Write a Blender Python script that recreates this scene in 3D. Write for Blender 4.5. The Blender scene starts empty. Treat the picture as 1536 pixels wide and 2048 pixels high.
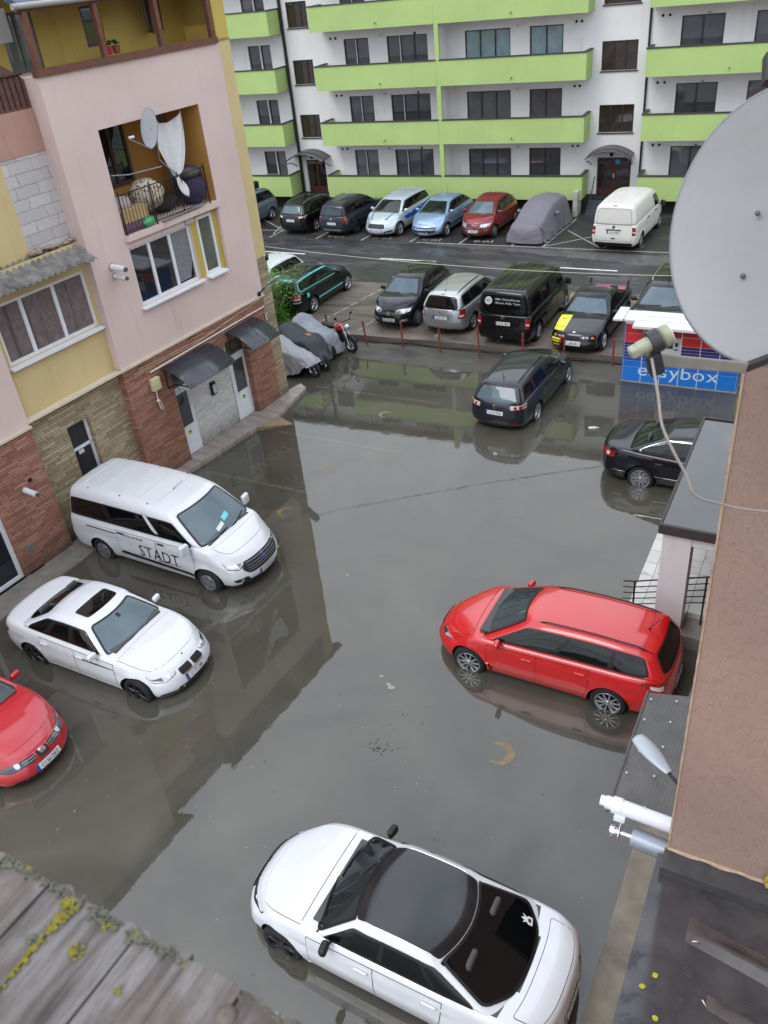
import bpy, bmesh, math, random
from mathutils import Vector, Matrix, noise
from mathutils.bvhtree import BVHTree
random.seed(7)
SC = bpy.context.scene
COL = SC.collection
PI = math.pi
R = math.radians

# ------------------------------------------------------------------ helpers
def lin(c):
    if isinstance(c, (int, float)): c = (c, c, c)
    return tuple(((v/255)/12.92 if v/255 <= .04045 else ((v/255+.055)/1.055)**2.4) for v in c) + (1,)

def tag(o, label=None, cat=None, group=None, kind=None):
    if label: o['label'] = label
    if cat: o['category'] = cat
    if group: o['group'] = group
    if kind: o['kind'] = kind
    return o

def empty(name, loc=(0, 0, 0), rz=0, label=None, cat=None, group=None, scale=None):
    o = bpy.data.objects.new(name, None); COL.objects.link(o)
    o.empty_display_size = .2
    o.location = loc; o.rotation_euler = (0, 0, rz)
    if scale: o.scale = (scale,)*3
    return tag(o, label, cat, group)

def copy_tree(o, parent=None):
    c = o.copy(); COL.objects.link(c)
    if parent: c.parent = parent
    for ch in list(o.children): copy_tree(ch, c)
    return c

class MB:
    def __init__(s): s.v = []; s.f = []; s.m = []; s.s = []
    def add(s, pts, faces, m=0, sm=False):
        b = len(s.v); s.v += [tuple(p) for p in pts]
        for f in faces:
            s.f.append([b+i for i in f]); s.m.append(m); s.s.append(sm)
        return s
    def poly(s, pts, m=0, sm=False): return s.add(pts, [list(range(len(pts)))], m, sm)
    def box(s, x0, x1, y0, y1, z0, z1, m=0):
        p = [(x0,y0,z0),(x1,y0,z0),(x1,y1,z0),(x0,y1,z0),(x0,y0,z1),(x1,y0,z1),(x1,y1,z1),(x0,y1,z1)]
        return s.add(p, [(3,2,1,0),(4,5,6,7),(0,1,5,4),(1,2,6,5),(2,3,7,6),(3,0,4,7)], m)
    def obox(s, c, d, w, h, up=(0,0,1), m=0):
        # box from c along vector d (full), width w, height h
        c = Vector(c); d = Vector(d); u = Vector(up); sd = d.cross(u).normalized()*w/2; uu = sd.cross(d).normalized()*h/2
        a = [c-sd-uu, c+sd-uu, c+sd+uu, c-sd+uu]; b = [q+d for q in a]
        return s.add(a+b, [(0,1,2,3),(7,6,5,4),(0,4,5,1),(1,5,6,2),(2,6,7,3),(3,7,4,0)], m)
    def tube(s, pts, r, n=8, m=0, caps=True, rs=None):
        pts = [Vector(p) for p in pts]; rings = []
        up = Vector((0,0,1))
        for i, p in enumerate(pts):
            t = (pts[min(i+1,len(pts)-1)]-pts[max(i-1,0)]).normalized()
            u = up if abs(t.dot(up)) < .95 else Vector((1,0,0))
            x = t.cross(u).normalized(); y = x.cross(t).normalized()
            rr = rs[i] if rs else r
            rings.append([p+x*math.cos(2*PI*k/n)*rr+y*math.sin(2*PI*k/n)*rr for k in range(n)])
        V = [q for g in rings for q in g]; F = []
        for i in range(len(pts)-1):
            for k in range(n): F.append((i*n+k, i*n+(k+1)%n, (i+1)*n+(k+1)%n, (i+1)*n+k))
        s.add(V, F, m, True)
        if caps:
            s.poly(list(reversed(rings[0])), m); s.poly(rings[-1], m)
        return s
    def lathe(s, prof, n=24, m=0, axis='y', c=(0,0,0), sm=True, close=False):
        # prof: list of (axial, radius)
        c = Vector(c); V = []; F = []
        for (a, r) in prof:
            for k in range(n):
                t = 2*PI*k/n; q = (r*math.cos(t), a, r*math.sin(t))
                if axis == 'z': q = (r*math.cos(t), r*math.sin(t), a)
                if axis == 'x': q = (a, r*math.cos(t), r*math.sin(t))
                V.append(c+Vector(q))
        for i in range(len(prof)-1):
            for k in range(n): F.append((i*n+k, i*n+(k+1)%n, (i+1)*n+(k+1)%n, (i+1)*n+k))
        s.add(V, F, m, sm)
        if close:
            s.poly(V[:n], m); s.poly(V[-n:], m)
        return s
    def ell(s, c, rx, ry, rz, m=0, nu=14, nv=9):
        c = Vector(c); V = []; F = []
        for i in range(nv+1):
            ph = -PI/2+PI*i/nv
            for k in range(nu):
                t = 2*PI*k/nu; V.append(c+Vector((rx*math.cos(ph)*math.cos(t), ry*math.cos(ph)*math.sin(t), rz*math.sin(ph))))
        for i in range(nv):
            for k in range(nu): F.append((i*nu+k, i*nu+(k+1)%nu, (i+1)*nu+(k+1)%nu, (i+1)*nu+k))
        return s.add(V, F, m, True)
    def prism(s, poly, f0, f1, m=0):
        # poly list of 2D, f0/f1 map 2D->3D for both caps
        a = [f0(*p) for p in poly]; b = [f1(*p) for p in poly]; n = len(poly)
        s.poly(a, m); s.poly(list(reversed(b)), m)
        return s.add(a+b, [(i, n+i, n+(i+1)%n, (i+1)%n) for i in range(n)], m)
    def mesh(s, name, mats):
        me = bpy.data.meshes.new(name); me.from_pydata(s.v, [], s.f)
        for m in (mats if isinstance(mats, (list, tuple)) else [mats]): me.materials.append(m)
        me.polygons.foreach_set('material_index', s.m); me.polygons.foreach_set('use_smooth', s.s)
        bm = bmesh.new(); bm.from_mesh(me); bmesh.ops.recalc_face_normals(bm, faces=bm.faces); bm.to_mesh(me); bm.free()
        me.update(); return me
    def build(s, name, mats, parent=None, loc=None, rz=0, bevel=0):
        o = bpy.data.objects.new(name, s.mesh(name, mats)); COL.objects.link(o)
        if parent: o.parent = parent
        if loc: o.location = loc
        if rz: o.rotation_euler = (0, 0, rz)
        if bevel:
            b = o.modifiers.new('edge', 'BEVEL'); b.width = bevel; b.segments = 2; b.limit_method = 'ANGLE'; b.angle_limit = R(50)
        return o

def lerp(a, b, t): return a+(b-a)*t
def clamp(v, a=0., b=1.): return a if v < a else b if v > b else v
def sst(a, b, x):
    t = clamp((x-a)/(b-a)); return t*t*(3-2*t)
def pchip(tab):
    xs = [p[0] for p in tab]; ys = [p[1] for p in tab]; n = len(xs)
    d = [(ys[i+1]-ys[i])/(xs[i+1]-xs[i]) for i in range(n-1)]
    m = [d[0]]+[0 if d[i-1]*d[i] <= 0 else 2*d[i-1]*d[i]/(d[i-1]+d[i]) for i in range(1, n-1)]+[d[-1]]
    def f(x):
        if x <= xs[0]: return ys[0]
        if x >= xs[-1]: return ys[-1]
        i = 0
        while x > xs[i+1]: i += 1
        h = xs[i+1]-xs[i]; t = (x-xs[i])/h
        return ((1+2*t)*(1-t)**2*ys[i]+t*(1-t)**2*h*m[i]+t*t*(3-2*t)*ys[i+1]+t*t*(t-1)*h*m[i+1])
    return f

# ------------------------------------------------------------------ materials
def nodes(name):
    m = bpy.data.materials.new(name); m.use_nodes = True
    nt = m.node_tree; return m, nt, nt.nodes['Principled BSDF']
def nd(nt, t, **k):
    n = nt.nodes.new(t)
    for a, b in k.items():
        if a.startswith('_'): setattr(n, a[1:], b)
        else: n.inputs[a.replace('__', ' ')].default_value = b
    return n
def ramp(nt, fac, stops):
    n = nt.nodes.new('ShaderNodeValToRGB'); e = n.color_ramp.elements
    while len(e) < len(stops): e.new(.5)
    for i, (p, c) in enumerate(stops):
        e[i].position = p; e[i].color = c if len(c) == 4 else tuple(c)+(1,)
    nt.links.new(fac, n.inputs['Fac']); return n
def mixc(nt, fac, a, b, mode='MIX'):
    n = nt.nodes.new('ShaderNodeMix'); n.data_type = 'RGBA'; n.blend_type = mode
    for sock, v in ((n.inputs[0], fac), (n.inputs[6], a), (n.inputs[7], b)):
        if isinstance(v, bpy.types.NodeSocket): nt.links.new(v, sock)
        elif isinstance(v, (int, float)): sock.default_value = v
        else: sock.default_value = v if len(v) == 4 else tuple(v)+(1,)
    return n.outputs[2]
def noisef(nt, scale, detail=6, rough=.6, vec=None, dist=0):
    n = nd(nt, 'ShaderNodeTexNoise', Scale=scale, Detail=detail, Roughness=rough, Distortion=dist)
    if vec: nt.links.new(vec, n.inputs['Vector'])
    return n.outputs['Fac']
def coords(nt, kind='Object', scale=(1,1,1), rot=(0,0,0), loc=(0,0,0)):
    t = nt.nodes.new('ShaderNodeTexCoord'); mp = nt.nodes.new('ShaderNodeMapping')
    mp.inputs['Scale'].default_value = scale; mp.inputs['Rotation'].default_value = rot; mp.inputs['Location'].default_value = loc
    nt.links.new(t.outputs[kind], mp.inputs['Vector']); return mp.outputs['Vector']
def bump(nt, b, h, strength=.3, dist=.01):
    n = nd(nt, 'ShaderNodeBump', Strength=strength, Distance=dist); nt.links.new(h, n.inputs['Height'])
    nt.links.new(n.outputs['Normal'], b.inputs['Normal']); return n
_mc = {}
def M(name, c, rough=.6, metal=0., coat=0., var=.12, sc=6., bmp=0., bsc=60., spec=.5, dirt=None, emit=None):
    """plain procedural surface: base colour mottled by two noises, with bump"""
    if name in _mc: return _mc[name]
    m, nt, b = nodes(name); base = lin(c)
    b.inputs['Roughness'].default_value = rough; b.inputs['Metallic'].default_value = metal
    b.inputs['Coat Weight'].default_value = coat; b.inputs['Coat Roughness'].default_value = .04
    b.inputs['Specular IOR Level'].default_value = spec
    v = coords(nt)
    if var:
        f = noisef(nt, sc, 7, .65, v)
        lo = tuple(x*(1-var) for x in base[:3]); hi = tuple(min(1, x*(1+var)) for x in base[:3])
        c1 = ramp(nt, f, [(.3, lo), (.7, hi)]).outputs[0]
        if dirt:
            f2 = noisef(nt, sc*.35, 8, .7, v)
            r2 = ramp(nt, f2, [(.52, (0,0,0)), (.72, (1,1,1))]).outputs[0]
            c1 = mixc(nt, r2, c1, lin(dirt))
        nt.links.new(c1, b.inputs['Base Color'])
        rr = nd(nt, 'ShaderNodeMapRange', To__Min=rough*.8, To__Max=min(1, rough*1.25)); nt.links.new(f, rr.inputs['Value']); nt.links.new(rr.outputs[0], b.inputs['Roughness'])
    else: b.inputs['Base Color'].default_value = base
    if bmp: bump(nt, b, noisef(nt, bsc, 5, .6, v), bmp, .01)
    _mc[name] = m; return m
def paint(name, c, metal=0., rough=.35, coat=1., film=.4):
    if name in _mc: return _mc[name]
    m, nt, b = nodes(name); v = coords(nt)
    b.inputs['Metallic'].default_value = metal
    b.inputs['Coat Weight'].default_value = coat; b.inputs['Coat Roughness'].default_value = .03
    base = lin(c)
    if max(c) < 60: b.inputs['Specular IOR Level'].default_value = .2; b.inputs['Coat Weight'].default_value = .7
    f = noisef(nt, 3.2, 8, .7, v); f2 = noisef(nt, 260, 2, .5, v)
    c1 = ramp(nt, f, [(.35, tuple(x*.93 for x in base[:3])), (.7, base[:3])]).outputs[0]
    # road film low on the sides
    sep = nd(nt, 'ShaderNodeSeparateXYZ'); nt.links.new(v, sep.inputs[0])
    mr = nd(nt, 'ShaderNodeMapRange', From__Min=.62, From__Max=.12, To__Min=0., To__Max=film); nt.links.new(sep.outputs[2], mr.inputs['Value'])
    mu = nd(nt, 'ShaderNodeMath', _operation='MULTIPLY'); nt.links.new(mr.outputs[0], mu.inputs[0]); nt.links.new(noisef(nt, 9, 6, .7, v), mu.inputs[1])
    c2 = mixc(nt, mu.outputs[0], c1, lin((92, 84, 74)))
    nt.links.new(c2, b.inputs['Base Color'])
    rr = nd(nt, 'ShaderNodeMapRange', To__Min=rough*.7, To__Max=rough*1.3); nt.links.new(f, rr.inputs['Value']); nt.links.new(rr.outputs[0], b.inputs['Roughness'])
    n = nd(nt, 'ShaderNodeBump', Strength=.035, Distance=.004)
    nt.links.new(noisef(nt, 120, 3, .6, v), n.inputs['Height']); nt.links.new(n.outputs['Normal'], b.inputs['Coat Normal'])
    _mc[name] = m; return m
def glass(name, c, rough=.03, op=1., tint=.5):
    """opaque dark glazing (op=1) or a see-through pane: reflection over tint and a diffuse film: dust plus, on windscreens, painted sky reflection"""
    if name in _mc: return _mc[name]
    if op < 1:
        m = bpy.data.materials.new(name); m.use_nodes = True; nt = m.node_tree; nt.nodes.clear(); v = coords(nt); base = lin(c)
        f = noisef(nt, 2.3, 6, .6, v)
        df = nd(nt, 'ShaderNodeBsdfDiffuse'); nt.links.new(ramp(nt, f, [(.3, tuple(x*.85 for x in base[:3])), (.7, tuple(x*1.1 for x in base[:3]))]).outputs[0], df.inputs['Color'])
        tr = nd(nt, 'ShaderNodeBsdfTransparent', Color=(tint*.92, tint, tint*.99, 1)); gl = nd(nt, 'ShaderNodeBsdfGlossy', Roughness=rough); fr = nd(nt, 'ShaderNodeFresnel', IOR=1.55)
        m1 = nd(nt, 'ShaderNodeMixShader', Fac=op); nt.links.new(tr.outputs[0], m1.inputs[1]); nt.links.new(df.outputs[0], m1.inputs[2])
        m2 = nd(nt, 'ShaderNodeMixShader'); nt.links.new(fr.outputs[0], m2.inputs[0]); nt.links.new(m1.outputs[0], m2.inputs[1]); nt.links.new(gl.outputs[0], m2.inputs[2])
        nt.links.new(m2.outputs[0], nd(nt, 'ShaderNodeOutputMaterial').inputs['Surface']); _mc[name] = m; return m
    m, nt, b = nodes(name); v = coords(nt, scale=(1, 1, 1))
    base = lin(c)
    f = noisef(nt, 2.1, 5, .55, v)
    c1 = ramp(nt, f, [(.35, tuple(x*.82 for x in base[:3])), (.68, tuple(x*1.08 for x in base[:3]))]).outputs[0]
    nt.links.new(c1, b.inputs['Base Color'])
    b.inputs['Roughness'].default_value = rough; b.inputs['IOR'].default_value = 1.52
    b.inputs['Coat Weight'].default_value = .6; b.inputs['Coat Roughness'].default_value = .01
    _mc[name] = m; return m

def cladding(name, cols, rowh=.07, bw=.38, mortar=(70,55,48), bstr=.8, brough=.85):
    """split stone strips laid in courses, as on the ground floor"""
    m, nt, b = nodes(name)
    t = nt.nodes.new('ShaderNodeTexCoord'); sp = nd(nt, 'ShaderNodeSeparateXYZ'); nt.links.new(t.outputs['Object'], sp.inputs[0])
    ad = nd(nt, 'ShaderNodeMath', _operation='ADD'); nt.links.new(sp.outputs[0], ad.inputs[0]); nt.links.new(sp.outputs[1], ad.inputs[1])
    cb = nd(nt, 'ShaderNodeCombineXYZ'); nt.links.new(ad.outputs[0], cb.inputs[0]); nt.links.new(sp.outputs[2], cb.inputs[1])
    nz = nd(nt, 'ShaderNodeTexNoise', Scale=5., Detail=4.); nt.links.new(t.outputs['Object'], nz.inputs['Vector'])
    va = nd(nt, 'ShaderNodeVectorMath', _operation='MULTIPLY_ADD'); nt.links.new(nz.outputs['Color'], va.inputs[0])
    va.inputs[1].default_value = (.16, .06, 0); nt.links.new(cb.outputs[0], va.inputs[2])
    br = nd(nt, 'ShaderNodeTexBrick', Scale=1., Mortar__Size=.006, Mortar__Smooth=.3, Bias=0., Brick__Width=bw, Row__Height=rowh)
    br.offset = .43; br.squash = 1.4; br.squash_frequency = 3
    br.inputs['Color1'].default_value = (0, 0, 0, 1); br.inputs['Color2'].default_value = (1, 1, 1, 1); br.inputs['Mortar'].default_value = (.5, .5, .5, 1)
    nt.links.new(va.outputs[0], br.inputs['Vector'])
    f = noisef(nt, 9, 8, .7, t.outputs['Object'])
    mx = nd(nt, 'ShaderNodeMath', _operation='ADD'); nt.links.new(br.outputs['Color'], mx.inputs[0]); nt.links.new(f, mx.inputs[1])
    k = len(cols); c1 = ramp(nt, mx.outputs[0], [(.1+.35*i, lin(c)) for i, c in enumerate(cols)])
    hf = nd(nt, 'ShaderNodeMath', _operation='MULTIPLY', ); nt.links.new(mx.outputs[0], hf.inputs[0]); hf.inputs[1].default_value = .55
    nt.links.new(hf.outputs[0], c1.inputs['Fac'])
    cm = mixc(nt, br.outputs['Fac'], c1.outputs[0], lin(mortar))
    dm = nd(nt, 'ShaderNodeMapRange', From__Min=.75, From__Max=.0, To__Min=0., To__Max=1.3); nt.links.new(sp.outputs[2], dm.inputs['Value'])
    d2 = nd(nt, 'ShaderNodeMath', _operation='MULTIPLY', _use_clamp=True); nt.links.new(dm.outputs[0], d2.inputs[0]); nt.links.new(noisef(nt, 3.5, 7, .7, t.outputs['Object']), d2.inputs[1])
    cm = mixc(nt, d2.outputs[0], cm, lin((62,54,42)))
    nt.links.new(cm, b.inputs['Base Color']); b.inputs['Roughness'].default_value = brough
    h = nd(nt, 'ShaderNodeMath', _operation='SUBTRACT'); nt.links.new(mx.outputs[0], h.inputs[0]); nt.links.new(br.outputs['Fac'], h.inputs[1])
    bump(nt, b, h.outputs[0], bstr, .03); return m

def plaster(name, c, stain=None, grain=140, bs=.25, big=.8, streak=True):
    m, nt, b = nodes(name); v = coords(nt); base = lin(c)
    f = noisef(nt, big, 7, .62, v)
    c1 = ramp(nt, f, [(.3, tuple(x*.9 for x in base[:3])), (.7, tuple(min(1, x*1.05) for x in base[:3]))]).outputs[0]
    if streak:
        v2 = coords(nt, scale=(3.2, 3.2, .28)); f2 = noisef(nt, 1.2, 6, .7, v2)
        r2 = ramp(nt, f2, [(.56, (0,0,0)), (.8, (.55,.55,.55))]).outputs[0]
        c1 = mixc(nt, r2, c1, lin(stain or tuple(x*.72 for x in c)))
    nt.links.new(c1, b.inputs['Base Color']); b.inputs['Roughness'].default_value = .9
    bump(nt, b, noisef(nt, grain, 4, .6, v), bs, .006); return m
# ------------------------------------------------------------------ glyphs
GLY = {}
def load_glyphs(chars):
    for ch in chars:
        cu = bpy.data.curves.new('g', 'FONT'); cu.body = ch; cu.size = 1; cu.resolution_u = 3
        o = bpy.data.objects.new('g', cu); COL.objects.link(o)
        me = bpy.data.meshes.new_from_object(o.evaluated_get(bpy.context.evaluated_depsgraph_get()))
        vs = [(v.co.x, v.co.y) for v in me.vertices]; fs = [tuple(p.vertices) for p in me.polygons]
        x0 = min(v[0] for v in vs); x1 = max(v[0] for v in vs)
        GLY[ch] = ([(x-x0, y) for x, y in vs], fs, x1-x0)
        bpy.data.objects.remove(o); bpy.data.meshes.remove(me); bpy.data.curves.remove(cu)
load_glyphs(sorted(set('CJ95PSA0123456789LTBNKOUDEZHRIVWXYM' 'drumapdoseli' 'easybox' '&.' 'HRC' 'RBChristofferson Historic Rally Team'.replace(' ', '') + 'www.stadtconstruct.ro' + 'NAICAMUGRFQ/g')))
def text2d(s, h, wscale=1., gap=.09, center=True):
    """flat letters: returns verts2d, faces; cap height h"""
    V = []; F = []; x = 0
    for ch in s:
        if ch == ' ': x += .38; continue
        vs, fs, w = GLY[ch]; b = len(V)
        V += [((x+px)*wscale, py) for px, py in vs]; F += [[b+i for i in f] for f in fs]; x += w+gap
    k = h/.69; W = (x-gap)*wscale*k
    return [(px*k-(W/2 if center else 0), py*k-(h/2 if center else 0)) for px, py in V], F, W

# ------------------------------------------------------------------ car shop
def axis_samples(h, r, n):
    a = [-h, -h+r*.25, -h+r*.586, -h+r]; mid = [lerp(-h+r, h-r, i/(n+1)) for i in range(1, n+1)]
    return a+mid+[-x for x in reversed(a)]
def rbox_points(hx, hy, hz, r, nx, ny, nz):
    """rounded box: list of normalised points (a,b,c in -1..1) and quads"""
    X = axis_samples(hx, r, nx); Y = axis_samples(hy, r, ny); Z = axis_samples(hz, r, nz)
    idx = {}; P = []
    def vid(i, j, k):
        key = (i, j, k)
        if key not in idx:
            p = Vector((X[i], Y[j], Z[k])); q = Vector((clamp(p.x, -hx+r, hx-r), clamp(p.y, -hy+r, hy-r), clamp(p.z, -hz+r, hz-r)))
            d = p-q
            if d.length > 1e-9: p = q+d.normalized()*r
            idx[key] = len(P); P.append((p.x/hx, p.y/hy, p.z/hz))
        return idx[key]
    F = []; I, J, K = len(X)-1, len(Y)-1, len(Z)-1
    for i in range(I):
        for j in range(J):
            F.append((vid(i,j,0), vid(i,j+1,0), vid(i+1,j+1,0), vid(i+1,j,0))); F.append((vid(i,j,K), vid(i+1,j,K), vid(i+1,j+1,K), vid(i,j+1,K)))
    for i in range(I):
        for k in range(K):
            F.append((vid(i,0,k), vid(i+1,0,k), vid(i+1,0,k+1), vid(i,0,k+1))); F.append((vid(i,J,k), vid(i,J,k+1), vid(i+1,J,k+1), vid(i+1,J,k)))
    for j in range(J):
        for k in range(K):
            F.append((vid(0,j,k), vid(0,j,k+1), vid(0,j+1,k+1), vid(0,j+1,k))); F.append((vid(I,j,k), vid(I,j+1,k), vid(I,j+1,k+1), vid(I,j,k+1)))
    return P, F

def grow(poly, d, sx=1., sy=1.):
    pts = [(x*sx, y*sy) for x, y in poly]; n = len(pts)
    A = sum(pts[i][0]*pts[(i+1)%n][1]-pts[(i+1)%n][0]*pts[i][1] for i in range(n)); sg = 1 if A > 0 else -1
    out = []
    for i in range(n):
        p0, p1, p2 = pts[i-1], pts[i], pts[(i+1)%n]
        def nrm(a, b):
            dx, dy = b[0]-a[0], b[1]-a[1]; l = math.hypot(dx, dy) or 1e-9; return (dy/l*sg, -dx/l*sg)
        n1 = nrm(p0, p1); n2 = nrm(p1, p2); k = 1+n1[0]*n2[0]+n1[1]*n2[1]; k = max(k, .35)
        out.append(((p1[0]+(n1[0]+n2[0])/k*d)/sx, (p1[1]+(n1[1]+n2[1])/k*d)/sy))
    return out
def rounded(poly, r, sx=1., sy=1., seg=3):
    pts = [Vector((x*sx, y*sy)) for x, y in poly]; n = len(pts); out = []
    for i in range(n):
        p = pts[i]; a = pts[i-1]-p; b = pts[(i+1)%n]-p
        rr = min(r, a.length*.45, b.length*.45); A = p+a.normalized()*rr; B = p+b.normalized()*rr
        for k in range(seg+1):
            t = k/seg; q = A*(1-t)**2+p*2*t*(1-t)+B*t*t; out.append((q.x/sx, q.y/sy))
    return out
def circle(cx, cy, r, n=14, sx=1., sy=1.): return [(cx+r*math.cos(2*PI*i/n)/sx, cy+r*math.sin(2*PI*i/n)/sy) for i in range(n)]

class Car:
    def __init__(s, **k):
        s.bowp = 2.6; s.bowf = .30; s.bowr = .14; s.zb = .20; s.R = .315; s.tw = .205; s.roofw = .66; s.sc = 1.0
        s.Fp = [(0,-.10),(.2,-.02),(.42,0),(.62,-.02),(.85,-.07),(1,-.15)]
        s.Rp = [(0,-.12),(.22,-.02),(.45,0),(.65,-.015),(1,-.05)]
        s.side = [(0,.90),(.15,.965),(.45,1.),(.7,.985),(.86,.962),(1,.925)]
        s.plan = [(0,.86),(.07,.93),(.18,.98),(.35,1),(.8,1),(.93,.97),(1,.9)]
        s.roofp = [(0,.935),(.12,.97),(.5,1.),(.85,.985),(1,.945)]
        s.bow_w = .13; s.bow_r = .06; s.gr = .10; s.tum = 1.25
        for a, b in k.items(): setattr(s, a, b)
        s.T = pchip(s.top); s.fF = pchip(s.Fp); s.fR = pchip(s.Rp); s.fs = pchip(s.side); s.fp = pchip(s.plan); s.fr = pchip(s.roofp)
        s.xf = s.L/2-s.fo; s.xr = s.xf-s.wb
        s.hz = (max(p[1] for p in s.top)-s.zb)/2
        s.objs = []
    def zt(s, x): return s.T(.5-x/s.L)
    def hw(s, x, c):
        return s.W/2*s.fp(.5-x/s.L)*s.fs(clamp(c))
    def bodymap(s, a, b, c):
        x0 = a*s.L/2; zt = s.zt(x0); z = s.zb+c*(zt-s.zb)
        y = b*s.hw(x0, c)*(1+.007*math.exp(-((c-.76)/.06)**2)-.009*math.exp(-((c-.62)/.09)**2)*sst(.95, .7, abs(a)))
        # wheel arch lips
        if c < .97:
            for xc in (s.xf, s.xr):
                d = math.hypot(x0-xc, z-s.R)
                y += math.copysign(1, b)*abs(b)**6*.022*math.exp(-((d-s.R-.05)/.07)**2) if d < .75 else 0
        x = x0
        if a > 0:
            w = sst(.72, 1, a); x += s.fF(clamp(c))*w; x -= s.bowf*(abs(b)**s.bowp)*sst(.45, 1, a)
        else:
            w = sst(.8, 1, -a); x -= s.fR(clamp(c))*w; x += s.bowr*(abs(b)**3)*sst(.55, 1, -a)
        z += .035*(1-b*b)*clamp(c)**4*sst(-.2, .5, a)
        return Vector((x, y, z))
    def gmap(s, a, b, c):
        uw0, uw1, ur1, ur0 = s.gh; L = s.L; t = (a+1)/2
        xf = lerp(L/2-uw0*L, L/2-uw1*L, c); xr = lerp(L/2-ur0*L, L/2-ur1*L, c)
        x = lerp(xr, xf, t); xb = lerp(L/2-ur0*L, L/2-uw0*L, t)
        yb = s.hw(xb, .97)-.012; yr = s.roofw*s.W/2*lerp(.965, 1, sst(0, .3, t))*lerp(1, .95, sst(.75, 1, t))
        y = b*lerp(yb, yr, clamp(c)**s.tum)
        z0 = s.zt(xb)-.05; z1 = s.fr(t)*s.H; z = lerp(z0, z1, c)+.03*(1-b*b)*clamp(c)
        x -= s.bow_w*b*b*sst(.35, 1, a); x += s.bow_r*b*b*sst(.35, 1, -a)
        return Vector((x, y, z))
    def shell(s):
        P, F = rbox_points(s.L/2, s.W/2, s.hz, .075, 48, 11, 13)
        me = bpy.data.meshes.new('body'); me.from_pydata([s.bodymap(a, b, (c+1)/2) for a, b, c in P], [], F)
        me.polygons.foreach_set('use_smooth', [True]*len(F))
        gl = (s.gh[3]-s.gh[0])*s.L/2; gz = (s.H-s.T(.5))/2
        P, F = rbox_points(gl, s.W/2*.8, gz, s.gr, 40, 16, 9); s.cabp = P
        mg = bpy.data.meshes.new('cabin'); mg.from_pydata([s.gmap(a, b, (c+1)/2) for a, b, c in P], [], F)
        mg.polygons.foreach_set('use_smooth', [True]*len(F))
        for m in (me, mg):
            bm = bmesh.new(); bm.from_mesh(m); bmesh.ops.recalc_face_normals(bm, faces=bm.faces); bm.to_mesh(m); bm.free()
        return me, mg
    def build(s, name, label, cat, loc, heading, group=None, sc=None):
        s.root = empty(name, loc, heading, label, cat, group, scale=sc or s.sc)
        me, mg = s.shell()
        me.materials.append(s.paint); me.materials.append(MT['blackplastic']); me.materials.append(MT['interior']); mg.materials.append(s.paint)
        # wheel arches: cut with four drums
        cut = MB()
        for xc in (s.xf, s.xr):
            for sg in (-1, 1):
                y0, y1 = sg*(s.W/2-.32), sg*(s.W/2+.2)
                cut.lathe([(y0, s.R+.055), (y1, s.R+.055)], 28, 0, c=(xc, 0, s.R), close=True)
        cm = cut.mesh('cut', [MT['blackplastic']])
        ob = bpy.data.objects.new('body', me); COL.objects.link(ob); oc = bpy.data.objects.new('cut', cm); COL.objects.link(oc)
        bo = ob.modifiers.new('b', 'BOOLEAN'); bo.operation = 'DIFFERENCE'; bo.object = oc; bo.solver = 'EXACT'
        try: bo.material_mode = 'TRANSFER'
        except Exception: pass
        dg = bpy.context.evaluated_depsgraph_get(); dg.update()
        nm = bpy.data.meshes.new_from_object(ob.evaluated_get(dg)); nm.name = 'body'
        bpy.data.objects.remove(ob); bpy.data.objects.remove(oc); bpy.data.meshes.remove(cm)
        xa, xb = s.L/2-s.gh[3]*s.L+.16, s.L/2-s.gh[0]*s.L-.16
        for p in nm.polygons:
            q = p.center
            k = (q.y/(s.W*.46))**2
            if p.normal.z > .5 and xa+s.bow_r*k < q.x < xb-s.bow_w*k and abs(q.y) < s.hw(q.x, 1)-.10 and q.z > .5: p.material_index = 2
        nm.set_sharp_from_angle(angle=R(38)); mg.set_sharp_from_angle(angle=R(60))
        s.body = s.put('body', nm); s.cabin = s.put('cabin', mg)
        bm = bmesh.new(); bm.from_mesh(nm); s.bvb = BVHTree.FromBMesh(bm); bm.free(); bm = bmesh.new(); bm.from_mesh(mg); s.bvc = BVHTree.FromBMesh(bm); bm.free()
        return s
    def tree(s, f): return s.bvc if getattr(f, '__name__', '')[:1] == 'g' else s.bvb
    def put(s, name, me, parent=None, label=None):
        o = bpy.data.objects.new(name, me); COL.objects.link(o); o.parent = parent or s.root
        if label: o['label'] = label
        return o
    # maps from 2-D sheet coordinates onto the body
    def fside(s, sg): return lambda x, z: s.bodymap(clamp(x/(s.L/2), -1, 1), sg, clamp((z-s.zb)/(s.zt(x)-s.zb), 0, 1))
    def ffront(s, y, z): return s.bodymap(1, clamp(y/s.hw(s.L/2, .6), -1, 1), clamp((z-s.zb)/(s.zt(s.L/2)-s.zb)))
    def frear(s, y, z): return s.bodymap(-1, clamp(y/s.hw(-s.L/2, .6), -1, 1), clamp((z-s.zb)/(s.zt(-s.L/2)-s.zb)))
    def ftop(s, x, y): return s.bodymap(x/(s.L/2), clamp(y/s.hw(x, 1), -1, 1), 1)
    def fcorner(s, sg, end=1):
        def f(h, z):
            h -= .14 if end > 0 else .03
            if h <= 0: return s.bodymap(end, sg*clamp(1+h/s.hw(end*s.L/2, .6)), clamp((z-s.zb)/(s.zt(end*s.L/2)-s.zb)))
            x = s.L/2-h*(.55 if end > 0 else 1); return s.bodymap(end*x/(s.L/2), sg, clamp((z-s.zb)/(s.zt(end*x)-s.zb)))
        return f
    def gside(s, sg):
        def g(a, c): return s.gmap(a, sg, c)
        return g
    def gfront(s, b, c): return s.gmap(1, b, c)
    def grear(s, b, c): return s.gmap(-1, b, c)
    def gtop(s, a, b): return s.gmap(a, b, 1)
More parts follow.
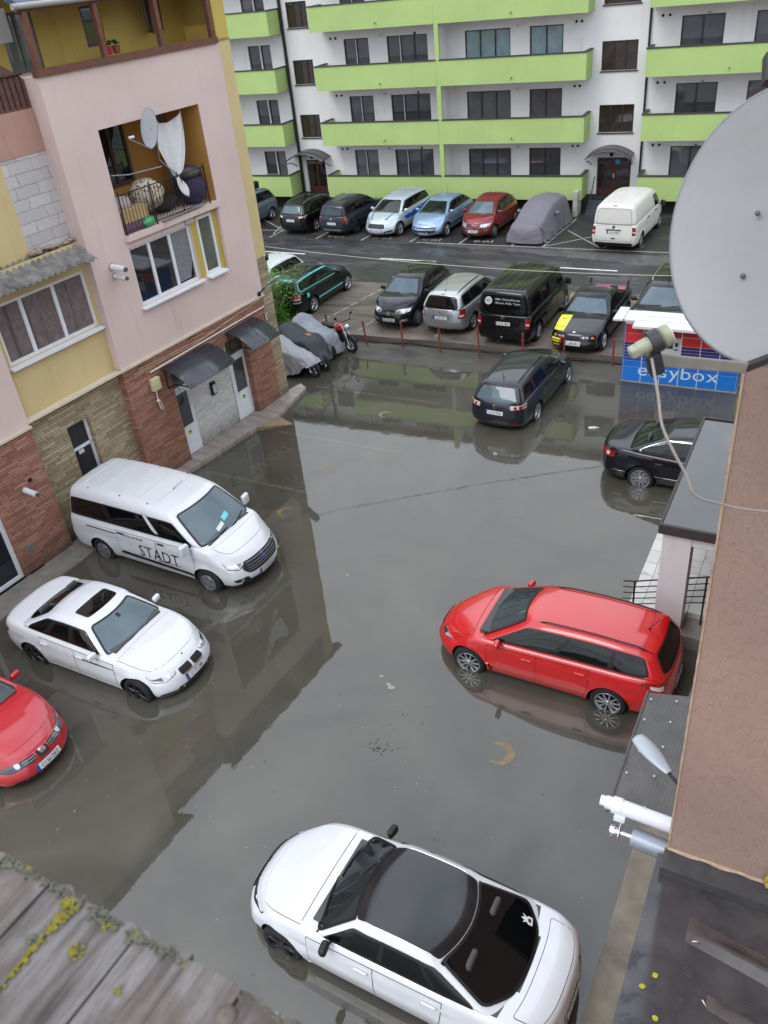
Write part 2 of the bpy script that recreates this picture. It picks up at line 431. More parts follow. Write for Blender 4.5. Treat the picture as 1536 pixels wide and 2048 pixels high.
    def layer(s, mb, f, poly, off, m, step=(.08, .08), skirt=True):
        bm = bmesh.new(); vs = [bm.verts.new((x, y, 0)) for x, y in poly]
        try: bm.faces.new(vs)
        except ValueError: bm.free(); return
        for ax in (0, 1):
            lo = min(p[ax] for p in poly); hi = max(p[ax] for p in poly); n = max(1, min(24, int((hi-lo)/step[ax]+.5)))
            for i in range(1, n):
                co = [0, 0, 0]; co[ax] = lerp(lo, hi, i/n); no = [0, 0, 0]; no[ax] = 1
                bmesh.ops.bisect_plane(bm, geom=bm.verts[:]+bm.edges[:]+bm.faces[:], plane_co=co, plane_no=no)
        bmesh.ops.triangulate(bm, faces=bm.faces[:])
        bm.verts.index_update(); top = []; low = []; nn = []
        for v in bm.verts:
            p = f(v.co.x, v.co.y); loc, nrm, i, d = s.tree(f).find_nearest(p)
            top.append(loc+nrm*off); low.append(loc-nrm*.012); nn.append(nrm)
        b = len(mb.v); mb.v += [tuple(p) for p in top]
        for fc in bm.faces:
            q = [v.index for v in fc.verts]; k = (top[q[1]]-top[q[0]]).cross(top[q[2]]-top[q[0]])
            if k.dot(nn[q[0]]) < 0: q.reverse()
            mb.f.append([b+i for i in q]); mb.m.append(m); mb.s.append(True)
        if skirt:
            b2 = len(mb.v); mb.v += [tuple(p) for p in top]+[tuple(p) for p in low]; n = len(top)
            for e in bm.edges:
                if len(e.link_faces) == 1:
                    i, j = e.verts[0].index, e.verts[1].index
                    mb.f.append([b2+i, b2+j, b2+n+j, b2+n+i]); mb.m.append(m); mb.s.append(False)
        bm.free()
    def ring(s, mb, f, outer, inner, off, m, step):
        n = len(outer)
        for i in range(n):
            j = (i+1) % n; s.layer(mb, f, [outer[i], outer[j], inner[j], inner[i]], off, m, step, False)
    def cut_cabin(s, regions):
        """open the cabin behind the panes: regions = functions of (a,b,c) true inside a pane"""
        bm = bmesh.new(); bm.from_mesh(s.cabin.data); bm.verts.ensure_lookup_table(); P = [(a, b, (c+1)/2) for a, b, c in s.cabp]
        dead = [fc for fc in bm.faces if any(all(r(*P[v.index]) for v in fc.verts) for r in regions)]
        bmesh.ops.delete(bm, geom=dead, context='FACES'); bm.to_mesh(s.cabin.data); bm.free(); s.cabin.data.update()
        sl = s.cabin.modifiers.new('lining', 'SOLIDIFY'); sl.thickness = .02; sl.offset = -1
    def interior(s, rows=(.50, .70), y=.38):
        zb = s.T(.5); zt = min(s.H-.20, zb+.34); x0 = s.L/2-s.gh[0]*s.L; sm = MT['seat']
        mb = MB(); mb.box(x0-.72, x0-.12, -s.W*.36, s.W*.36, zb-.10, zb+.035); s.put('dashboard', mb.mesh('dashboard', [MT['interior']]))
        for k, u in enumerate(rows):
            x = s.L/2-u*s.L
            for sg in (-1, 1):
                P, F = rbox_points(.06, .235, .19, .05, 2, 3, 3); mb = MB(); lean = .10
                mb.add([(x+a*.06-lean*(d+1), sg*y+b*.235*(1-.12*max(0, d)), zb+.0+d*.17) for a, b, d in P], F, 0, True)
                P, F = rbox_points(.04, .13, .085, .04, 2, 2, 2); mb.add([(x-.25+a*.04, sg*y+b*.13, zb+.27+d*.085) for a, b, d in P], F, 0, True)
                s.put('seat', mb.mesh('seat', [sm]))
        mb = MB(); c0 = Vector((x0-.86, y, zb+.0)); ax = Vector((0, 1, 0)); up = Vector((.42, 0, .9)); mb.tube([c0+ax*.18*math.cos(t)+up*.18*math.sin(t) for t in [2*PI*i/20 for i in range(21)]], .015, 6, caps=False); s.put('steering_wheel', mb.mesh('steering_wheel', [MT['interior']]))
        p = s.gmap(.93, 0, .86); mb = MB(); mb.ell(p-Vector((.06, 0, .03)), .025, .11, .035, 0, 10, 6); s.put('inner_mirror', mb.mesh('inner_mirror', [MT['interior']]))
    def patch(s, name, f, poly, mat, off=.006, border=None, scl=(1, 1), step=None, parent=None, label=None, extra=(), hollow=False):
        mb = MB(); mats = [mat]; st = step or (.08/scl[0], .08/scl[1])
        if border and hollow:
            mats.append(border[1]); s.ring(mb, f, grow(poly, border[0], *scl), grow(poly, -.02, *scl), off+.003, 1, st)
        elif border:
            mats.append(border[1]); s.layer(mb, f, grow(poly, border[0], *scl), off*.5, 1, st)
        s.layer(mb, f, poly, off, 0, st)
        for (pl, o2, mt) in extra:
            if mt not in mats: mats.append(mt)
            s.layer(mb, f, pl, o2, mats.index(mt), st)
        me = mb.rawmesh(name, mats); return s.put(name, me, parent, label)
    def letters(s, name, f, txt, h, cx, cy, mat, off=.012, parent=None, flip=1, ws=1., rot=0, extra=None, gap=.09):
        V, F, W = text2d(txt, h, ws, gap); P = []; cr, sr = math.cos(rot), math.sin(rot)
        for x, y in V:
            x, y = x*cr-y*sr, x*sr+y*cr
            p = f(cx+flip*x, cy+y); loc, nrm, i, d = s.tree(f).find_nearest(p); P.append(loc+nrm*off)
        mb = MB(); mb.add(P, F, 0); return s.put(name, mb.rawmesh(name, [mat]), parent)
    def plate(s, txt, f, z, flip, y=0., blue=True):
        w, h = .26, .057
        mb = MB(); pl = [(y-w, z-h), (y+w, z-h), (y+w, z+h), (y-w, z+h)]
        s.layer(mb, f, grow(pl, .008), .012, 1, (.1, .2)); s.layer(mb, f, pl, .016, 0, (.1, .2))
        bl = y-flip*(w-.025)
        if blue: s.layer(mb, f, [(bl-.024, z-h), (bl+.024, z-h), (bl+.024, z+h), (bl-.024, z+h)], .018, 2, (.1, .2))
        V, F, W = text2d(txt, .072, .78); P = []
        for x, yy in V:
            p = f(y+flip*(x+.024), z+yy); loc, nrm, i, d = s.bvb.find_nearest(p); P.append(loc+nrm*.0195)
        mb.add(P, F, 3)
        return s.put('number_plate', mb.rawmesh('number_plate', [MT['plate'], MT['blackplastic'], MT['plateblue'], MT['ink']]))
    def rb(s, name, c, h, r, mat, rz=0, parent=None):
        P, F = rbox_points(h[0], h[1], h[2], r, 2, 2, 2); mb = MB(); M4 = Matrix.Rotation(rz, 3, 'Z'); c = Vector(c)
        mb.add([c+M4 @ Vector((a*h[0], b*h[1], d*h[2])) for a, b, d in P], F, 0, True)
        return s.put(name, mb.mesh(name, [mat]), parent)
    # -------------------------------------------------------------- fittings
    def glazing(s, glass_side, glass_front, glass_rear, panes, c0=.17, c1=.84, a0=-.9, a1=.93, rear='wagon', trim=None, wc=(.09, .93), wb_=.86, rc=(.2, .9), rb_=.82, trimw=.02, pillars=()):
        blk = MT['rubber']; gl = (s.gh[3]-s.gh[0])*s.L/2*.85; gz = (s.H-s.T(.5))
        cuts = [a0]+list(panes)+[a1]
        for sg in (-1, 1):
            f = s.gside(sg)
            if rear == 'wagon': outline = [(a0+.03, c0+.13), (a0+.10, c0), (a1, c0), (a1-.02, c1), (a0+.03, c1)]
            elif rear == 'sedan': outline = [(a0, c0+.16), (a0+.06, c0), (a1, c0), (a1-.02, c1), (a0+.12, c1), (a0+.02, c1-.22)]
            elif rear == 'coupe': outline = [(a0+.02, c0), (a1, c0), (a1-.02, c1), (a0+.12, c1)]
            else: outline = [(a0, c0), (a1, c0), (a1-.02, c1), (a0, c1)]
            ro = rounded(outline, .06, gl, gz)
            mb = MB(); mats = [blk]
            if trim: mats.append(trim); s.ring(mb, f, grow(ro, trimw, gl, gz), grow(ro, -.006, gl, gz), .007, 1, (.06, .2))
            s.ring(mb, f, ro, grow(ro, -.032, gl, gz), .010, 0, (.06, .2))
            for i in range(1, len(cuts)-1): s.layer(mb, f, clip_x(ro, cuts[i]-.03, cuts[i]+.035), .0095, 0, (.06, .2))
            s.put('window_surround', mb.rawmesh('window_surround', mats))
            for i in range(len(cuts)-1):
                l, r_ = cuts[i]+(.03 if i else .015), cuts[i+1]-(.025 if i < len(cuts)-2 else .015)
                pts = clip_x(grow(outline, -.022, gl, gz), l, r_)
                if i and i-1 in pillars: s.patch('pillar_panel', f, [(cuts[i]-.035, c0-.03), (cuts[i]+.035, c0-.03), (cuts[i]+.03, c1+.03), (cuts[i]-.03, c1+.03)], s.paint, .013, (.006, MT['gap']), (gl, gz), (.06, .2))
                if len(pts) > 2: s.patch('side_window', f, rounded(pts, .025, gl, gz), glass_side if isinstance(glass_side, bpy.types.Material) else glass_side[i], .009, None, (gl, gz), (.06, .2))
        wy = s.W*.42; wz = math.hypot((s.gh[1]-s.gh[0])*s.L, gz)
        lf = lambda b: wc[0]+.06*max(0, abs(b)/wb_-.6)/.4; lr = lambda b: rc[0]+.13*max(0, abs(b)/rb_-.6)/.4
        pw = [(-wb_-.02, wc[0]+.06), (-wb_*.6, wc[0]), (wb_*.6, wc[0]), (wb_+.02, wc[0]+.06), (wb_-.05, wc[1]), (-wb_+.05, wc[1])]
        s.patch('cowl', s.gfront, rounded([(-wb_-.06, wc[0]-.10), (wb_+.06, wc[0]-.10), (wb_+.05, wc[0]+.06), (-wb_-.05, wc[0]+.06)], .03, wy, wz), blk, .005, None, (wy, wz), (.1, .12))
        s.patch('windscreen', s.gfront, rounded(pw, .07, wy, wz), glass_front, .008, (.022, blk), (wy, wz), (.1, .12), hollow=True)
        mb = MB()
        for (p, q) in (((-.78, wc[0]+.0), (-.02, wc[0]+.09)), ((-.02, wc[0]+.0), (.72, wc[0]+.10))):
            s.layer(mb, s.gfront, [(p[0], p[1]), (q[0], q[1]), (q[0], q[1]+.022), (p[0], p[1]+.03)], .022, 0, (.1, .1))
        s.put('wiper', mb.rawmesh('wiper', [blk]))
        if glass_rear:
            rz_ = math.hypot((s.gh[3]-s.gh[2])*s.L, gz)
            pr = [(-rb_, rc[0]+.13), (-rb_*.6, rc[0]), (rb_*.6, rc[0]), (rb_, rc[0]+.13), (rb_-.06, rc[1]), (-rb_+.06, rc[1])]
            s.patch('rear_window', s.grear, rounded(pr, .07, wy, rz_), glass_rear, .008, (.018, blk), (wy, rz_), (.1, .12), hollow=True)
        rg = [lambda a, b, c: a > .94 and abs(b) < wb_-.01 and lf(b) < c < wc[1]-.01, lambda a, b, c: abs(b) > .94 and a0+.02 < a < a1-.02 and c0+.0 < c < c1-.01 and not any(abs(a-q) < .03 for q in panes)]
        if glass_rear: rg.append(lambda a, b, c: a < -.94 and abs(b) < rb_-.01 and lr(b) < c < rc[1]-.01)
        s.cut_cabin(rg); s.interior(s.rows if hasattr(s, 'rows') else (.50, .70))
    def doors(s, cuts, z0=.30, dz=.075, hz=.17, handle=None, rearcut=True):
        """cuts: x positions front -> rear of door edges"""
        for sg in (-1, 1):
            f = s.fside(sg)
            for i in range(len(cuts)-1):
                x1, x0 = cuts[i]-.006, cuts[i+1]+.006
                zt0, zt1 = s.zt(x0)-dz, s.zt(x1)-dz
                pl = [(x0, z0), (x1, z0), (x1, zt1), (x0, zt0)]
                if rearcut and i == len(cuts)-2:
                    rr = s.R+.11
                    pl = [(max(x0, s.xr+rr*.98), z0)]+[(s.xr+rr*math.cos(t), s.R+rr*math.sin(t)) for t in (R(12), R(32), R(52), R(70), R(84)) if s.xr+rr*math.cos(t) > x0]+[(x0, zt0), (x1, zt1), (x1, z0)]
                d = s.patch('door', f, pl, s.paint, .0042, (.009, MT['gap']))
                hx = x0+.16; hzz = s.zt(hx)-hz; p = f(hx, hzz); loc, n, i_, dd = s.bvb.find_nearest(p)
                s.rb('handle', loc+n*.022, (.10, .018, .016), .012, handle or s.paint, 0, d)
    def bonnet(s, u0=.012, u1=None, w=.93, w1=.84, bmat=None):
        u1 = u1 or s.gh[0]-.005; x0, x1 = s.L/2-u1*s.L, s.L/2-u0*s.L-.12
        pl = []
        n = 6
        for i in range(n+1): x = lerp(x0, x1, i/n); pl.append((x-.25*(i/n)**3*.3, s.hw(x, 1)*lerp(w, w1, (i/n)**2)))
        pts = pl+[(x, -y) for x, y in reversed(pl)]
        s.patch('bonnet', s.ftop, pts, bmat or s.paint, .0042, (.009, MT['gap']), (1, 1), (.12, .12))
    def corner_light(s, name, pts, mat, end=1, off=.007, inner=(), border=None, label=None):
        for sg in (-1, 1):
            f = s.fcorner(sg, end); ex = [(p, o, m) for p, o, m in inner]
            s.patch(name, f, rounded(pts, .03), mat, off, border, (1, 1), (.05, .05), None, label, ex)
    def wheels(s, rim, y=None, rimmat=None, tyre=True):
        R_, w = s.R, s.tw
        key = ('tyre', R_, w, s.rimr)
        if key not in WM:
            mb = MB(); r0 = R_*s.rimr
            mb.lathe([(-w/2, r0-.02), (-w/2, r0+.01), (-w/2-.004, (r0+R_)/2), (-w/2+.012, R_-.02), (-w/2+.035, R_-.003), (0, R_), (w/2-.035, R_-.003), (w/2-.012, R_-.02), (w/2+.004, (r0+R_)/2), (w/2, r0+.01), (w/2-.015, r0-.015)], 36, 0)
            mb.lathe([(w/2-.09, r0-.012), (w/2-.09, .01)], 36, 1, sm=False)
            WM[key] = mb.mesh('tyre', [MT['tyre'], MT['dark']])
        rk = (rim, R_*s.rimr, w, (rimmat or MT['alloy']).name)
        if rk not in WM: WM[rk] = rim_mesh(rim, R_*s.rimr, w, rimmat or MT['alloy'])
        yy = (y or s.W/2-.015)-w/2
        for xc in (s.xf, s.xr):
            for sg in (1, -1):
                o = s.put('wheel', WM[key]); o.location = (xc, sg*yy, R_); o.rotation_euler = (0, random.uniform(0, 6), 0 if sg > 0 else PI)
                s.put('rim', WM[rk], o)
    def mirrors(s, mat, a=.80, c=.16, out=.13, size=(.055, .10, .068)):
        for sg in (-1, 1):
            p = s.gmap(a, sg, c); q = p+Vector((.02, sg*out, .03))
            o = s.rb('wing_mirror', q, size, .05, mat, sg*.15)
            mb = MB(); mb.tube([p+Vector((0, -sg*.02, -.01)), q+Vector((0, -sg*.05, -.03))], .022, 6)
            s.put('mirror_arm', mb.mesh('mirror_arm', [MT['blackplastic']]), o)
    def rails(s, mat, b=.83, a0=-.85, a1=.72, h=.035, r=.014):
        for sg in (-1, 1):
            mb = MB(); pts = []
            for i in range(13):
                a = lerp(a0, a1, i/12); p = s.gmap(a, sg*b, 1); loc, n, i_, d = s.bvc.find_nearest(p)
                pts.append(loc+Vector((0, 0, (h if 0 < i < 12 else .0))))
            mb.tube(pts, r, 8); s.put('roof_rail', mb.mesh('roof_rail', [mat]))
    def antenna(s, a=-.75, ln=.35, lean=-.6):
        p = s.gmap(a, 0, 1); p = s.bvc.find_nearest(p)[0]; mb = MB()
        mb.tube([p, p+Vector((0, 0, .025))], .02, 8); mb.tube([p+Vector((0, 0, .02)), p+Vector((lean*ln, 0, ln))], .006, 6)
        s.put('antenna', mb.mesh('antenna', [MT['blackplastic']]))
    def badge(s, f, x, y, r, mat, inner=None):
        ex = [(circle(x, y, r*.62), .014, inner)] if inner else []
        s.patch('badge', f, circle(x, y, r), mat, .011, None, (1, 1), (.1, .1), None, None, ex)
    def disc_on(s, name, f, x, y, r, mat, off=.012): s.patch(name, f, circle(x, y, r), mat, off)

def clip_x(poly, l, r):
    def cl(pts, x, keep):
        out = []
        for i in range(len(pts)):
            a, b = pts[i], pts[(i+1) % len(pts)]; ia, ib = keep(a[0]), keep(b[0])
            if ia: out.append(a)
            if ia != ib:
                t = (x-a[0])/(b[0]-a[0]); out.append((x, a[1]+(b[1]-a[1])*t))
        return out
    p = cl(poly, l, lambda v: v >= l); return cl(p, r, lambda v: v <= r) if p else p
def rawmesh(s, name, mats):
    me = bpy.data.meshes.new(name); me.from_pydata(s.v, [], s.f)
    for m in mats: me.materials.append(m)
    me.polygons.foreach_set('material_index', s.m); me.polygons.foreach_set('use_smooth', s.s); me.update()
    me.validate(); return me
MB.rawmesh = rawmesh
WM = {}
def rim_mesh(kind, r, w, mat):
    """kind = (spokes, style)"""
    n, st = kind; mb = MB(); y = w/2
    mb.lathe([(y-.02, r-.012), (y+.002, r+.004), (y+.004, r-.006), (y-.012, r-.022), (y-.085, r-.03)], 36, 0)
    if st == 'cover':
        mb.lathe([(y-.012, r-.018), (y+.008, r*.8), (y+.012, r*.45), (y+.02, r*.2), (y+.02, .004)], 36, 0)
        for k in range(n):
            t = 2*PI*k/n; mb.ell((r*.68*math.cos(t), y+.008, r*.68*math.sin(t)), r*.16, .006, r*.09 if 0 else r*.10, 1, 8, 5)
    else:
        mb.lathe([(y-.04, .055), (y-.006, .05), (y, .03), (y, .003)], 16, 0)
        for k in range(n):
            t0 = 2*PI*k/n
            offs = (-.16, .16) if st == 'double' else ((-.11, .11) if st == 'vee' else (0,))
            for of in offs:
                t1 = t0+of*.35; t2 = t0+of*(1.6 if st == 'vee' else 1.0)
                hw0, hw1 = (.026, .02) if st == 'double' or st == 'vee' else (.045, .034)
                if st == 'multi': hw0, hw1 = .02, .016
                P = []
                for (rr, tt, hwid, yy) in ((.04, t1, hw0, y-.01), (r*.55, lerp(t1, t2, .6), (hw0+hw1)/2, y-.004), (r-.008, t2, hw1, y-.012)):
                    c, s_ = math.cos(tt), math.sin(tt)
                    for (e, dy) in ((-1, -.02), (-.6, 0), (.6, 0), (1, -.02)): P.append((rr*c-e*hwid*s_, yy+dy, rr*s_+e*hwid*c))
                F = [(i*4+j, i*4+j+1, (i+1)*4+j+1, (i+1)*4+j) for i in range(2) for j in range(3)]
                mb.add(P, F, 0)
    return mb.mesh('rim', [mat, MT['dark']])
# ------------------------------------------------------------------ shared materials
MT = dict(
 blackplastic=M('black plastic', 26, .55, var=.2, sc=20), rubber=M('window rubber', 12, .45, var=.1), gap=M('panel gap', 8, .8, var=.1), interior=M('cabin trim', 74, .7, var=.2), seat=M('seat cloth', (70,69,69), .85, var=.2, sc=9),
 tyre=M('tyre rubber', 24, .85, var=.25, sc=12, bmp=.2), dark=M('wheel well', 14, .8, var=.2), alloy=M('alloy wheel', (176,178,182), .28, .85, var=.08),
 steel=M('wheel cover', (140,142,146), .35, .6, var=.12), darkalloy=M('dark alloy', (52,53,57), .3, .7, var=.1), chrome=M('chrome', (215,216,220), .08, 1., var=.03),
 plate=M('plate white', (205,206,204), .4, var=.05), plateblue=M('plate blue', (22,60,150), .4, var=.05), ink=M('plate ink', 16, .5, var=.05),
 lens=M('headlamp lens', (176,182,188), .06, .35, coat=1., var=.35, sc=14), lensdark=M('dark headlamp lens', (46,50,56), .06, .2, coat=1., var=.4, sc=14), reflector=M('lamp reflector', (225,228,232), .1, .9, var=.1),
 red=M('red lamp lens', (140,12,16), .08, coat=1., var=.3, sc=25), amber=M('amber lens', (205,110,20), .1, coat=1., var=.2), clear=M('clear lamp lens', (205,196,192), .08, .1, coat=1., var=.2, sc=25),
 white=M('white plastic', (205,206,208), .4, var=.05), silver=M('grey plastic', (120,122,126), .4, .3, var=.1), turq=M('turquoise tape', (96,205,205), .45, var=.06),
 blue=M('blue vinyl', (24,84,170), .35, coat=.5, var=.06), teal=M('teal vinyl', (20,120,130), .35, coat=.5, var=.06), yellow=M('yellow vinyl', (222,214,20), .4, coat=.4, var=.08), pink=M('pink vinyl', (205,90,140), .4, coat=.4, var=.1))
P_ = dict(white=paint('white paint', (210,212,215), 0, .4), red=paint('red paint', (196,14,18), 0, .35), rosso=paint('crimson paint', (176,10,26), 0, .35), taxi=paint('white silver paint', (190,200,208), .25, .35), wine=paint('wine red paint', (128,12,22), .2, .35),
 black=paint('black paint', (8,9,12), 0, .3, 1., .12), navy=paint('blue black paint', (14,17,25), .2, .3, 1., .12), gunmetal=paint('gunmetal paint', (40,42,49), .4, .32, 1., .15), slate=paint('slate paint', (34,39,50), .2, .35, 1., .15),
 silver=paint('silver paint', (176,178,180), .65, .32), sky=paint('pale blue paint', (142,168,198), .5, .35), iron=paint('grey blue paint', (112,124,140), .5, .35), vanwhite=paint('old white paint', (214,211,203), 0, .5, .4))
G_ = dict(side=glass('tinted side glass', (26,30,31), .02, .30, .5), dark=glass('black glass', (11,12,14), .02, .8, .3), wind=glass('windscreen glass', (84,98,104), .02, .32, .8), pale=glass('sky-toned windscreen glass', (120,140,150), .02, .5, .85), green=glass('green glass', (44,60,56), .02, .32, .6), roof=glass('roof glass', (16,15,16), .05), brown=glass('brown side glass', (22,20,20), .02, .55, .4))  # wind and pale colours hold painted sky reflection besides the dust film

def place(c, local, world, hd, z):
    """puts local point (x,y) of the car over the world point"""
    h = R(hd); x, y = local[0]*c.sc, local[1]*c.sc
    return (world[0]-(x*math.cos(h)-y*math.sin(h)), world[1]-(x*math.sin(h)+y*math.cos(h)), z)
SCALE = 1.016
def mid(c, sg): return ((c.xf+c.xr)/2, sg*(c.W/2-.02))
def finish(c, glass_set, panes, rear, rim, doorcuts, **k):
    gs, gf, gr = glass_set
    c.glazing(gs, gf, gr, panes, rear=rear, **{a: b for a, b in k.items() if a in ('c0','c1','a0','a1','trim','wc','wb_','rc','rb_','trimw')})
    c.doors(doorcuts, handle=k.get('handle'), rearcut=k.get('rearcut', True))
    c.bonnet(); c.wheels(rim, rimmat=k.get('rimmat')); c.mirrors(k.get('mirror', c.paint), a=k.get('ma', .80))
def sill(c, z0=.205, z1=.27, mat=None):
    for sg in (-1, 1): c.patch('side_skirt', c.fside(sg), [(c.xr+c.R+.1, z0), (c.xf-c.R-.1, z0), (c.xf-c.R-.1, z1), (c.xr+c.R+.1, z1)], mat or MT['blackplastic'], .006)
def bumper(c, end, z0=.22, z1=.33, w=.66, mat=None, name='bumper_insert'):
    f = c.ffront if end > 0 else c.frear
    c.patch(name, f, rounded([(-w, z0), (w, z0), (w-.05, z1), (-w+.05, z1)], .04), mat or MT['blackplastic'], .006)
def tailgate(c, z0, z1, w=.66): c.patch('tailgate', c.frear, rounded([(-w, z0), (w, z0), (w, z1), (-w, z1)], .05), c.paint, .0042, (.009, MT['gap']))

rim5, rim10, rimv, rimc = (5, 'single'), (10, 'multi'), (5, 'vee'), (7, 'cover')

# ---- red estate standing in the flood, in front of the porch
c = Car(L=4.56, W=1.83, H=1.485, wb=2.65, fo=.90, zb=.2, R=.325, rimr=.72, paint=P_['red'], sc=SCALE, bowf=.42,
        top=[(0,.62),(.03,.72),(.1,.83),(.22,.955),(.4,.985),(.7,1.02),(.95,1.03),(1,.99)], gh=(.205,.41,.93,.992), roofw=.68)
c.build('red_estate_car', 'red estate car standing in the flood water in front of the porch steps', 'car', place(c, mid(c, 1), (-2.94,10.93), 176.1, -.13), R(176.1))
finish(c, (G_['side'], G_['wind'], G_['dark']), (-.44, .16), 'wagon', rim10, [1.02, .06, -.92], c1=.86)
c.rails(MT['blackplastic'], .86, -.9, .8, .03); c.antenna(-.78, .28)
c.corner_light('headlight', [(-.24,.60),(-.04,.56),(.34,.74),(.30,.78),(-.02,.70)], MT['lens'], inner=[(circle(.0,.645,.035), .012, MT['reflector']), ([(-.24,.60),(-.06,.57),(-.05,.66)], .010, MT['lensdark'])], border=(.01, MT['rubber']))
c.corner_light('tail_light', [(-.16,.78),(.25,.86),(.52,.99),(.02,.985),(-.16,.93)], MT['red'], -1, inner=[([(-.06,.83),(.20,.88),(.22,.94),(-.06,.91)], .012, MT['clear'])])
c.patch('grille', c.ffront, rounded([(-.42,.30),(.42,.30),(.34,.46),(-.34,.46)], .04), MT['blackplastic'], .006); c.patch('grille', c.ffront, rounded([(-.3,.55),(.3,.55),(.3,.585),(-.3,.585)], .015), MT['blackplastic'], .006)
c.plate('CJ 17 LRM', c.ffront, .48, 1); c.plate('CJ 17 LRM', c.frear, .56, -1); tailgate(c, .5, .95); bumper(c, -1, .2, .3); sill(c)
c.patch('roof_spoiler', c.gtop, rounded([(-1.0,-.86),(-.80,-.88),(-.80,.88),(-1.0,.86)], .03, 2, .6), c.paint, .012, (.008, MT['gap']), (2, .6), (.05, .15))

# ---- white estate with black glass roof close below the camera
c = Car(L=4.74, W=1.84, H=1.43, wb=2.82, fo=.88, zb=.19, R=.325, rimr=.74, paint=P_['white'], sc=SCALE, bowf=.33, bowp=3., bowr=.20,
        top=[(0,.62),(.025,.73),(.09,.83),(.25,.965),(.45,.985),(.7,1.01),(.83,1.04),(.95,1.02),(1,.95)], gh=(.265,.41,.715,.915), roofw=.72, bow_r=.20)
HA = 175.6
c.build('white_saloon_car', 'white saloon car with a black roof, right of the lichened boards', 'car', place(c, (c.xf, c.W/2-.02), (-4.91,4.83), HA, -.13), R(HA))
finish(c, (G_['dark'], glass('deep windscreen glass', (50,58,60), .02, .25, .7), G_['dark']), (-.36, .22), 'sedan', (5, 'vee'), [1.0, -.02, -1.0], mirror=MT['blackplastic'], rimmat=MT['darkalloy'], wb_=.93, wc=(.17,.97), rc=(.17,.97), rb_=.95)
c.patch('roof_panel', c.gtop, rounded([(-1.0,-.90),(1.0,-.90),(1.0,.90),(-1.0,.90)], .04, 1.1, .6), M('black gloss roof', (20,20,23), .22, coat=.35, var=.4, sc=2.5, dirt=(36,36,40)), .006, (.008, MT['gap']), (1.1, .6), (.08, .12))
c.corner_light('headlight', [(-.30,.60),(-.02,.58),(.36,.70),(.34,.74),(-.02,.69),(-.30,.67)], MT['lensdark'], border=(.008, MT['rubber']), inner=[(circle(-.03,.635,.03), .012, MT['reflector'])])
c.corner_light('tail_light', [(-.34,.74),(.10,.76),(.30,.84),(.04,.88),(-.34,.86)], MT['red'], -1)
c.patch('grille', c.ffront, rounded([(-.36,.32),(.36,.32),(.44,.62),(-.44,.62)], .06), MT['blackplastic'], .008, (.015, MT['chrome']))
c.plate('CJ 24 AUR', c.ffront, .42, 1); c.plate('CJ 24 AUR', c.frear, .60, -1); c.patch('boot_lid', c.ftop, rounded([(-c.L/2+.06,-.66),(-c.L/2+.06,.66),(-c.L/2+.46,.68),(-c.L/2+.46,-.68)], .05), c.paint, .004, (.009, MT['gap'])); bumper(c, -1); sill(c, mat=P_['white'])
c.letters('badge', c.frear, 'OOOO', .07, 0, .80, MT['chrome'], .01, None, -1, 1, 0, None, -.16)
mb = MB(); f = c.grear
c.layer(mb, f, [(-.62+x/.8, .30+y/.9) for x, y in ((-.05,-.05),(.05,-.05),(.055,.0),(.03,.02),(.06,.07),(.02,.05),(.0,.09),(-.02,.05),(-.06,.07),(-.03,.02),(-.055,.0))], .013, 0)
c.layer(mb, f, [(-.62+x/.8, .30+y/.9) for x, y in ((-.025,-.03),(.025,-.03),(.02,.005),(-.02,.005))], .0145, 1)
c.put('window_sticker', mb.rawmesh('window_sticker', [MT['plate'], MT['ink']]))
c.rails(MT['chrome'], .91, -.85, .8, .004, .008)

# ---- white minibus
c = Car(L=5.34, W=1.98, H=1.97, wb=3.30, fo=1.0, zb=.24, R=.34, rimr=.62, tw=.215, rows=(.40, .58, .76), paint=P_['white'], sc=1.0, bowf=.34, bowr=.06, roofw=.83, tum=1.7, gr=.16,
        top=[(0,.80),(.02,.90),(.07,1.03),(.16,1.20),(.24,1.22),(.5,1.2),(1,1.18)], gh=(.15,.325,.965,.995), bow_w=.16, roofp=[(0,.965),(.1,.985),(.5,1.0),(.85,.985),(1,.955)],
        side=[(0,.93),(.15,.975),(.45,1.),(.7,.995),(.86,.985),(1,.96)], plan=[(0,.85),(.06,.92),(.15,.975),(.3,1),(.9,1),(.97,.985),(1,.95)])
c.build('white_minibus', 'white minibus with black lettering on its side, parked against the stone clad wall', 'van', place(c, mid(c, -1), (-12.36,11.70), -5.0, -.13), R(-5.0))
c.glazing([G_['brown'], G_['dark'], G_['dark']], G_['pale'], G_['dark'], (-.28, .40), c0=.13, c1=.72, a0=-.93, a1=.93, rear='box', wc=(.08,.9), wb_=.90, rc=(.12,.8), pillars=(1,))
c.doors([1.40, .30], z0=.34, hz=.12, handle=MT['blackplastic'], rearcut=False); c.doors([.28, -.98], z0=.34, hz=.12, handle=MT['blackplastic'], rearcut=False)
c.bonnet(u0=.02, u1=.14, w=.82, w1=.66); c.wheels((6, 'cover'), rimmat=MT['steel']); c.mirrors(P_['white'], a=.86, c=.10, out=.20, size=(.06,.12,.13))
c.corner_light('headlight', [(-.22,.80),(-.02,.70),(.26,.80),(.42,1.02),(.30,1.0),(-.04,.88)], MT['lens'], inner=[([(-.16,.80),(-.02,.74),(.14,.80),(.04,.85)], .011, MT['reflector']), ([(.16,.84),(.30,.92),(.36,1.0),(.18,.93)], .011, MT['lensdark'])], border=(.014, MT['rubber']))
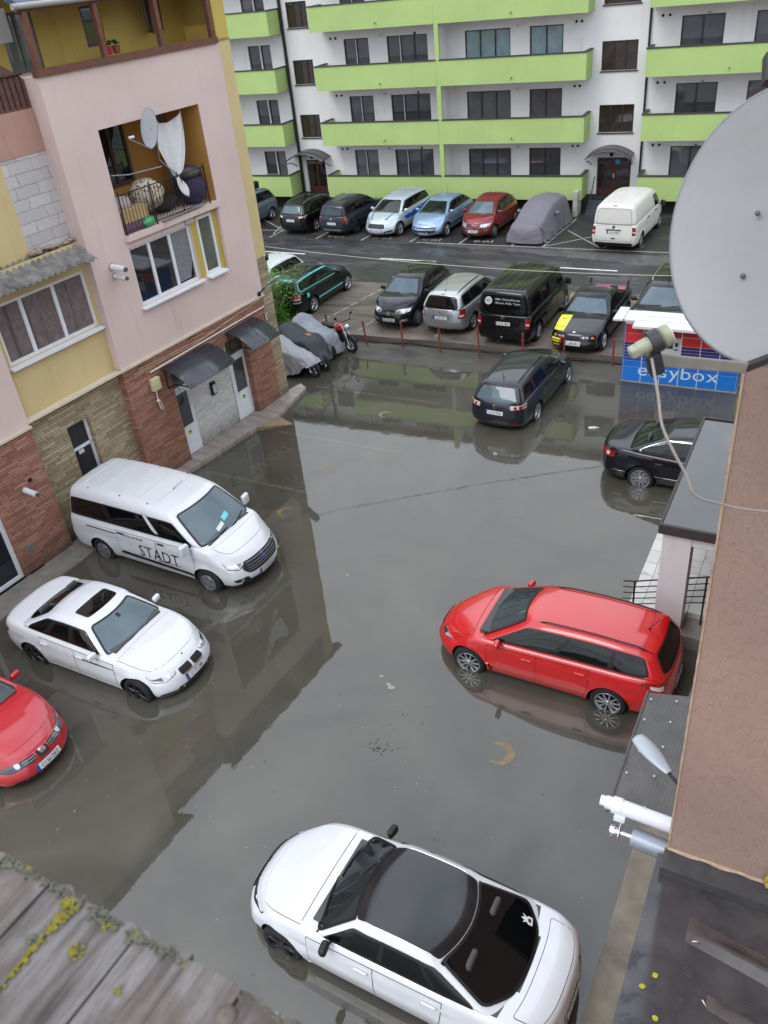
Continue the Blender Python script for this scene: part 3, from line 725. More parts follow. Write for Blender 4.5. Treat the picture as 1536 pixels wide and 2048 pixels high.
c.patch('grille', c.ffront, rounded([(-.50,.56),(.50,.56),(.62,.70),(.50,.82),(-.50,.82),(-.62,.70)], .07), MT['blackplastic'], .012, (.016, MT['chrome']), extra=[([(-.5,z),(.5,z),(.5,z+.012),(-.5,z+.012)], .022, MT['silver']) for z in (.61,.66,.71,.76)])
c.badge(c.ffront, 0, .71, .075, MT['chrome'], MT['plateblue']); c.plate('CJ 20 SUK', c.ffront, .45, 1); bumper(c, 1, .27, .40, .72)
c.corner_light('fog_light', [(-.18,.40),(.10,.40),(.14,.48),(-.14,.50)], MT['blackplastic'], inner=[(circle(-.02,.445,.035), .012, MT['reflector'])])
c.corner_light('tail_light', [(-.02,.80),(.10,.80),(.10,1.15),(-.02,1.15)], MT['red'], -1); c.plate('CJ 20 SUK', c.frear, .62, -1)
for sg in (-1, 1):
    f = c.fside(sg)
    c.patch('side_moulding', f, [(-.95,.48),(1.30,.42),(1.38,.49),(-.90,.57)], MT['blackplastic'], .012)
    c.patch('door_track', f, [(-2.0,1.005),(-1.0,1.005),(-1.0,1.03),(-2.0,1.03)], MT['blackplastic'], .006)
    c.letters('side_lettering', f, 'STADT', .30, .32, .74, MT['ink'], .011, None, -sg, .88)
    mb = MB()
    for x in (-.16, .66, 1.0):      # serif feet of the capitals
        pass
    c.letters('side_lettering', f, 'druma pardoseli', .075, -.42, 1.06, MT['ink'], .011, None, -sg, .9)
    c.letters('side_lettering', f, 'www.stadtconstruct.ro', .055, .62, .60, MT['ink'], .014, None, -sg, .9)
for x in (-.78, -.42, -.06, .30, .62): c.patch('roof_rib', c.gtop, rounded([(x-.004,-.72),(x+.012,-.72),(x+.012,.72),(x-.004,.72)], .01, 2.3, .8), P_['white'], .014, None, (2.3, .8), (.05, .2))
for a in (-.62, .0, .52):
    for sg in (-1, 1): c.patch('roof_plug', c.gtop, circle(a, sg*.86, .022, 8, 2.3, .8), MT['blackplastic'], .012, None, (2.3, .8))
c.antenna(.62, .3, 1.1); bumper(c, -1, .28, .45, .8)
mb = MB()
c.layer(mb, c.gfront, [(-.30,.20),(-.02,.26),(-.02,.34),(-.30,.28)], .013, 0); c.layer(mb, c.gfront, [(.05,.30),(.30,.34),(.30,.44),(.05,.40)], .013, 1)
c.put('dashboard_paper', mb.rawmesh('dashboard_paper', [MT['plate'], MT['turq']]))

# ---- white saloon with sunroof, middle of the left row
c = Car(L=4.53, W=1.82, H=1.415, wb=2.76, fo=.80, zb=.17, R=.32, rimr=.75, paint=P_['white'], sc=SCALE, bowf=.32, bowp=2.8, bowr=.18,
        top=[(0,.62),(.025,.70),(.1,.80),(.27,.935),(.5,.965),(.78,1.0),(.86,1.03),(.96,1.02),(1,.96)], gh=(.265,.42,.685,.865), roofw=.67, bow_w=.16)
c.build('white_saloon_car', 'white saloon car with a dark sunroof, in front of the white minibus', 'car', place(c, mid(c, -1), (-11.53,8.27), -3.4, -.15), R(-3.4))
finish(c, (G_['brown'], G_['pale'], G_['dark']), (-.40, .18), 'sedan', (5, 'vee'), [1.02, -.02, -.98], rimmat=MT['darkalloy'], wb_=.9)
c.patch('sunroof', c.gtop, rounded([(.06,-.66),(.72,-.66),(.72,.66),(.06,.66)], .06, .8, .6), G_['roof'], .007, (.012, MT['rubber']), (.8, .6), (.1, .12))
c.corner_light('headlight', [(-.26,.60),(-.02,.55),(.30,.62),(.40,.70),(.0,.68),(-.26,.67)], MT['lens'], inner=[(circle(-.10,.625,.04), .012, MT['reflector']), ([(.0,.57),(.25,.635),(.2,.66),(.0,.64)], .011, MT['lensdark'])], border=(.008, MT['rubber']))
for sg in (-1, 1): c.patch('grille', c.ffront, rounded([(sg*.03,.53),(sg*.30,.53),(sg*.32,.60),(sg*.24,.66),(sg*.05,.66)], .05), MT['blackplastic'], .012, (.016, MT['chrome']), extra=[([(sg*(.08+.06*k),.545),(sg*(.095+.06*k),.545),(sg*(.095+.06*k),.65),(sg*(.08+.06*k),.65)], .02, MT['dark']) for k in range(4)])
c.badge(c.ftop, c.L/2-.16, 0, .042, MT['chrome'], MT['plateblue']); c.plate('C 77 288', c.ffront, .44, 1); c.patch('bumper_insert', c.ffront, rounded([(-.5,.26),(.5,.26),(.46,.36),(-.46,.36)], .03), MT['blackplastic'], .006)
c.corner_light('fog_slot', [(-.22,.27),(.16,.27),(.10,.33),(-.22,.31)], MT['blackplastic'])
c.corner_light('tail_light', [(-.30,.72),(.20,.76),(.24,.86),(-.02,.88),(-.30,.86)], MT['red'], -1); c.plate('C 77 288', c.frear, .64, -1); tailgate(c, .5, .94); sill(c, mat=P_['white']); bumper(c, -1)
c.patch('rain_sensor', c.gfront, [(-.06,.74),(.06,.74),(.06,.86),(-.06,.86)], MT['ink'], .011)

# ---- crimson hatchback cut by the left frame edge
c = Car(L=4.44, W=1.74, H=1.43, wb=2.51, fo=.88, zb=.19, R=.31, rimr=.68, paint=P_['rosso'], sc=SCALE, bowf=.36,
        top=[(0,.60),(.025,.68),(.1,.78),(.27,.93),(.5,.96),(.8,1.02),(.96,1.0),(1,.94)], gh=(.265,.44,.74,.90), roofw=.66)
c.build('crimson_saloon_car', 'crimson red car with a split black grille, cut off by the photo edge', 'car', place(c, (c.L/2-.02, 0), (-10.55,6.25), -4, -.13), R(-4))
finish(c, (G_['side'], G_['wind'], G_['dark']), (-.40, .18), 'sedan', rim5, [.98, -.02, -.9])
c.corner_light('headlight', [(-.30,.55),(-.02,.52),(.26,.60),(.34,.67),(.0,.64),(-.30,.62)], MT['lensdark'], border=(.008, MT['rubber']), inner=[(circle(-.12,.58,.04), .012, MT['lens'])])
for sg in (-1, 1): c.patch('grille', c.ffront, rounded([(sg*.16,.53),(sg*.42,.53),(sg*.42,.62),(sg*.16,.62)], .03), MT['blackplastic'], .008, extra=[([(sg*.17,z),(sg*.41,z),(sg*.41,z+.01),(sg*.17,z+.01)], .016, MT['silver']) for z in (.55,.575,.6)])
c.patch('badge', c.ffront, rounded([(-.12,.51),(.12,.51),(.12,.66),(-.12,.66)], .05), MT['blackplastic'], .014, (.012, P_['rosso']), extra=[(rounded([(-.06,.55),(.06,.55),(.06,.625),(-.06,.625)], .02), .022, MT['chrome'])])
c.plate('CJ 66 DEZ', c.ffront, .41, 1); c.patch('bumper_insert', c.ffront, rounded([(-.66,.25),(.66,.25),(.6,.33),(-.6,.33)], .03), MT['blackplastic'], .006); c.corner_light('tail_light', [(-.1,.7),(.2,.7),(.24,.86),(-.1,.86)], MT['red'], -1); bumper(c, -1)

# ---- dark grey estate, rear towards us
c = Car(L=4.77, W=1.78, H=1.46, wb=2.675, fo=.97, zb=.2, R=.32, rimr=.73, paint=P_['gunmetal'], sc=SCALE, bowf=.4, bowr=.2,
        top=[(0,.62),(.03,.72),(.1,.82),(.25,.94),(.45,.965),(.75,1.0),(.95,1.0),(1,.96)], gh=(.24,.41,.915,.985), roofw=.66)
c.build('dark_grey_estate_car', 'dark grey estate car with roof rails, in the flood below the kerb of posts', 'car', place(c, mid(c, -1), (-5.66,22.79), 84.6, -.11), R(84.6))
finish(c, (G_['side'], G_['wind'], G_['pale']), (-.42, .18), 'wagon', rim5, [1.02, .02, -.94], rb_=.86, rc=(.06,.9))
c.rails(P_['gunmetal'], .84, -.9, .75, .035); c.antenna(-.72, .22); tailgate(c, .55, .95, .7)
for sg in (-1, 1): c.patch('tail_light', c.fcorner(sg, -1), rounded([(-.30,.80),(.22,.84),(.26,.93),(-.30,.92)], .03), MT['clear'], .008, None, (1,1), (.05,.05), None, None, [(circle(-.16,.86,.042), .014, MT['red']), (circle(-.02,.865,.05), .014, MT['red']), ([(.03,.855),(.22,.86),(.24,.92),(.03,.91)], .013, MT['red'])])
c.plate('CJ 95 PSA', c.frear, .69, -1); c.badge(c.frear, 0, .865, .055, MT['chrome'], P_['gunmetal']); bumper(c, -1, .22, .30, .6); sill(c)
for sg in (-1, 1): c.patch('reflector', c.frear, [(sg*.5,.33),(sg*.68,.33),(sg*.68,.36),(sg*.5,.36)], MT['red'], .008)
c.corner_light('headlight', [(-.26,.56),(-.02,.54),(.26,.64),(.3,.7),(-.26,.66)], MT['lens']); c.patch('grille', c.ffront, [(-.35,.45),(.35,.45),(.4,.6),(-.4,.6)], MT['blackplastic'], .007)

# ---- black saloon half under the porch roof
c = Car(L=4.765, W=1.82, H=1.465, wb=2.71, fo=.92, zb=.19, R=.33, rimr=.74, paint=P_['navy'], sc=SCALE, bowf=.36, bowr=.26,
        top=[(0,.64),(.03,.74),(.1,.84),(.24,.955),(.5,.98),(.78,1.03),(.86,1.06),(.97,1.03),(1,.96)], gh=(.225,.39,.68,.865), roofw=.66)
c.build('black_saloon_car', 'black saloon car with chrome trimmed windows, half hidden by the porch roof', 'car', place(c, (c.xr, -(c.W/2-.02)), (-2.37,18.53), -4.5, -.13), R(-4.5))
finish(c, (G_['side'], G_['wind'], G_['green']), (-.42, .16), 'sedan', (9, 'vee'), [1.04, -.0, -1.0], trim=MT['chrome'], rb_=.88, rc=(.03,.93))
c.corner_light('tail_light', [(-.20,.78),(.22,.80),(.26,.93),(.02,.96),(-.20,.95)], MT['red'], -1, inner=[(circle(.02,.87,.05), .012, MT['clear'])]); c.plate('CJ 08 WKD', c.frear, .66, -1); tailgate(c, .55, .95)
for sg in (-1, 1):
    for x0, x1 in ((-2.2,-1.72),(-.92,1.0)): c.patch('chrome_strip', c.fside(sg), [(x0,.47),(x1,.47),(x1,.49),(x0,.49)], MT['chrome'], .008)
c.corner_light('headlight', [(-.26,.58),(-.02,.56),(.26,.66),(.3,.72),(-.26,.68)], MT['lens']); bumper(c, -1)

# ---- upper pad behind the posts
ZP = .20
c = Car(L=4.07, W=1.74, H=1.52, wb=2.59, fo=.80, zb=.22, R=.31, rimr=.68, paint=P_['black'], sc=SCALE, bowf=.34,
        top=[(0,.76),(.03,.84),(.09,.92),(.25,1.02),(.5,1.02),(.8,1.06),(1,1.0)], gh=(.235,.41,.885,.985), roofw=.68)
c.build('black_hatchback', 'black hatchback facing us beside the silver estate, with pale windscreen', 'car', place(c, (c.xf, c.W/2-.02), (-11.83,27.14), -94, ZP), R(-94))
finish(c, (G_['dark'], G_['pale'], G_['dark']), (-.46, .12), 'wagon', rimc, [.92, -.02, -.84], mirror=MT['blackplastic'], rimmat=MT['steel'], handle=MT['blackplastic'])
c.corner_light('headlight', [(-.30,.66),(-.04,.62),(.18,.70),(.24,.82),(-.02,.80),(-.30,.72)], MT['lens'], inner=[(circle(-.06,.71,.05), .012, MT['reflector']), ([(-.28,.665),(-.15,.655),(-.15,.72),(-.28,.71)], .011, MT['lensdark'])])
c.patch('grille', c.ffront, rounded([(-.5,.56),(.5,.56),(.52,.70),(-.52,.70)], .03), MT['blackplastic'], .008, extra=[([(-.5,z),(.5,z),(.5,z+.015),(-.5,z+.015)], .016, MT['silver']) for z in (.61,.65)])
c.patch('badge', c.ffront, [(-.08,.69),(-.05,.58),(.05,.58),(.08,.69)], MT['chrome'], .02); c.plate('CJ 02 SRS', c.ffront, .43, 1); bumper(c, 1, .24, .36, .6)
c.corner_light('fog_light', [(-.18,.36),(.06,.36),(.06,.45),(-.14,.45)], MT['silver'], inner=[(circle(-.06,.405,.035), .012, MT['reflector'])]); c.antenna(.72, .3, .2); c.corner_light('tail_light', [(-.04,.7),(.14,.7),(.14,1.0),(-.04,1.0)], MT['red'], -1); sill(c)

c = Car(L=4.515, W=1.76, H=1.49, wb=2.70, fo=.90, zb=.2, R=.315, rimr=.70, paint=P_['silver'], sc=SCALE, bowf=.36, bowr=.18,
        top=[(0,.66),(.03,.75),(.1,.84),(.25,.96),(.5,.98),(.75,1.01),(.95,1.01),(1,.98)], gh=(.235,.41,.935,.99), roofw=.68)
c.build('silver_estate_car', 'silver estate car seen from behind, between the black hatchback and the black van', 'car', place(c, (c.xr, -(c.W/2-.02)), (-9.71,27.15), 85.2, ZP), R(85.2))
finish(c, (G_['side'], G_['wind'], G_['dark']), (-.42, .16), 'wagon', rim5, [.98, .0, -.9], rb_=.88, rc=(.05,.88))
c.rails(MT['blackplastic'], .85, -.9, .75, .02); c.antenna(-.8, .42, .5); tailgate(c, .5, .95, .72)
c.corner_light('tail_light', [(-.13,.66),(.12,.68),(.24,.98),(-.04,.96)], MT['red'], -1, inner=[([(-.08,.72),(.08,.73),(.1,.8),(-.08,.79)], .012, MT['clear'])])
c.patch('plate_recess', c.frear, rounded([(-.34,.62),(.34,.62),(.36,.76),(-.36,.76)], .03), MT['silver'], .007); c.plate('CJ 17 LCT', c.frear, .68, -1); c.badge(c.frear, 0, .85, .05, MT['chrome'], P_['silver']); bumper(c, -1, .2, .28)
c.patch('brake_light', c.gtop, [(-.985,-.13),(-.965,-.13),(-.965,.13),(-.985,.13)], MT['red'], .012); c.corner_light('headlight', [(-.26,.6),(-.02,.58),(.26,.66),(.3,.74),(-.26,.7)], MT['lens']); sill(c)

VT = dict(rows=(.38, .58), W=1.91, H=1.96, tw=.21, zb=.24, R=.33, rimr=.64, roofw=.84, tum=1.7, gr=.15, bowf=.3, bowr=.05, bow_r=.04, roofp=[(0,.97),(.1,.985),(.5,1.0),(.85,.985),(1,.955)],
        top=[(0,.80),(.025,.92),(.09,1.04),(.18,1.16),(.3,1.16),(.5,1.15),(1,1.15)], gh=(.165,.30,.985,.997), side=[(0,.93),(.15,.975),(.45,1.),(.7,.995),(.86,.985),(1,.965)], plan=[(0,.86),(.06,.93),(.15,.98),(.3,1),(.9,1),(.97,.985),(1,.955)])
def panelvan(paint_, name, label, loc_mid, hd, z, plate, glazed):
    c = Car(L=4.89, wb=3.0, fo=.90, paint=paint_, sc=1.01, **VT)
    c.build(name, label, 'van', place(c, mid(c, -1), loc_mid, hd, z), R(hd))
    if glazed: c.glazing([G_['dark']]*3, G_['wind'], G_['dark'], (-.30, .44), c0=.12, c1=.74, a0=-.93, a1=.93, rear='box', wc=(.05,.9), rc=(.10,.88), rb_=.9)
    else:
        c.glazing([G_['side']], G_['wind'], None, (), c0=.10, c1=.76, a0=.52, a1=.93, rear='box', wc=(.05,.9))
        c.patch('blank_window', c.grear, rounded([(-.86,.12),(.86,.12),(.82,.84),(-.82,.84)], .10, .85, .8), paint_, .008, (.012, MT['gap']), (.85, .8), (.2, .2))
        for sg in (-1, 1):
            for a0, a1 in ((-.9,-.28),(-.22,.46)): c.patch('side_panel', c.gside(sg), rounded([(a0,.12),(a1,.12),(a1,.74),(a0,.74)], .07, 2.1, .8), paint_, -.004, (.007, MT['gap']), (2.1, .8), (.1, .2))
    c.doors([1.42, .46], z0=.34, hz=.1, rearcut=False, handle=MT['blackplastic']); c.doors([.44, -.72], z0=.34, hz=.1, rearcut=False, handle=MT['blackplastic'])
    c.bonnet(u0=.03, u1=.155, w=.8, w1=.66); c.wheels((8, 'multi') if not glazed else rimv, rimmat=MT['steel']); c.mirrors(MT['blackplastic'], a=.86, c=.08, out=.18, size=(.05,.11,.12))
    c.patch('tailgate', c.frear, rounded([(-.80,.50),(.80,.50),(.80,1.10),(-.80,1.10)], .05), paint_, .004, (.009, MT['gap']))
    c.corner_light('tail_light', [(-.10,.74),(.07,.74),(.07,1.06),(-.10,1.06)], MT['red'], -1, inner=[([(-.08,.84),(.05,.84),(.05,.90),(-.08,.90)], .012, MT['clear'])])
    c.plate(plate, c.frear, .86, -1); c.badge(c.frear, 0, 1.06, .065, MT['chrome'] if glazed else MT['blackplastic'], MT['blackplastic'] if glazed else MT['silver']); bumper(c, -1, .25, .42, .85)
    c.corner_light('headlight', [(-.26,.78),(-.02,.74),(.22,.80),(.3,.98),(-.2,.9)], MT['lens']); c.patch('grille', c.ffront, [(-.45,.66),(.45,.66),(.5,.78),(-.5,.78)], MT['blackplastic'], .008)
    for b in (-.5,-.17,.17,.5): c.patch('roof_rib', c.gtop, [(-.88,b-.03),(.7,b-.03),(.7,b+.03),(-.88,b+.03)], paint_, .012, None, (1,1), (.15,.1))
    return c
c = panelvan(P_['black'], 'black_van', 'black van with white lettering across its rear window', (-7.09,28.19), 86.3, ZP, 'CJ 03 NBA', True)
f = c.grear
c.letters('rear_lettering', f, 'H&R Christoffersen', .085, -.20, .70, MT['white'], .012, None, -1, 1.0, 0)
c.letters('rear_lettering', f, 'Historic Rally Team', .085, -.20, .555, MT['white'], .012, None, -1, 1.0, 0)
c.patch('round_logo', f, [(.60+x, .62+y) for x, y in [(p[0], p[1]) for p in circle(0, 0, .135, 12, .85, .8)]], MT['white'], .010, None, (.85, .8))
c.patch('round_logo', f, [(.60-.155,.57),(.60+.155,.57),(.60+.155,.67),(.60-.155,.67)], MT['white'], .0105, None, (.85, .8))
c.letters('round_logo', f, 'HRC', .085, .60, .62, MT['ink'], .013, None, -1, .95, 0)
for sg in (-1, 1): c.patch('reflector', c.frear, [(sg*.6,.30),(sg*.82,.30),(sg*.82,.33),(sg*.6,.33)], MT['red'], .012)
mb = MB(); p = Vector((-c.L/2-.02, 0, .36)); mb.tube([p+Vector((.1,0,0)), p+Vector((-.08,0,0)), p+Vector((-.08,0,.06))], .02, 8); mb.ell(p+Vector((-.08,0,.08)), .028, .028, .028); c.put('tow_ball', mb.mesh('tow_ball', [MT['chrome']]))

c = Car(L=4.43, W=1.72, H=1.365, wb=2.70, fo=.78, zb=.19, R=.31, rimr=.72, paint=P_['navy'], sc=SCALE, bowf=.16, bowr=.12,
        top=[(0,.62),(.02,.69),(.1,.74),(.3,.875),(.5,.90),(.76,.94),(.84,.96),(.97,.94),(1,.88)], gh=(.30,.44,.68,.83), roofw=.68, Fp=[(0,-.12),(.2,-.01),(.45,0),(.6,-.03),(.7,-.06),(1,-.10)])
c.build('black_coupe', 'black coupe with a yellow bonnet stripe and a high rear wing', 'car', place(c, mid(c, 1), (-4.78,27.66), -94.5, ZP), R(-94.5))
finish(c, (G_['dark'], G_['pale'], G_['dark']), (-.16,), 'coupe', rim5, [.92, -.42], mirror=MT['blackplastic'], rearcut=False, wb_=.9)
c.patch('bonnet_stripe', c.ftop, [(c.L/2-.14,-.74),(c.L/2-.14,-.36),(c.L/2-1.22,-.36),(c.L/2-1.22,-.74)], MT['yellow'], .009, None, (1,1), (.1,.1))
c.letters('stripe_lettering', c.ftop, 'NCI', .09, c.L/2-.95, -.55, MT['ink'], .013, None, 1, 1, R(90)); c.letters('stripe_lettering', c.ftop, 'RACING', .07, c.L/2-.45, -.55, MT['ink'], .013, None, 1, .9, R(90))
c.patch('bumper_stripe', c.ffront, [(-.74,.24),(-.44,.24),(-.44,.52),(-.74,.52)], MT['yellow'], .008, None, (1,1), (.1,.1), extra=[([(-.75,z),(-.43,z),(-.43,z+.028),(-.75,z+.028)], .012, MT['ink']) for z in (.28,.36,.44)]+[([(-.43,.22),(-.39,.22),(-.39,.56),(-.43,.56)], .012, M('orange tape', (196,74,40), .5))])
c.corner_light('headlight', [(-.36,.55),(-.02,.55),(.10,.56),(.10,.65),(-.36,.65)], MT['lensdark'], inner=[(circle(-.24,.60,.04), .012, MT['lens']), (circle(-.12,.60,.04), .012, MT['lens']), ([(.0,.56),(.09,.565),(.09,.64),(.0,.64)], .011, MT['amber'])])
for sg in (-1, 1): c.patch('grille', c.ffront, rounded([(sg*.02,.54),(sg*.20,.54),(sg*.20,.64),(sg*.02,.64)], .03), MT['blackplastic'], .012, (.01, MT['rubber']))
c.badge(c.ftop, c.L/2-.12, 0, .045, MT['white']); c.plate('CJ 48 NKO', c.ffront, .42, 1); bumper(c, 1, .22, .34, .55)
mb = MB(); zw = 1.22
for sg in (-1, 1): mb.obox((-c.L/2+.34, sg*.66, .93), (-.10, 0, zw-.93), .03, .22, (1,0,0))
mb.prism([(-.17,-.012),(.05,-.025),(.17,.0),(.05,.03),(-.17,.02)], lambda x, z: (-c.L/2+.26+x, -.74, zw+z), lambda x, z: (-c.L/2+.26+x, .74, zw+z))
c.put('rear_wing', mb.mesh('rear_wing', [P_['navy']])); c.patch('boot_panel', c.ftop, [(-c.L/2+.12,-.62),(-c.L/2+.12,.62),(-c.L/2+.62,.62),(-c.L/2+.62,-.62)], MT['pink'], .008)
c.corner_light('tail_light', [(-.4,.66),(.06,.66),(.06,.82),(-.4,.82)], MT['red'], -1); sill(c, mat=P_['navy'])

c = Car(L=4.66, W=1.88, H=1.68, wb=2.70, fo=.92, zb=.26, R=.35, rimr=.70, paint=P_['black'], sc=SCALE, bowf=.34,
        top=[(0,.84),(.03,.94),(.1,1.02),(.26,1.13),(.5,1.13),(.8,1.17),(1,1.1)], gh=(.24,.41,.92,.99), roofw=.70)
c.build('black_offroad_car', 'black car with silver roof rails behind the parcel locker', 'car', (-3.25, 28.5, ZP), R(-94.5))
finish(c, (G_['dark'], G_['pale'], G_['dark']), (-.42, .14), 'wagon', rim5, [1.02, -.0, -.92], mirror=MT['blackplastic'])
c.rails(MT['chrome'], .86, -.9, .8, .04); c.antenna(.82, .5, .02); c.corner_light('headlight', [(-.3,.78),(-.02,.74),(.26,.84),(.3,.92),(-.3,.86)], MT['lens']); c.plate('CJ 63 HRA', c.ffront, .5, 1)
c.patch('grille', c.ffront, [(-.4,.62),(.4,.62),(.45,.8),(-.45,.8)], MT['blackplastic'], .008); c.corner_light('tail_light', [(-.1,.9),(.2,.9),(.2,1.1),(-.1,1.1)], MT['red'], -1)

c = Car(L=4.57, W=1.78, H=1.47, wb=2.58, fo=.90, zb=.19, R=.32, rimr=.72, paint=P_['black'], sc=SCALE, bowf=.36, bowr=.16,
        top=[(0,.66),(.03,.75),(.1,.84),(.25,.955),(.5,.975),(.75,1.01),(.95,1.02),(1,.98)], gh=(.24,.41,.925,.985), roofw=.67)
c.build('black_estate_car', 'black estate car with turquoise stripes round its windows, beside the green bush', 'car', place(c, mid(c, -1), (-16.41,28.97), 85.5, ZP), R(85.5))
finish(c, (G_['side'], G_['wind'], G_['side']), (-.44, .14), 'wagon', rim5, [1.0, .02, -.9], trim=MT['turq'], trimw=.045, rc=(.06,.86), rb_=.86)
for sg in (-1, 1): c.patch('side_stripe', c.fside(sg), [(-.85,.46),(.95,.46),(.95,.51),(-.85,.51)], MT['turq'], .009)
c.patch('roof_stripe', c.gtop, [(-.985,-.8),(-.90,-.8),(-.90,.8),(-.985,.8)], MT['turq'], .012, None, (1,1), (.05,.2))
for sg in (-1, 1): c.patch('fuel_flap_sticker', c.fside(sg), rounded([(-1.62,.72),(-1.44,.72),(-1.44,.88),(-1.62,.88)], .04), MT['turq'], .009)
c.corner_light('tail_light', [(-.16,.70),(.20,.72),(.22,.96),(-.10,.95)], MT['red'], -1, inner=[([(-.12,.78),(.16,.79),(.16,.84),(-.12,.83)], .012, MT['clear']), ([(-.16,.66),(.20,.67),(.20,.70),(-.16,.69)], .012, MT['turq'])])
c.plate('CJ 40 FGM', c.frear, .74, -1); tailgate(c, .5, .95); c.antenna(-.8, .3); c.rails(MT['blackplastic'], .86, -.9, .75, .02); bumper(c, -1)
c.corner_light('headlight', [(-.26,.6),(-.02,.58),(.26,.66),(.3,.74),(-.26,.7)], MT['lens'])

c = Car(L=4.2, W=1.76, H=1.48, wb=2.57, fo=.88, zb=.2, R=.315, rimr=.70, paint=P_['white'], sc=SCALE, bowf=.34,
        top=[(0,.66),(.03,.75),(.1,.85),(.26,.97),(.5,.98),(.8,1.03),(1,.98)], gh=(.245,.42,.88,.985), roofw=.68)
c.build('white_hatchback', 'white hatchback half hidden behind the corner of the pink building', 'car', (-19.4, 28.75, ZP), R(-95.5))
finish(c, (G_['dark'], G_['wind'], G_['dark']), (-.44, .14), 'wagon', rim5, [.95, .0, -.84])
c.antenna(-.7, .22); c.corner_light('headlight', [(-.3,.64),(-.02,.6),(.2,.68),(.2,.76),(-.3,.72)], MT['lens']); c.corner_light('tail_light', [(-.1,.75),(.2,.76),(.2,.95),(-.1,.95)], MT['red'], -1); c.plate('CJ 52 LKT', c.ffront, .46, 1)

# ---- far row below the green balconies
c = Car(L=4.50, W=1.80, H=1.60, wb=2.70, fo=.92, zb=.22, R=.32, rimr=.70, paint=P_['iron'], sc=SCALE, bowf=.36, bowr=.2,
        top=[(0,.74),(.03,.84),(.1,.94),(.24,1.06),(.5,1.05),(.8,1.08),(1,1.0)], gh=(.2,.40,.90,.985), roofw=.68)
c.build('blue_grey_estate_car', 'blue grey family car carrying a black roof box', 'car', place(c, (c.xr, c.W/2-.02), (-25.9,40.30), -96, ZP), R(-96)); IRON = c
finish(c, (G_['side'], G_['wind'], G_['side']), (-.42, .14), 'wagon', rim5, [1.0, .0, -.9]); c.rails(MT['silver'], .85, -.85, .7, .03); c.corner_light('tail_light', [(-.05,.8),(.16,.8),(.14,1.06),(-.05,1.06)], MT['red'], -1)
c.corner_light('headlight', [(-.3,.7),(-.02,.66),(.24,.74),(.24,.84),(-.3,.78)], MT['lens'])
c = Car(L=4.56, W=1.79, H=1.49, wb=2.60, fo=.93, zb=.2, R=.315, rimr=.72, paint=P_['black'], sc=SCALE, bowf=.36, bowr=.2,
        top=[(0,.68),(.03,.77),(.1,.86),(.25,.97),(.5,.98),(.75,1.02),(.95,1.02),(1,.98)], gh=(.23,.41,.915,.985), roofw=.67)
c.build('black_estate_car', 'black estate car with silver roof rails, rear towards us by the left entrance', 'car', place(c, (c.xr, -(c.W/2-.02)), (-22.1,38.39), 84.2, ZP), R(84.2))
finish(c, (G_['dark'], G_['wind'], G_['pale']), (-.42, .14), 'wagon', rim5, [1.0, .0, -.9]); c.rails(MT['chrome'], .86, -.85, .75, .03)
c.corner_light('tail_light', [(-.26,.84),(.20,.90),(.24,.97),(-.26,.93)], MT['clear'], -1, inner=[([(-.05,.88),(.2,.91),(.2,.96),(-.05,.94)], .012, MT['red'])]); c.plate('CJ 90 MTI', c.frear, .74, -1); bumper(c, -1); tailgate(c, .5, .95); c.corner_light('headlight', [(-.26,.6),(-.02,.58),(.26,.66),(.3,.74),(-.26,.7)], MT['lens'])
c = Car(L=4.49, W=1.74, H=1.55, wb=2.63, fo=.84, zb=.22, R=.315, rimr=.70, paint=P_['slate'], sc=SCALE, bowf=.3, bowr=.1,
        top=[(0,.74),(.03,.84),(.1,.92),(.25,1.02),(.5,1.02),(.75,1.04),(.97,1.04),(1,1.02)], gh=(.235,.41,.95,.99), roofw=.72)
c.build('slate_estate_car', 'slate grey estate car, rear towards us with a silver bumper strip', 'car', place(c, (c.xr, -(c.W/2-.02)), (-19.7,38.26), 84.2, ZP), R(84.2))
finish(c, (G_['dark'], G_['wind'], G_['wind']), (-.42, .14), 'wagon', rim5, [.96, .0, -.9], mirror=MT['blackplastic'], rimmat=MT['darkalloy'], rb_=.86, rc=(.06,.8)); c.rails(MT['blackplastic'], .86, -.88, .75, .04)
c.corner_light('tail_light', [(-.08,.70),(.12,.70),(.12,1.0),(-.08,1.0)], MT['red'], -1); c.plate('CJ 71 UGA', c.frear, .68, -1); c.patch('badge', c.frear, [(-.06,.93),(-.04,.85),(.04,.85),(.06,.93)], MT['chrome'], .012); tailgate(c, .46, .98)
c.patch('bumper_insert', c.frear, rounded([(-.55,.34),(.55,.34),(.5,.41),(-.5,.41)], .02), MT['alloy'], .012); bumper(c, -1, .23, .34, .75); c.corner_light('headlight', [(-.26,.7),(-.02,.66),(.2,.7),(.2,.8),(-.26,.78)], MT['lens'])
c = Car(L=4.56, W=1.83, H=1.505, wb=2.65, fo=.90, zb=.2, R=.325, rimr=.72, paint=P_['taxi'], sc=SCALE, bowf=.42,
        top=[(0,.66),(.03,.76),(.1,.86),(.22,.985),(.4,1.0),(.7,1.03),(.95,1.04),(1,1.0)], gh=(.205,.40,.93,.992), roofw=.68)
c.build('silver_estate_car', 'silver estate car with blue stripes along its sides, facing the road', 'car', place(c, (c.xf, c.W/2-.02), (-17.25,38.07), -95.8, ZP), R(-95.8))
finish(c, (G_['side'], G_['green'], G_['dark']), (-.44, .16), 'wagon', rim10, [1.02, .06, -.92])
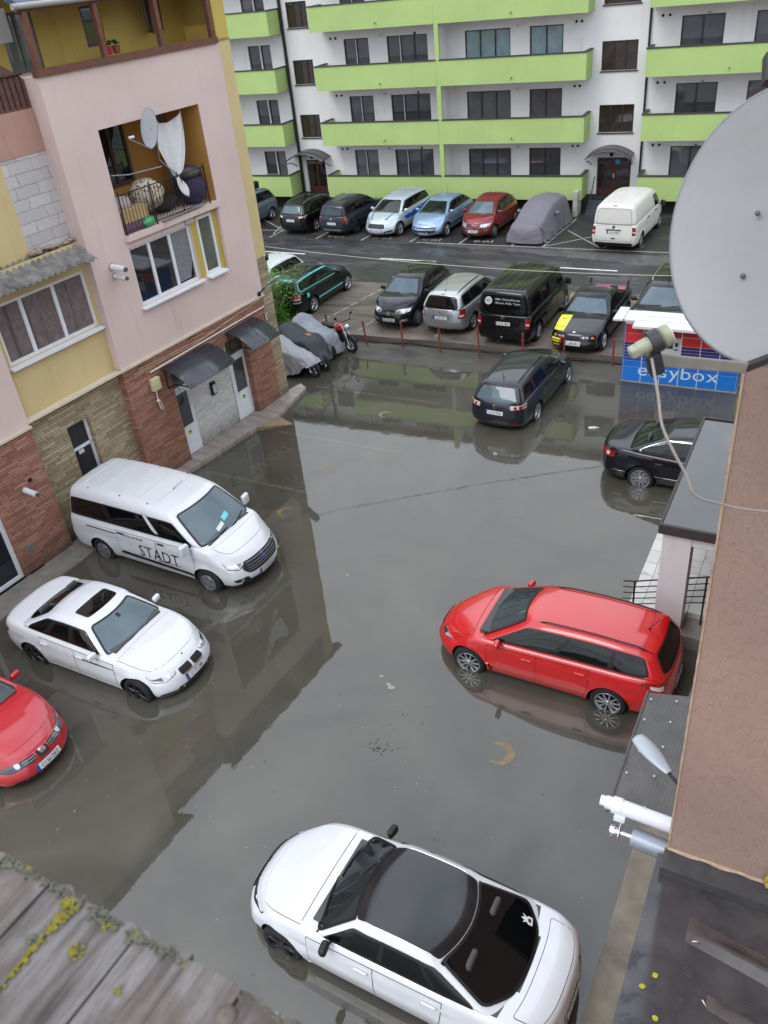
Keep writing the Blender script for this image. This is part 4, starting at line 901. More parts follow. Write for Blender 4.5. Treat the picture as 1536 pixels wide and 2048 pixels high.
for sg in (-1, 1):
    c.patch('side_stripe', c.fside(sg), [(-2.15,.62),(.75,.62),(.95,.80),(-2.15,1.0)], MT['blue'], .009, None, (1,1), (.1,.1))
    c.patch('bonnet_stripe', c.ftop, [(c.L/2-.25,sg*.34),(c.L/2-.25,sg*.44),(c.L/2-1.0,sg*.56),(c.L/2-1.0,sg*.52)], MT['teal'], .009)
c.corner_light('headlight', [(-.30,.64),(-.04,.60),(.34,.78),(.30,.82),(-.02,.75),(-.30,.70)], MT['lens'], inner=[(circle(-.02,.68,.04), .012, MT['reflector'])]); c.antenna(-.2, .22, .1)
c.patch('grille', c.ffront, rounded([(-.42,.50),(.42,.50),(.48,.58),(.40,.66),(-.40,.66),(-.48,.58)], .04), MT['blackplastic'], .01, (.012, MT['chrome'])); c.plate('CJ 31 TUX', c.ffront, .40, 1); bumper(c, 1, .24, .33, .5)
c.corner_light('fog_light', [(-.2,.32),(.1,.34),(.1,.42),(-.2,.36)], MT['blackplastic']); c.patch('badge', c.ffront, circle(0,.71,.05,12,.6,1), MT['plateblue'], .012, (.006, MT['chrome'])); c.corner_light('tail_light', [(-.1,.8),(.3,.88),(.3,1.0),(-.1,.98)], MT['red'], -1)
c = Car(L=4.26, W=1.77, H=1.47, wb=2.61, fo=.92, zb=.2, R=.315, rimr=.70, paint=P_['sky'], sc=SCALE, bowf=.40,
        top=[(0,.66),(.03,.76),(.1,.86),(.23,.985),(.45,.99),(.8,1.04),(.97,1.0),(1,.92)], gh=(.20,.42,.80,.975), roofw=.66, roofp=[(0,.90),(.15,.965),(.5,1.0),(.85,.98),(1,.935)])
c.build('pale_blue_hatchback', 'pale blue hatchback facing the road, left of the wine red one', 'car', place(c, (c.xf, c.W/2-.02), (-14.85,38.2), -95.8, ZP), R(-95.8))
finish(c, (G_['side'], G_['green'], G_['dark']), (-.46, .10), 'sedan', rim5, [.96, .0, -.86]); c.antenna(-.3, .35, .1)
c.corner_light('headlight', [(-.28,.62),(-.04,.60),(.22,.72),(.26,.80),(-.02,.80),(-.24,.70)], MT['lens'], inner=[(circle(-.06,.70,.05), .012, MT['reflector'])])
c.patch('grille', c.ffront, rounded([(-.6,.52),(.6,.52),(.6,.56),(-.6,.56)], .02), MT['blackplastic'], .01); c.patch('grille', c.ffront, rounded([(-.55,.34),(.55,.34),(.6,.45),(-.6,.45)], .04), MT['blackplastic'], .01)
c.patch('badge', c.ffront, [(-.30,.655),(-.08,.655),(0,.70),(.08,.655),(.30,.655),(.30,.67),(.09,.67),(0,.725),(-.09,.67),(-.30,.67)], MT['blackplastic'], .012); c.plate('CJ 76 UCC', c.ffront, .30, 1); c.corner_light('tail_light', [(-.05,.7),(.16,.7),(.14,.95),(-.05,.95)], MT['red'], -1)
for sg in (-1, 1): c.patch('side_moulding', c.fside(sg), [(-.8,.44),(.9,.44),(.9,.50),(-.8,.50)], MT['blackplastic'], .009)
c = Car(L=3.85, W=1.68, H=1.53, wb=2.45, fo=.78, zb=.2, R=.295, rimr=.68, paint=P_['wine'], sc=SCALE, bowf=.42,
        top=[(0,.70),(.03,.80),(.1,.90),(.21,1.0),(.45,1.0),(.8,1.05),(1,.98)], gh=(.18,.41,.85,.985), roofw=.66, roofp=[(0,.90),(.15,.96),(.5,1.0),(.85,.975),(1,.93)])
c.build('wine_red_hatchback', 'small wine red hatchback beside the car under a grey cover', 'car', place(c, (c.xf, c.W/2-.02), (-12.45,38.2), -95.8, ZP), R(-95.8))
finish(c, (G_['green'], G_['pale'], G_['dark']), (-.46, .10), 'wagon', rimc, [.86, -.04, -.82], handle=MT['blackplastic'], mirror=P_['wine']); c.antenna(.3, .3, .1)
c.corner_light('headlight', [(-.28,.62),(-.02,.58),(.18,.68),(.18,.82),(-.10,.78)], MT['lens'], inner=[(circle(-.02,.69,.055), .012, MT['reflector'])])
c.patch('grille', c.ffront, [(-.36,.60),(.36,.60),(.40,.68),(-.40,.68)], P_['wine'], .008, extra=[([(-.36,z),(.36,z),(.37,z+.018),(-.37,z+.018)], .014, MT['dark']) for z in (.60,.635,.67)]); c.plate('C 740 CFA', c.ffront, .44, 1); bumper(c, 1, .26, .36, .6)
c.badge(c.ffront, 0, .69, .05, MT['chrome'], P_['wine']); c.corner_light('tail_light', [(-.05,.8),(.12,.8),(.12,1.0),(-.05,1.0)], MT['red'], -1)
for sg in (-1, 1): c.patch('bumper_strip', c.fcorner(sg, 1), [(-.5,.50),(.3,.50),(.3,.54),(-.5,.54)], MT['blackplastic'], .008)
c = panelvan(P_['vanwhite'], 'white_van', 'white panel van with blank rear window, by the right entrance steps', (-5.50,38.95), 84.2, ZP, 'CJ 23 AEM', False)
c.patch('plate_lamp', c.frear, rounded([(-.32,.93),(.32,.93),(.32,.97),(-.32,.97)], .015), MT['blackplastic'], .02); c.patch('tailgate_handle', c.frear, rounded([(-.08,.58),(.08,.58),(.08,.63),(-.08,.63)], .02), MT['blackplastic'], .014)
c.patch('rain_gutter', c.gtop, [(-1,-.12),(-.975,-.12),(-.975,.12),(-1,.12)], MT['blackplastic'], .014)
# roof box on the blue grey car
P, F = rbox_points(.95, .42, .19, .10, 8, 4, 2); mb = MB()
hd = R(-96); cs, sn = math.cos(hd), math.sin(hd); q = IRON.root.location
mb.add([((a*.95-.35)*cs-b*.42*(1-.15*max(0, a))*sn, (a*.95-.35)*sn+b*.42*(1-.15*max(0, a))*cs, d*.19*(1-.35*max(0, a)**2)) for a, b, d in P], F, 0, True)
o = mb.build('roof_box', M('roof box plastic', 22, .5, var=.2), None, (q.x, q.y, q.z+1.60*SCALE+.235)); tag(o, 'black roof box strapped on top of the blue grey car', 'roof box')
# ------------------------------------------------------------------ ground, water, road
def struct(o): o['kind'] = 'structure'; return o
def asphalt(name, c, wet=(.22,.75), patch=None, sc=.35, grit=90):
    m, nt, b = nodes(name); v = coords(nt); base = lin(c)
    f = noisef(nt, sc, 9, .68, v, .6); g = noisef(nt, grit, 3, .7, v)
    c1 = ramp(nt, f, [(.3, tuple(x*.78 for x in base[:3])), (.7, tuple(x*1.25 for x in base[:3]))]).outputs[0]
    gg = ramp(nt, g, [(.35, (.75,.75,.75)), (.7, (1.15,1.15,1.15))]).outputs[0]
    c1 = mixc(nt, 1., c1, gg, 'MULTIPLY')
    if patch:
        v2 = coords(nt, scale=(.55, 1.5, 1)); f2 = noisef(nt, .9, 8, .7, v2, .4)
        c1 = mixc(nt, ramp(nt, f2, [(.5, (0,0,0)), (.66, (1,1,1))]).outputs[0], c1, lin(patch))
    nt.links.new(c1, b.inputs['Base Color'])
    v3 = coords(nt, scale=(.3, 1., 1)); f3 = noisef(nt, 1.1, 7, .6, v3, .3)
    r = ramp(nt, f3, [(.40, (wet[1],)*3), (.60, (wet[0],)*3)]).outputs[0]; nt.links.new(r, b.inputs['Roughness'])
    bump(nt, b, g, .25, .008); return m
def sheet(name, pts, m, z=None):
    mb = MB(); mb.poly([(p[0], p[1], z if z is not None else p[2]) for p in pts]); return mb.build(name, m)
GA = asphalt('street asphalt', (56,55,58), (.16,.6), (86,84,86), .3); GP = asphalt('pad concrete', (112,102,92), (.35,.8), (70,62,54), .5); GB = asphalt('bay asphalt', (54,52,51), (.25,.8)); GY = asphalt('yard asphalt', (74,70,62), (.4,.8), (52,48,42))
struct(sheet('ground', [(-600,-600),(600,-600),(600,700),(-600,700)], asphalt('far ground', (80,78,74)), -.6))
# flooded yard: asphalt basin rising to the kerb
mb = MB(); nx, ny = 60, 70; V = []; F = []
for j in range(ny+1):
    y = lerp(-14, 25.95, (j/ny)**.8)
    for i in range(nx+1):
        x = lerp(-18.5, 9, i/nx)
        z = -.15+.205*sst(21.5, 25.6, y)+.02*noise.noise((x*.5, y*.5, 3))+.018*noise.noise((x*2.1, y*2.1, 8))*sst(22, 25, y)
        V.append((x, y, z))
for j in range(ny):
    for i in range(nx): a = j*(nx+1)+i; F.append((a, a+1, a+nx+2, a+nx+1))
mb.add(V, F, 0, True); struct(mb.build('yard_pavement', GY))
# murky water: thin silt scatter under a reflecting surface
m = bpy.data.materials.new('flood water'); m.use_nodes = True; nt = m.node_tree; nt.nodes.clear()
out = nd(nt, 'ShaderNodeOutputMaterial'); v = coords(nt)
f = noisef(nt, .30, 8, .62, v, 1.2)
silt = ramp(nt, f, [(.3, lin((76,73,65))), (.5, lin((90,87,78))), (.7, lin((102,99,88)))]).outputs[0]
df = nd(nt, 'ShaderNodeBsdfDiffuse'); nt.links.new(silt, df.inputs['Color'])
tr = nd(nt, 'ShaderNodeBsdfTransparent', Color=(.93,.92,.84,1)); gl = nd(nt, 'ShaderNodeBsdfGlossy', Roughness=.012)
fl = noisef(nt, .12, 3, .5, v)
op = nd(nt, 'ShaderNodeMapRange', To__Min=.50, To__Max=.72); nt.links.new(fl, op.inputs['Value'])
m1 = nd(nt, 'ShaderNodeMixShader'); nt.links.new(op.outputs[0], m1.inputs[0]); nt.links.new(tr.outputs[0], m1.inputs[1]); nt.links.new(df.outputs[0], m1.inputs[2])
bp = nd(nt, 'ShaderNodeBump', Strength=.018, Distance=.05); nt.links.new(noisef(nt, 2.6, 4, .55, v), bp.inputs['Height']); nt.links.new(bp.outputs[0], gl.inputs['Normal'])
fr = nd(nt, 'ShaderNodeFresnel', IOR=1.72)
m2 = nd(nt, 'ShaderNodeMixShader'); nt.links.new(fr.outputs[0], m2.inputs[0]); nt.links.new(m1.outputs[0], m2.inputs[1]); nt.links.new(gl.outputs[0], m2.inputs[2])
nt.links.new(m2.outputs[0], out.inputs['Surface'])
struct(sheet('flood_water', [(-18,-13.8),(8.5,-13.8),(8.5,25.9),(-18,25.9)], m, 0))
# street level
ZG = .20
mb = MB(); mb.box(-60, 40, 26.02, 31.35, -.5, ZG); mb.box(-60, 40, 25.80, 26.02, -.5, ZG+.02); mb.box(-60, -18.4, 20, 25.8, -.5, .05); mb.box(8.5, 40, 10, 25.8, -.5, .05)
struct(mb.build('parking_pad', GP))
struct(sheet('road', [(-90,31.35),(60,31.35),(60,37.1),(-90,37.1)], GA, ZG)); struct(sheet('parking_bays', [(-90,37.1),(60,37.1),(60,44),(-90,44)], GB, ZG))
struct(sheet('verge_strip', [(-7.2,30.75),(2,30.45),(2,31.30),(-7.2,31.42)], M('sandy strip', (124,112,82), .9, var=.2, sc=3), ZG+.004))
# markings
PW = M('road paint', (206,206,202), .6, var=.12, sc=14, dirt=(120,118,114)); PG = M('worn bay paint', (150,146,138), .7, var=.25, sc=8, dirt=(78,74,70)); PY = M('yellow line paint', (196,184,90), .7, var=.2, sc=9, dirt=(110,104,66))
def stripe(mb, a, b, w, z, m=0):
    a = Vector((a[0], a[1], z)); b = Vector((b[0], b[1], z)); d = (b-a).normalized(); s = Vector((-d.y, d.x, 0))*w/2
    mb.poly([a-s, b-s, b+s, a+s], m)
mb = MB()
for a, b in (((-26,34.95),(-20.81,34.66)),((-16.76,34.48),(-13.98,34.39)),((-8.38,34.31),(-6.0,34.2)),((-1.5,34.05),(1.5,33.95))): stripe(mb, a, b, .13, ZG+.005)
struct(mb.build('road_markings', PW))
mb = MB(); stripe(mb, (-16,37.05), (-1,36.75), .10, ZG+.005); stripe(mb, (-30,38.3), (-24,38.25), .08, ZG+.005)
xs = [-24.2,-21.5,-18.95,-16.35,-13.85,-11.3,-9.85,-7.15,-3.9,-1.3]
for x in xs: stripe(mb, (x, 37.05), (x+.44, 41.6), .10, ZG+.009)
stripe(mb, (-9.75,37.1), (-7.1,39.6), .09, ZG+.013); stripe(mb, (-9.35,39.6), (-7.3,37.1), .09, ZG+.017)
stripe(mb, (-24.2,38.4), (-26.5,40.2), .09, ZG+.013); stripe(mb, (-24.9,40.0), (-24.3,37.6), .09, ZG+.017)
for x, t in ((-20.6,'196'),(-18.0,'197'),(-15.4,'198'),(-12.8,'199'),(-10.25,'9'),(-6.1,'206')):
    V, F, W = text2d(t, .42, 1.35); mb.add([(x-px, 37.50-py*.8, ZG+.021) for px, py in V], F)
struct(mb.build('bay_markings', PG))
mb = MB()
for a, b in (((-15.9,26.3),(-14.9,30.9)),((-13.95,26.2),(-13.2,30.8)),((-10.85,26.2),(-10.5,30.5)),((-8.55,26.2),(-8.2,30.4)),((-6.1,26.2),(-5.75,30.4)),((-3.55,26.2),(-3.2,30.4))):
    for k in range(8): stripe(mb, (lerp(a[0],b[0],k/8), lerp(a[1],b[1],k/8)), (lerp(a[0],b[0],(k+.8)/8), lerp(a[1],b[1],(k+.8)/8)), .09, ZG+.005)
struct(mb.build('pad_markings', PG))
mb = MB()
def gz(y): return -.15+.205*sst(21.5, 25.6, y)+.03
stripe(mb, (-13.48,21.94), (-8.96,21.7), .12, -.03); stripe(mb, (-14.05,16.22), (-10.5,16.02), .12, -.10); stripe(mb, (-13.2,18.9), (-9.2,18.7), .10, -.10); stripe(mb, (-13.6,13.5),(-10.6,13.3), .1, -.1)
for (x, y, ln, z) in ((-12.75,20.70,1.45,-.075), (-12.50,17.45,1.45,-.10)):
    V, F, W = text2d('PRIVAT', .46, 1.0, .12); k = ln/W; an = R(78)
    mb.add([(x+px*k*math.cos(an)-py*math.sin(an), y+px*k*math.sin(an)+py*math.cos(an), z) for px, py in V], F)
struct(mb.build('yard_markings', PY))
random.seed(31); up = []; lo = []
for i in range(61):
    x = lerp(-15.5, -2.5, i/60); t = i/60; up.append((x, lerp(36.98, 36.2, t)+.10*noise.noise((x*1.5,1,1)))); lo.append((x, lerp(36.75, 34.5, t**1.3)+.35*noise.noise((x*.8,5,1))+.14*noise.noise((x*3.2,7,1))))
mb = MB()
for i in range(60): mb.poly([(lo[i][0],lo[i][1],ZG+.003),(lo[i+1][0],lo[i+1][1],ZG+.003),(up[i+1][0],up[i+1][1],ZG+.003),(up[i][0],up[i][1],ZG+.003)])
struct(mb.build('wet_road_sheen', M('wet road with sky sheen', (88,87,88), .22, var=.25, sc=1.6)))  # wet strip, its sky sheen painted in as a paler grey
# kerb hose
mb = MB(); pts = [(-16.4+i*.45, 25.66+.03*math.sin(i*.7)-.004*i, .10+.03*math.sin(i*1.3)) for i in range(30)]; mb.tube(pts, .028, 6)
tag(mb.build('black_hose', M('hose rubber', 18, .6)), 'black hose lying along the foot of the kerb behind the posts', 'hose')
mb = MB()
for i in range(300):
    t = random.random()
    x, y = (random.uniform(-12.5, -1.2), random.uniform(3, 24)) if t < .55 else random.choice(((random.gauss(-5.2,.5), random.gauss(9.3,.35)), (random.uniform(-10,-6), random.uniform(4,9)), (random.gauss(-3,1.2), random.gauss(7.5,1.5))))
    r = random.uniform(.006, .022); a = random.uniform(0, 6.28); e = random.uniform(.25, .9)
    mb.poly([(x+r*math.cos(a+k*PI/2)*(1 if k % 2 else e), y+r*math.sin(a+k*PI/2)*(1 if k % 2 else e), .004) for k in range(4)], random.choice((0, 0, 1, 1)))
for (x, y, r) in ((-5.54,10.10,.075),(-5.62,10.16,.05),(-5.84,10.31,.045),(-7.9,13.0,.04)): mb.poly([(x+r*math.cos(k*.7)*(1+.3*math.sin(k*2.3)), y+r*.7*math.sin(k*.7), .004) for k in range(9)], 0)
for i in range(30):
    x, y = ((-5.16,8.65) if i < 20 else (-1.03,9.12)); x += random.gauss(0,.11); y += random.gauss(0,.09); a = random.uniform(0,3.1); l = random.uniform(.03,.09); mb.obox((x,y,.004), (l*math.cos(a), l*math.sin(a), .002), .005, .004, (0,0,1), 1)
mb.build('floating_litter', [M('pale litter', (146,143,134), .8), M('dark litter', (64,58,46), .8)])['kind'] = 'stuff'
e = empty('plastic_bottle', (-4.12,21.22,.0), R(20), 'white plastic bottle floating between the dark grey estate and the black saloon', 'bottle')
mb = MB(); mb.tube([(-.13,0,.02),(-.11,0,.02),(.06,0,.02),(.10,0,.02),(.13,0,.02)], .04, 12, 0, True, [.03,.042,.042,.02,.016]); mb.build('body', M('milky plastic', (196,198,196), .35), e)
mb = MB(); mb.tube([(.13,0,.02),(.155,0,.02)], .019, 10); mb.build('cap', M('bottle cap', (206,206,208), .4), e)
# crescent shaped parking blockers
for i, (x, y, r, a, lb) in enumerate(((-10.33,20.57,.20,0,'furthest towards the street'), (-10.55,17.15,.20,0,'in the sky reflection beside the minibus bay'), (-10.64,14.9,.21,0,'just beyond the nose of the minibus'), (-3.1,9.28,.24,180,'alone in front of the red estate car'))):
    e = empty('parking_blocker', (x, y, -.033), R(a+random.uniform(-10, 10)), 'sunken round parking blocker with a yellow crescent, '+lb, 'parking blocker', 'round parking blockers in the flood')
    mb = MB(); mb.lathe([(0,r*.72),(.025,r*.70),(.036,r*.55),(.037,.005)], 24, 0, 'z', (r*.30,0,0)); mb.build('disc', M('wet disc', (66,64,58), .5, var=.2), e, loc=(0,0,-.012))
    mb = MB(); n = 18; o = [(r*1.05*math.cos(t), r*1.05*math.sin(t)) for t in [R(48)+i_*R(264)/n for i_ in range(n+1)]]; q = [(r*.30+r*.76*math.cos(t), r*.76*math.sin(t)) for t in [R(75)+i_*R(210)/n for i_ in range(n+1)]]
    pts = o+list(reversed(q)); b = len(o)
    for i_ in range(n): mb.poly([(o[i_][0],o[i_][1],.035),(o[i_+1][0],o[i_+1][1],.035),(q[i_+1][0],q[i_+1][1],.034),(q[i_][0],q[i_][1],.034)])
    mb.add([(p[0],p[1],.035) for p in o]+[(p[0],p[1],0) for p in o], [(i_,i_+1,n+2+i_,n+1+i_) for i_ in range(n)])
    mb.build('crescent', M('faded yellow', (112,96,62), .25, var=.3, sc=12, dirt=(104,94,72)), e)
# red posts
RB = M('rusty red paint', (128,52,40), .7, var=.3, sc=12, dirt=(92,50,38))
posts = [(-16.1,25.75,.85,.05,'beside the green bush'),(-15.0,25.9,.85,.03,'behind the covered motorcycles'),(-13.17,25.41,.90,.07,'nearest the red motorcycle'),(-11.78,25.42,.98,.01,'in front of the black hatchback'),(-10.32,25.32,.97,.01,'in front of the silver estate car'),(-8.86,25.23,.96,.02,'at the near left corner of the black van'),(-7.35,25.25,.96,.0,'in front of the right half of the black van'),(-5.98,25.30,.92,.0,'at the nose of the black coupe'),(-4.42,25.41,.95,.0,'beside the parcel locker')]
for (x, y, h, ln, lb) in posts:
    e = empty('bollard', (x, y, .02), 0, 'thin red rusty steel post '+lb, 'bollard', 'red posts along the kerb')
    mb = MB(); mb.tube([(0,0,-.12),(-ln*h*2,0,h)], .034, 10); mb.build('post', RB, e)
    mb = MB(); mb.tube([(-ln*h*2,0,h),(-ln*h*2-.002,0,h+.018)], .037, 10); mb.build('cap', RB, e)

# ------------------------------------------------------------------ wall helper
def wall(mb, P, s0, s1, z0, z1, holes, m=0, depth=.2, rm=None, x=0.):
    """P(x,s,z); holes: (s0,s1,z0,z1[,depth]); quads around holes plus reveals going to -depth"""
    S = sorted({s0, s1}|{h[i] for h in holes for i in (0,1) if s0 < h[i] < s1}); Z = sorted({z0, z1}|{h[i] for h in holes for i in (2,3) if z0 < h[i] < z1})
    for i in range(len(S)-1):
        for j in range(len(Z)-1):
            cs, cz = (S[i]+S[i+1])/2, (Z[j]+Z[j+1])/2
            if any(h[0] < cs < h[1] and h[2] < cz < h[3] for h in holes): continue
            mb.poly([P(x,S[i],Z[j]), P(x,S[i+1],Z[j]), P(x,S[i+1],Z[j+1]), P(x,S[i],Z[j+1])], m)
    for h in holes:
        d = h[4] if len(h) > 4 else depth; a, b, c, e = h[:4]; r = m if rm is None else rm
        for (p, q) in (((a,c),(b,c)), ((b,c),(b,e)), ((b,e),(a,e)), ((a,e),(a,c))):
            mb.poly([P(x,p[0],p[1]), P(x,q[0],q[1]), P(x-d,q[0],q[1]), P(x-d,p[0],p[1])], r)
def window(parent, P, s0, s1, z0, z1, n, frame, pane, x=-.12, fw=.06, name='window', splits=None, sill=None, lab=None):
    mb = MB(); cuts = splits or [lerp(s0, s1, i/n) for i in range(n+1)]
    def bar(a, b, c, d, t=.03):
        p = [P(x-t,a,c),P(x-t,b,c),P(x-t,b,d),P(x-t,a,d),P(x+t,a,c),P(x+t,b,c),P(x+t,b,d),P(x+t,a,d)]
        mb.add(p, [(3,2,1,0),(4,5,6,7),(0,1,5,4),(1,2,6,5),(2,3,7,6),(3,0,4,7)])
    bar(s0, s1, z0, z0+fw); bar(s0, s1, z1-fw, z1)
    for i, c in enumerate(cuts):
        a = c if i == 0 else (c-fw if i == len(cuts)-1 else c-fw*.6); b = c+fw if i == 0 else (c if i == len(cuts)-1 else c+fw*.6)
        bar(a, b, z0+fw, z1-fw, .032)
    w = mb.build(name, frame, parent)
    if lab: w['label'] = lab
    mb = MB()
    for i in range(len(cuts)-1):
        mb.poly([P(x-.005,cuts[i],z0+fw*.5),P(x-.005,cuts[i+1],z0+fw*.5),P(x-.005,cuts[i+1],z1-fw*.5),P(x-.005,cuts[i],z1-fw*.5)])
    mb.build('pane', pane if not isinstance(pane, list) else pane[0], w)
    if sill:
        mb = MB(); p = [P(x,s0-.06,z0-.05),P(x,s1+.06,z0-.05),P(sill,s1+.06,z0-.07),P(sill,s0-.06,z0-.07),P(x,s0-.06,z0+.0),P(x,s1+.06,z0+.0),P(sill,s1+.06,z0-.03),P(sill,s0-.06,z0-.03)]
        mb.add(p, [(3,2,1,0),(4,5,6,7),(0,1,5,4),(1,2,6,5),(2,3,7,6),(3,0,4,7)]); mb.build('sill', frame, w)
    return w

# ------------------------------------------------------------------ green and white apartment block
FB = empty('apartment_building', (-17, 43.7, ZG), 0, 'white apartment block with bright green balconies across the street', 'building')
WHT = plaster('white render', (220,217,216), (164,158,152), 120, .12, .35); GRN = plaster('green render', (168,190,118), (142,160,104), 120, .12, .5)
DK = M('dark cap', (58,54,54), .6); BRN = M('brown frame', (46,32,26), .45, var=.15); PLN = M('recess-shaded plinth', (30,26,26), .9, var=.3, sc=3)  # plinth colour is darkened to hold the recess shade under the balconies
PGL = glass('flat window glass', (84,82,90), .04); PGC = glass('curtained glass', (128,150,160), .06); PGD = glass('dim window glass', (66,64,70), .04); PGM = glass('grey window glass', (98,98,104), .05); DRS = M('door wood', (74,34,26), .5, var=.2, sc=4)
WPV_ = M('white sash edge', (196,196,200), .4)
def PF(x, s, z): return (s+17, -x, z-ZG)     # x outward = towards the camera
FL = 2.65
mb = MB(); holes = []; wins = []
for k in range(5):
    b = FL*k
    for (a, c, n) in ((-22.17,-20.77,2),(-19.75,-17.56,3),(-15.60,-13.33,3),(-12.39,-10.79,2),(-5.58,-3.80,2),(-2.55,-.9,2),(2.2,4,2),(-31.8,-29.6,3)): wins.append((a, c, .98+b, 3.06+b, n))
    wins.append((-27.98,-27.25,1.80+b,3.04+b,1)); wins.append((-27.19,-26.58,.98+b,3.04+b,1))
    if k: wins.append((-25.31,-24.09,1.08+b,2.24+b,3)); wins.append((-8.99,-7.37,1.05+b,2.26+b,3))
drs = [(-25.31,-24.10,.74,2.57), (-8.97,-7.34,.76,2.58)]
holes = [w[:4]+(.14,) for w in wins]+[d+(.22,) for d in drs]
wall(mb, PF, -70, 20, ZG, 13.9, holes, 0)
mb.poly([PF(0,-70,13.9),PF(0,20,13.9),PF(-9,20,13.9),PF(-9,-70,13.9)]); mb.poly([PF(-9,-70,ZG),PF(-9,20,ZG),PF(-9,20,13.9),PF(-9,-70,13.9)])
for s in (-70, 20): mb.poly([PF(0,s,ZG),PF(-9,s,ZG),PF(-9,s,13.9),PF(0,s,13.9)])
mb.build('wall', WHT, FB)
for i, (a, c, z0, z1, n) in enumerate(wins):
    st = z1-z0 < 1.225
    w = window(FB, PF, a, c, z0, z1, n, BRN if st else M('anthracite frame', (38,36,38), .4), glass('stairwell glass', (50,42,34), .05) if st else (PGC if (abs(a+15.6) < .1 and z0 > 6 and z0 < 7) or (abs(a+12.39) < .1 and 6 < z0 < 7) else random.choice((PGL, PGL, PGD, PGM))), -.10, .055)
    if n > 1 and not st and a < -16:
        mb = MB(); q = a+(c-a)/n; mb.box(q+17-.045, q+17-.005, .04, .064, z0-ZG+.05, z1-ZG-.05); mb.build('sash_edge', WPV_, w)
    if st:
        for q in (.34, .67):
            mb = MB(); s_ = lerp(a, c, q)+17; mb.box(s_-.02, s_+.02, .104, .12, z0-ZG+.1, z1-ZG-.1); mb.build('sash_bar', M('brown sash', (74,50,38), .5), w)
    if st or z1-z0 < 1.3:
        mb = MB(); p = (a-.05, c+.05); mb.box(p[0]+17, p[1]+17, -.05, .08, z0-ZG-.06, z0-ZG-.005); mb.build('sill', DK, w)
for (a, c, z0, z1) in drs:
    mb = MB(); mb.box(a+17, c+17, .12, .20, z0-ZG, z1-ZG); d = mb.build('door', DRS, FB)
    for q in (0, 1):
        l = lerp(a, c, q*.5)+.08; r = lerp(a, c, (q+1)*.5)-.08
        mb = MB(); mb.box(l+17, r+17, .09, .119, .95, z1-ZG-.1); mb.build('door_pane', glass('door glass', (44,30,30)), d)
        mb = MB(); mb.box(l+17, r+17, .10, .119, .62, .85); mb.build('door_panel', DRS, d)
    mb = MB(); mb.box((a+c)/2+17-.03, (a+c)/2+17+.03, .04, .10, z0-ZG+.85, z0-ZG+1.05); mb.build('handle', MT['chrome'], d)
mb = MB(); mb.lathe([(0,.11),(.004,.004)], 18, 0, 'y', (-8.0+17, .082, 2.17)); mb.build('round_sticker', M('blue sticker', (52,140,190), .5), FB)
def balcony(s0, s1, k, ends):
    z0, z1 = .88+FL*k, 1.98+FL*k; mb = MB(); Y = -1.30; t = .12
    mb.box(s0+17, s1+17, Y, Y+t, z0-ZG, z1-ZG)
    for e, s in zip(ends, (s0, s1)):
        if e: mb.box((s if s == s0 else s-t)+17, (s+t if s == s0 else s)+17, Y+t, 0, z0-ZG, z1-ZG)
    o = mb.build('balcony', GRN, FB)
    mb = MB(); mb.box(s0+17+t, s1+17-t, Y+t, 0, z0-ZG, z0-ZG+.15); mb.build('floor_slab', WHT, o)
    mb = MB(); mb.box(s0+17-.03, s1+17+.03, Y-.03, Y+t+.02, z1-ZG, z1-ZG+.05)
    for e, s in zip(ends, (s0, s1)):
        if e: mb.box((s-.03 if s == s0 else s-t-.02)+17, (s+t+.02 if s == s0 else s+.03)+17, Y+t+.02, 0, z1-ZG, z1-ZG+.05)
    mb.build('coping', DK, o)
for k in range(5):
    balcony(-70, -25.72, k, (0, 1)); balcony(-23.35, -16.69, k, (1, 0)); balcony(-16.47, -9.40, k, (0, 1)); balcony(-6.78, 20, k, (1, 0))
    z0, z1 = 1.98+FL*k, .88+FL*(k+1)
    mb = MB(); mb.box(-16.688+17, -16.472+17, -1.29, -1.10, .88+FL*k-ZG, .88+FL*(k+1)-ZG-.002); mb.build('divider_post', GRN, FB)
    mb = MB(); mb.box(-16.66+17, -16.50+17, -1.09, -.003, .88+FL*k-ZG+.2, .88+FL*(k+1)-ZG); mb.build('divider_wall', WHT, FB)
    for s in (-22.9,-22.6,-10.2,-9.95,-6.4,-6.1,-18.2): # vent grilles below each ceiling
        mb = MB(); mb.lathe([(0,.06),(-.03,.055),(-.03,.004)], 10, 0, 'y', (s+17, -.002, 3.12+FL*k-ZG)); mb.build('vent', MT['dark'], FB)
    for s in (-20.1, -13.0, -4.5):
        mb = MB(); mb.obox((s+17, 0, 3.12+FL*k-ZG), (.1, -.28, .02), .05, .05); mb.build('lamp_bracket', MT['silver'], FB)
    for s in (-19.7, -12.9, -3.3):
        mb = MB(); mb.tube([(s+17, -1.3, 1.12+FL*k-ZG), (s+17, -1.42, 1.10+FL*k-ZG)], .03, 8); mb.build('drain_spout', MT['silver'], FB)
for s, z0, z1 in ((-25.62, .5, 13.9), (-6.9, .5, 13.9)):
    mb = MB(); mb.tube([(s+17, -.09, z0-ZG), (s+17, -.09, z1-ZG)], .085 if s < -20 else .05, 10); mb.build('downpipe', M('black pipe', 18, .5), FB)
mb = MB(); mb.box(-53, 37, -.80, 0, 0, .66); mb.build('plinth', PLN, FB)
mb = MB(); mb.box(-70+17-.5, 37.5, -.55, 9.2, 13.7, 13.95); mb.build('eave', DK, FB)
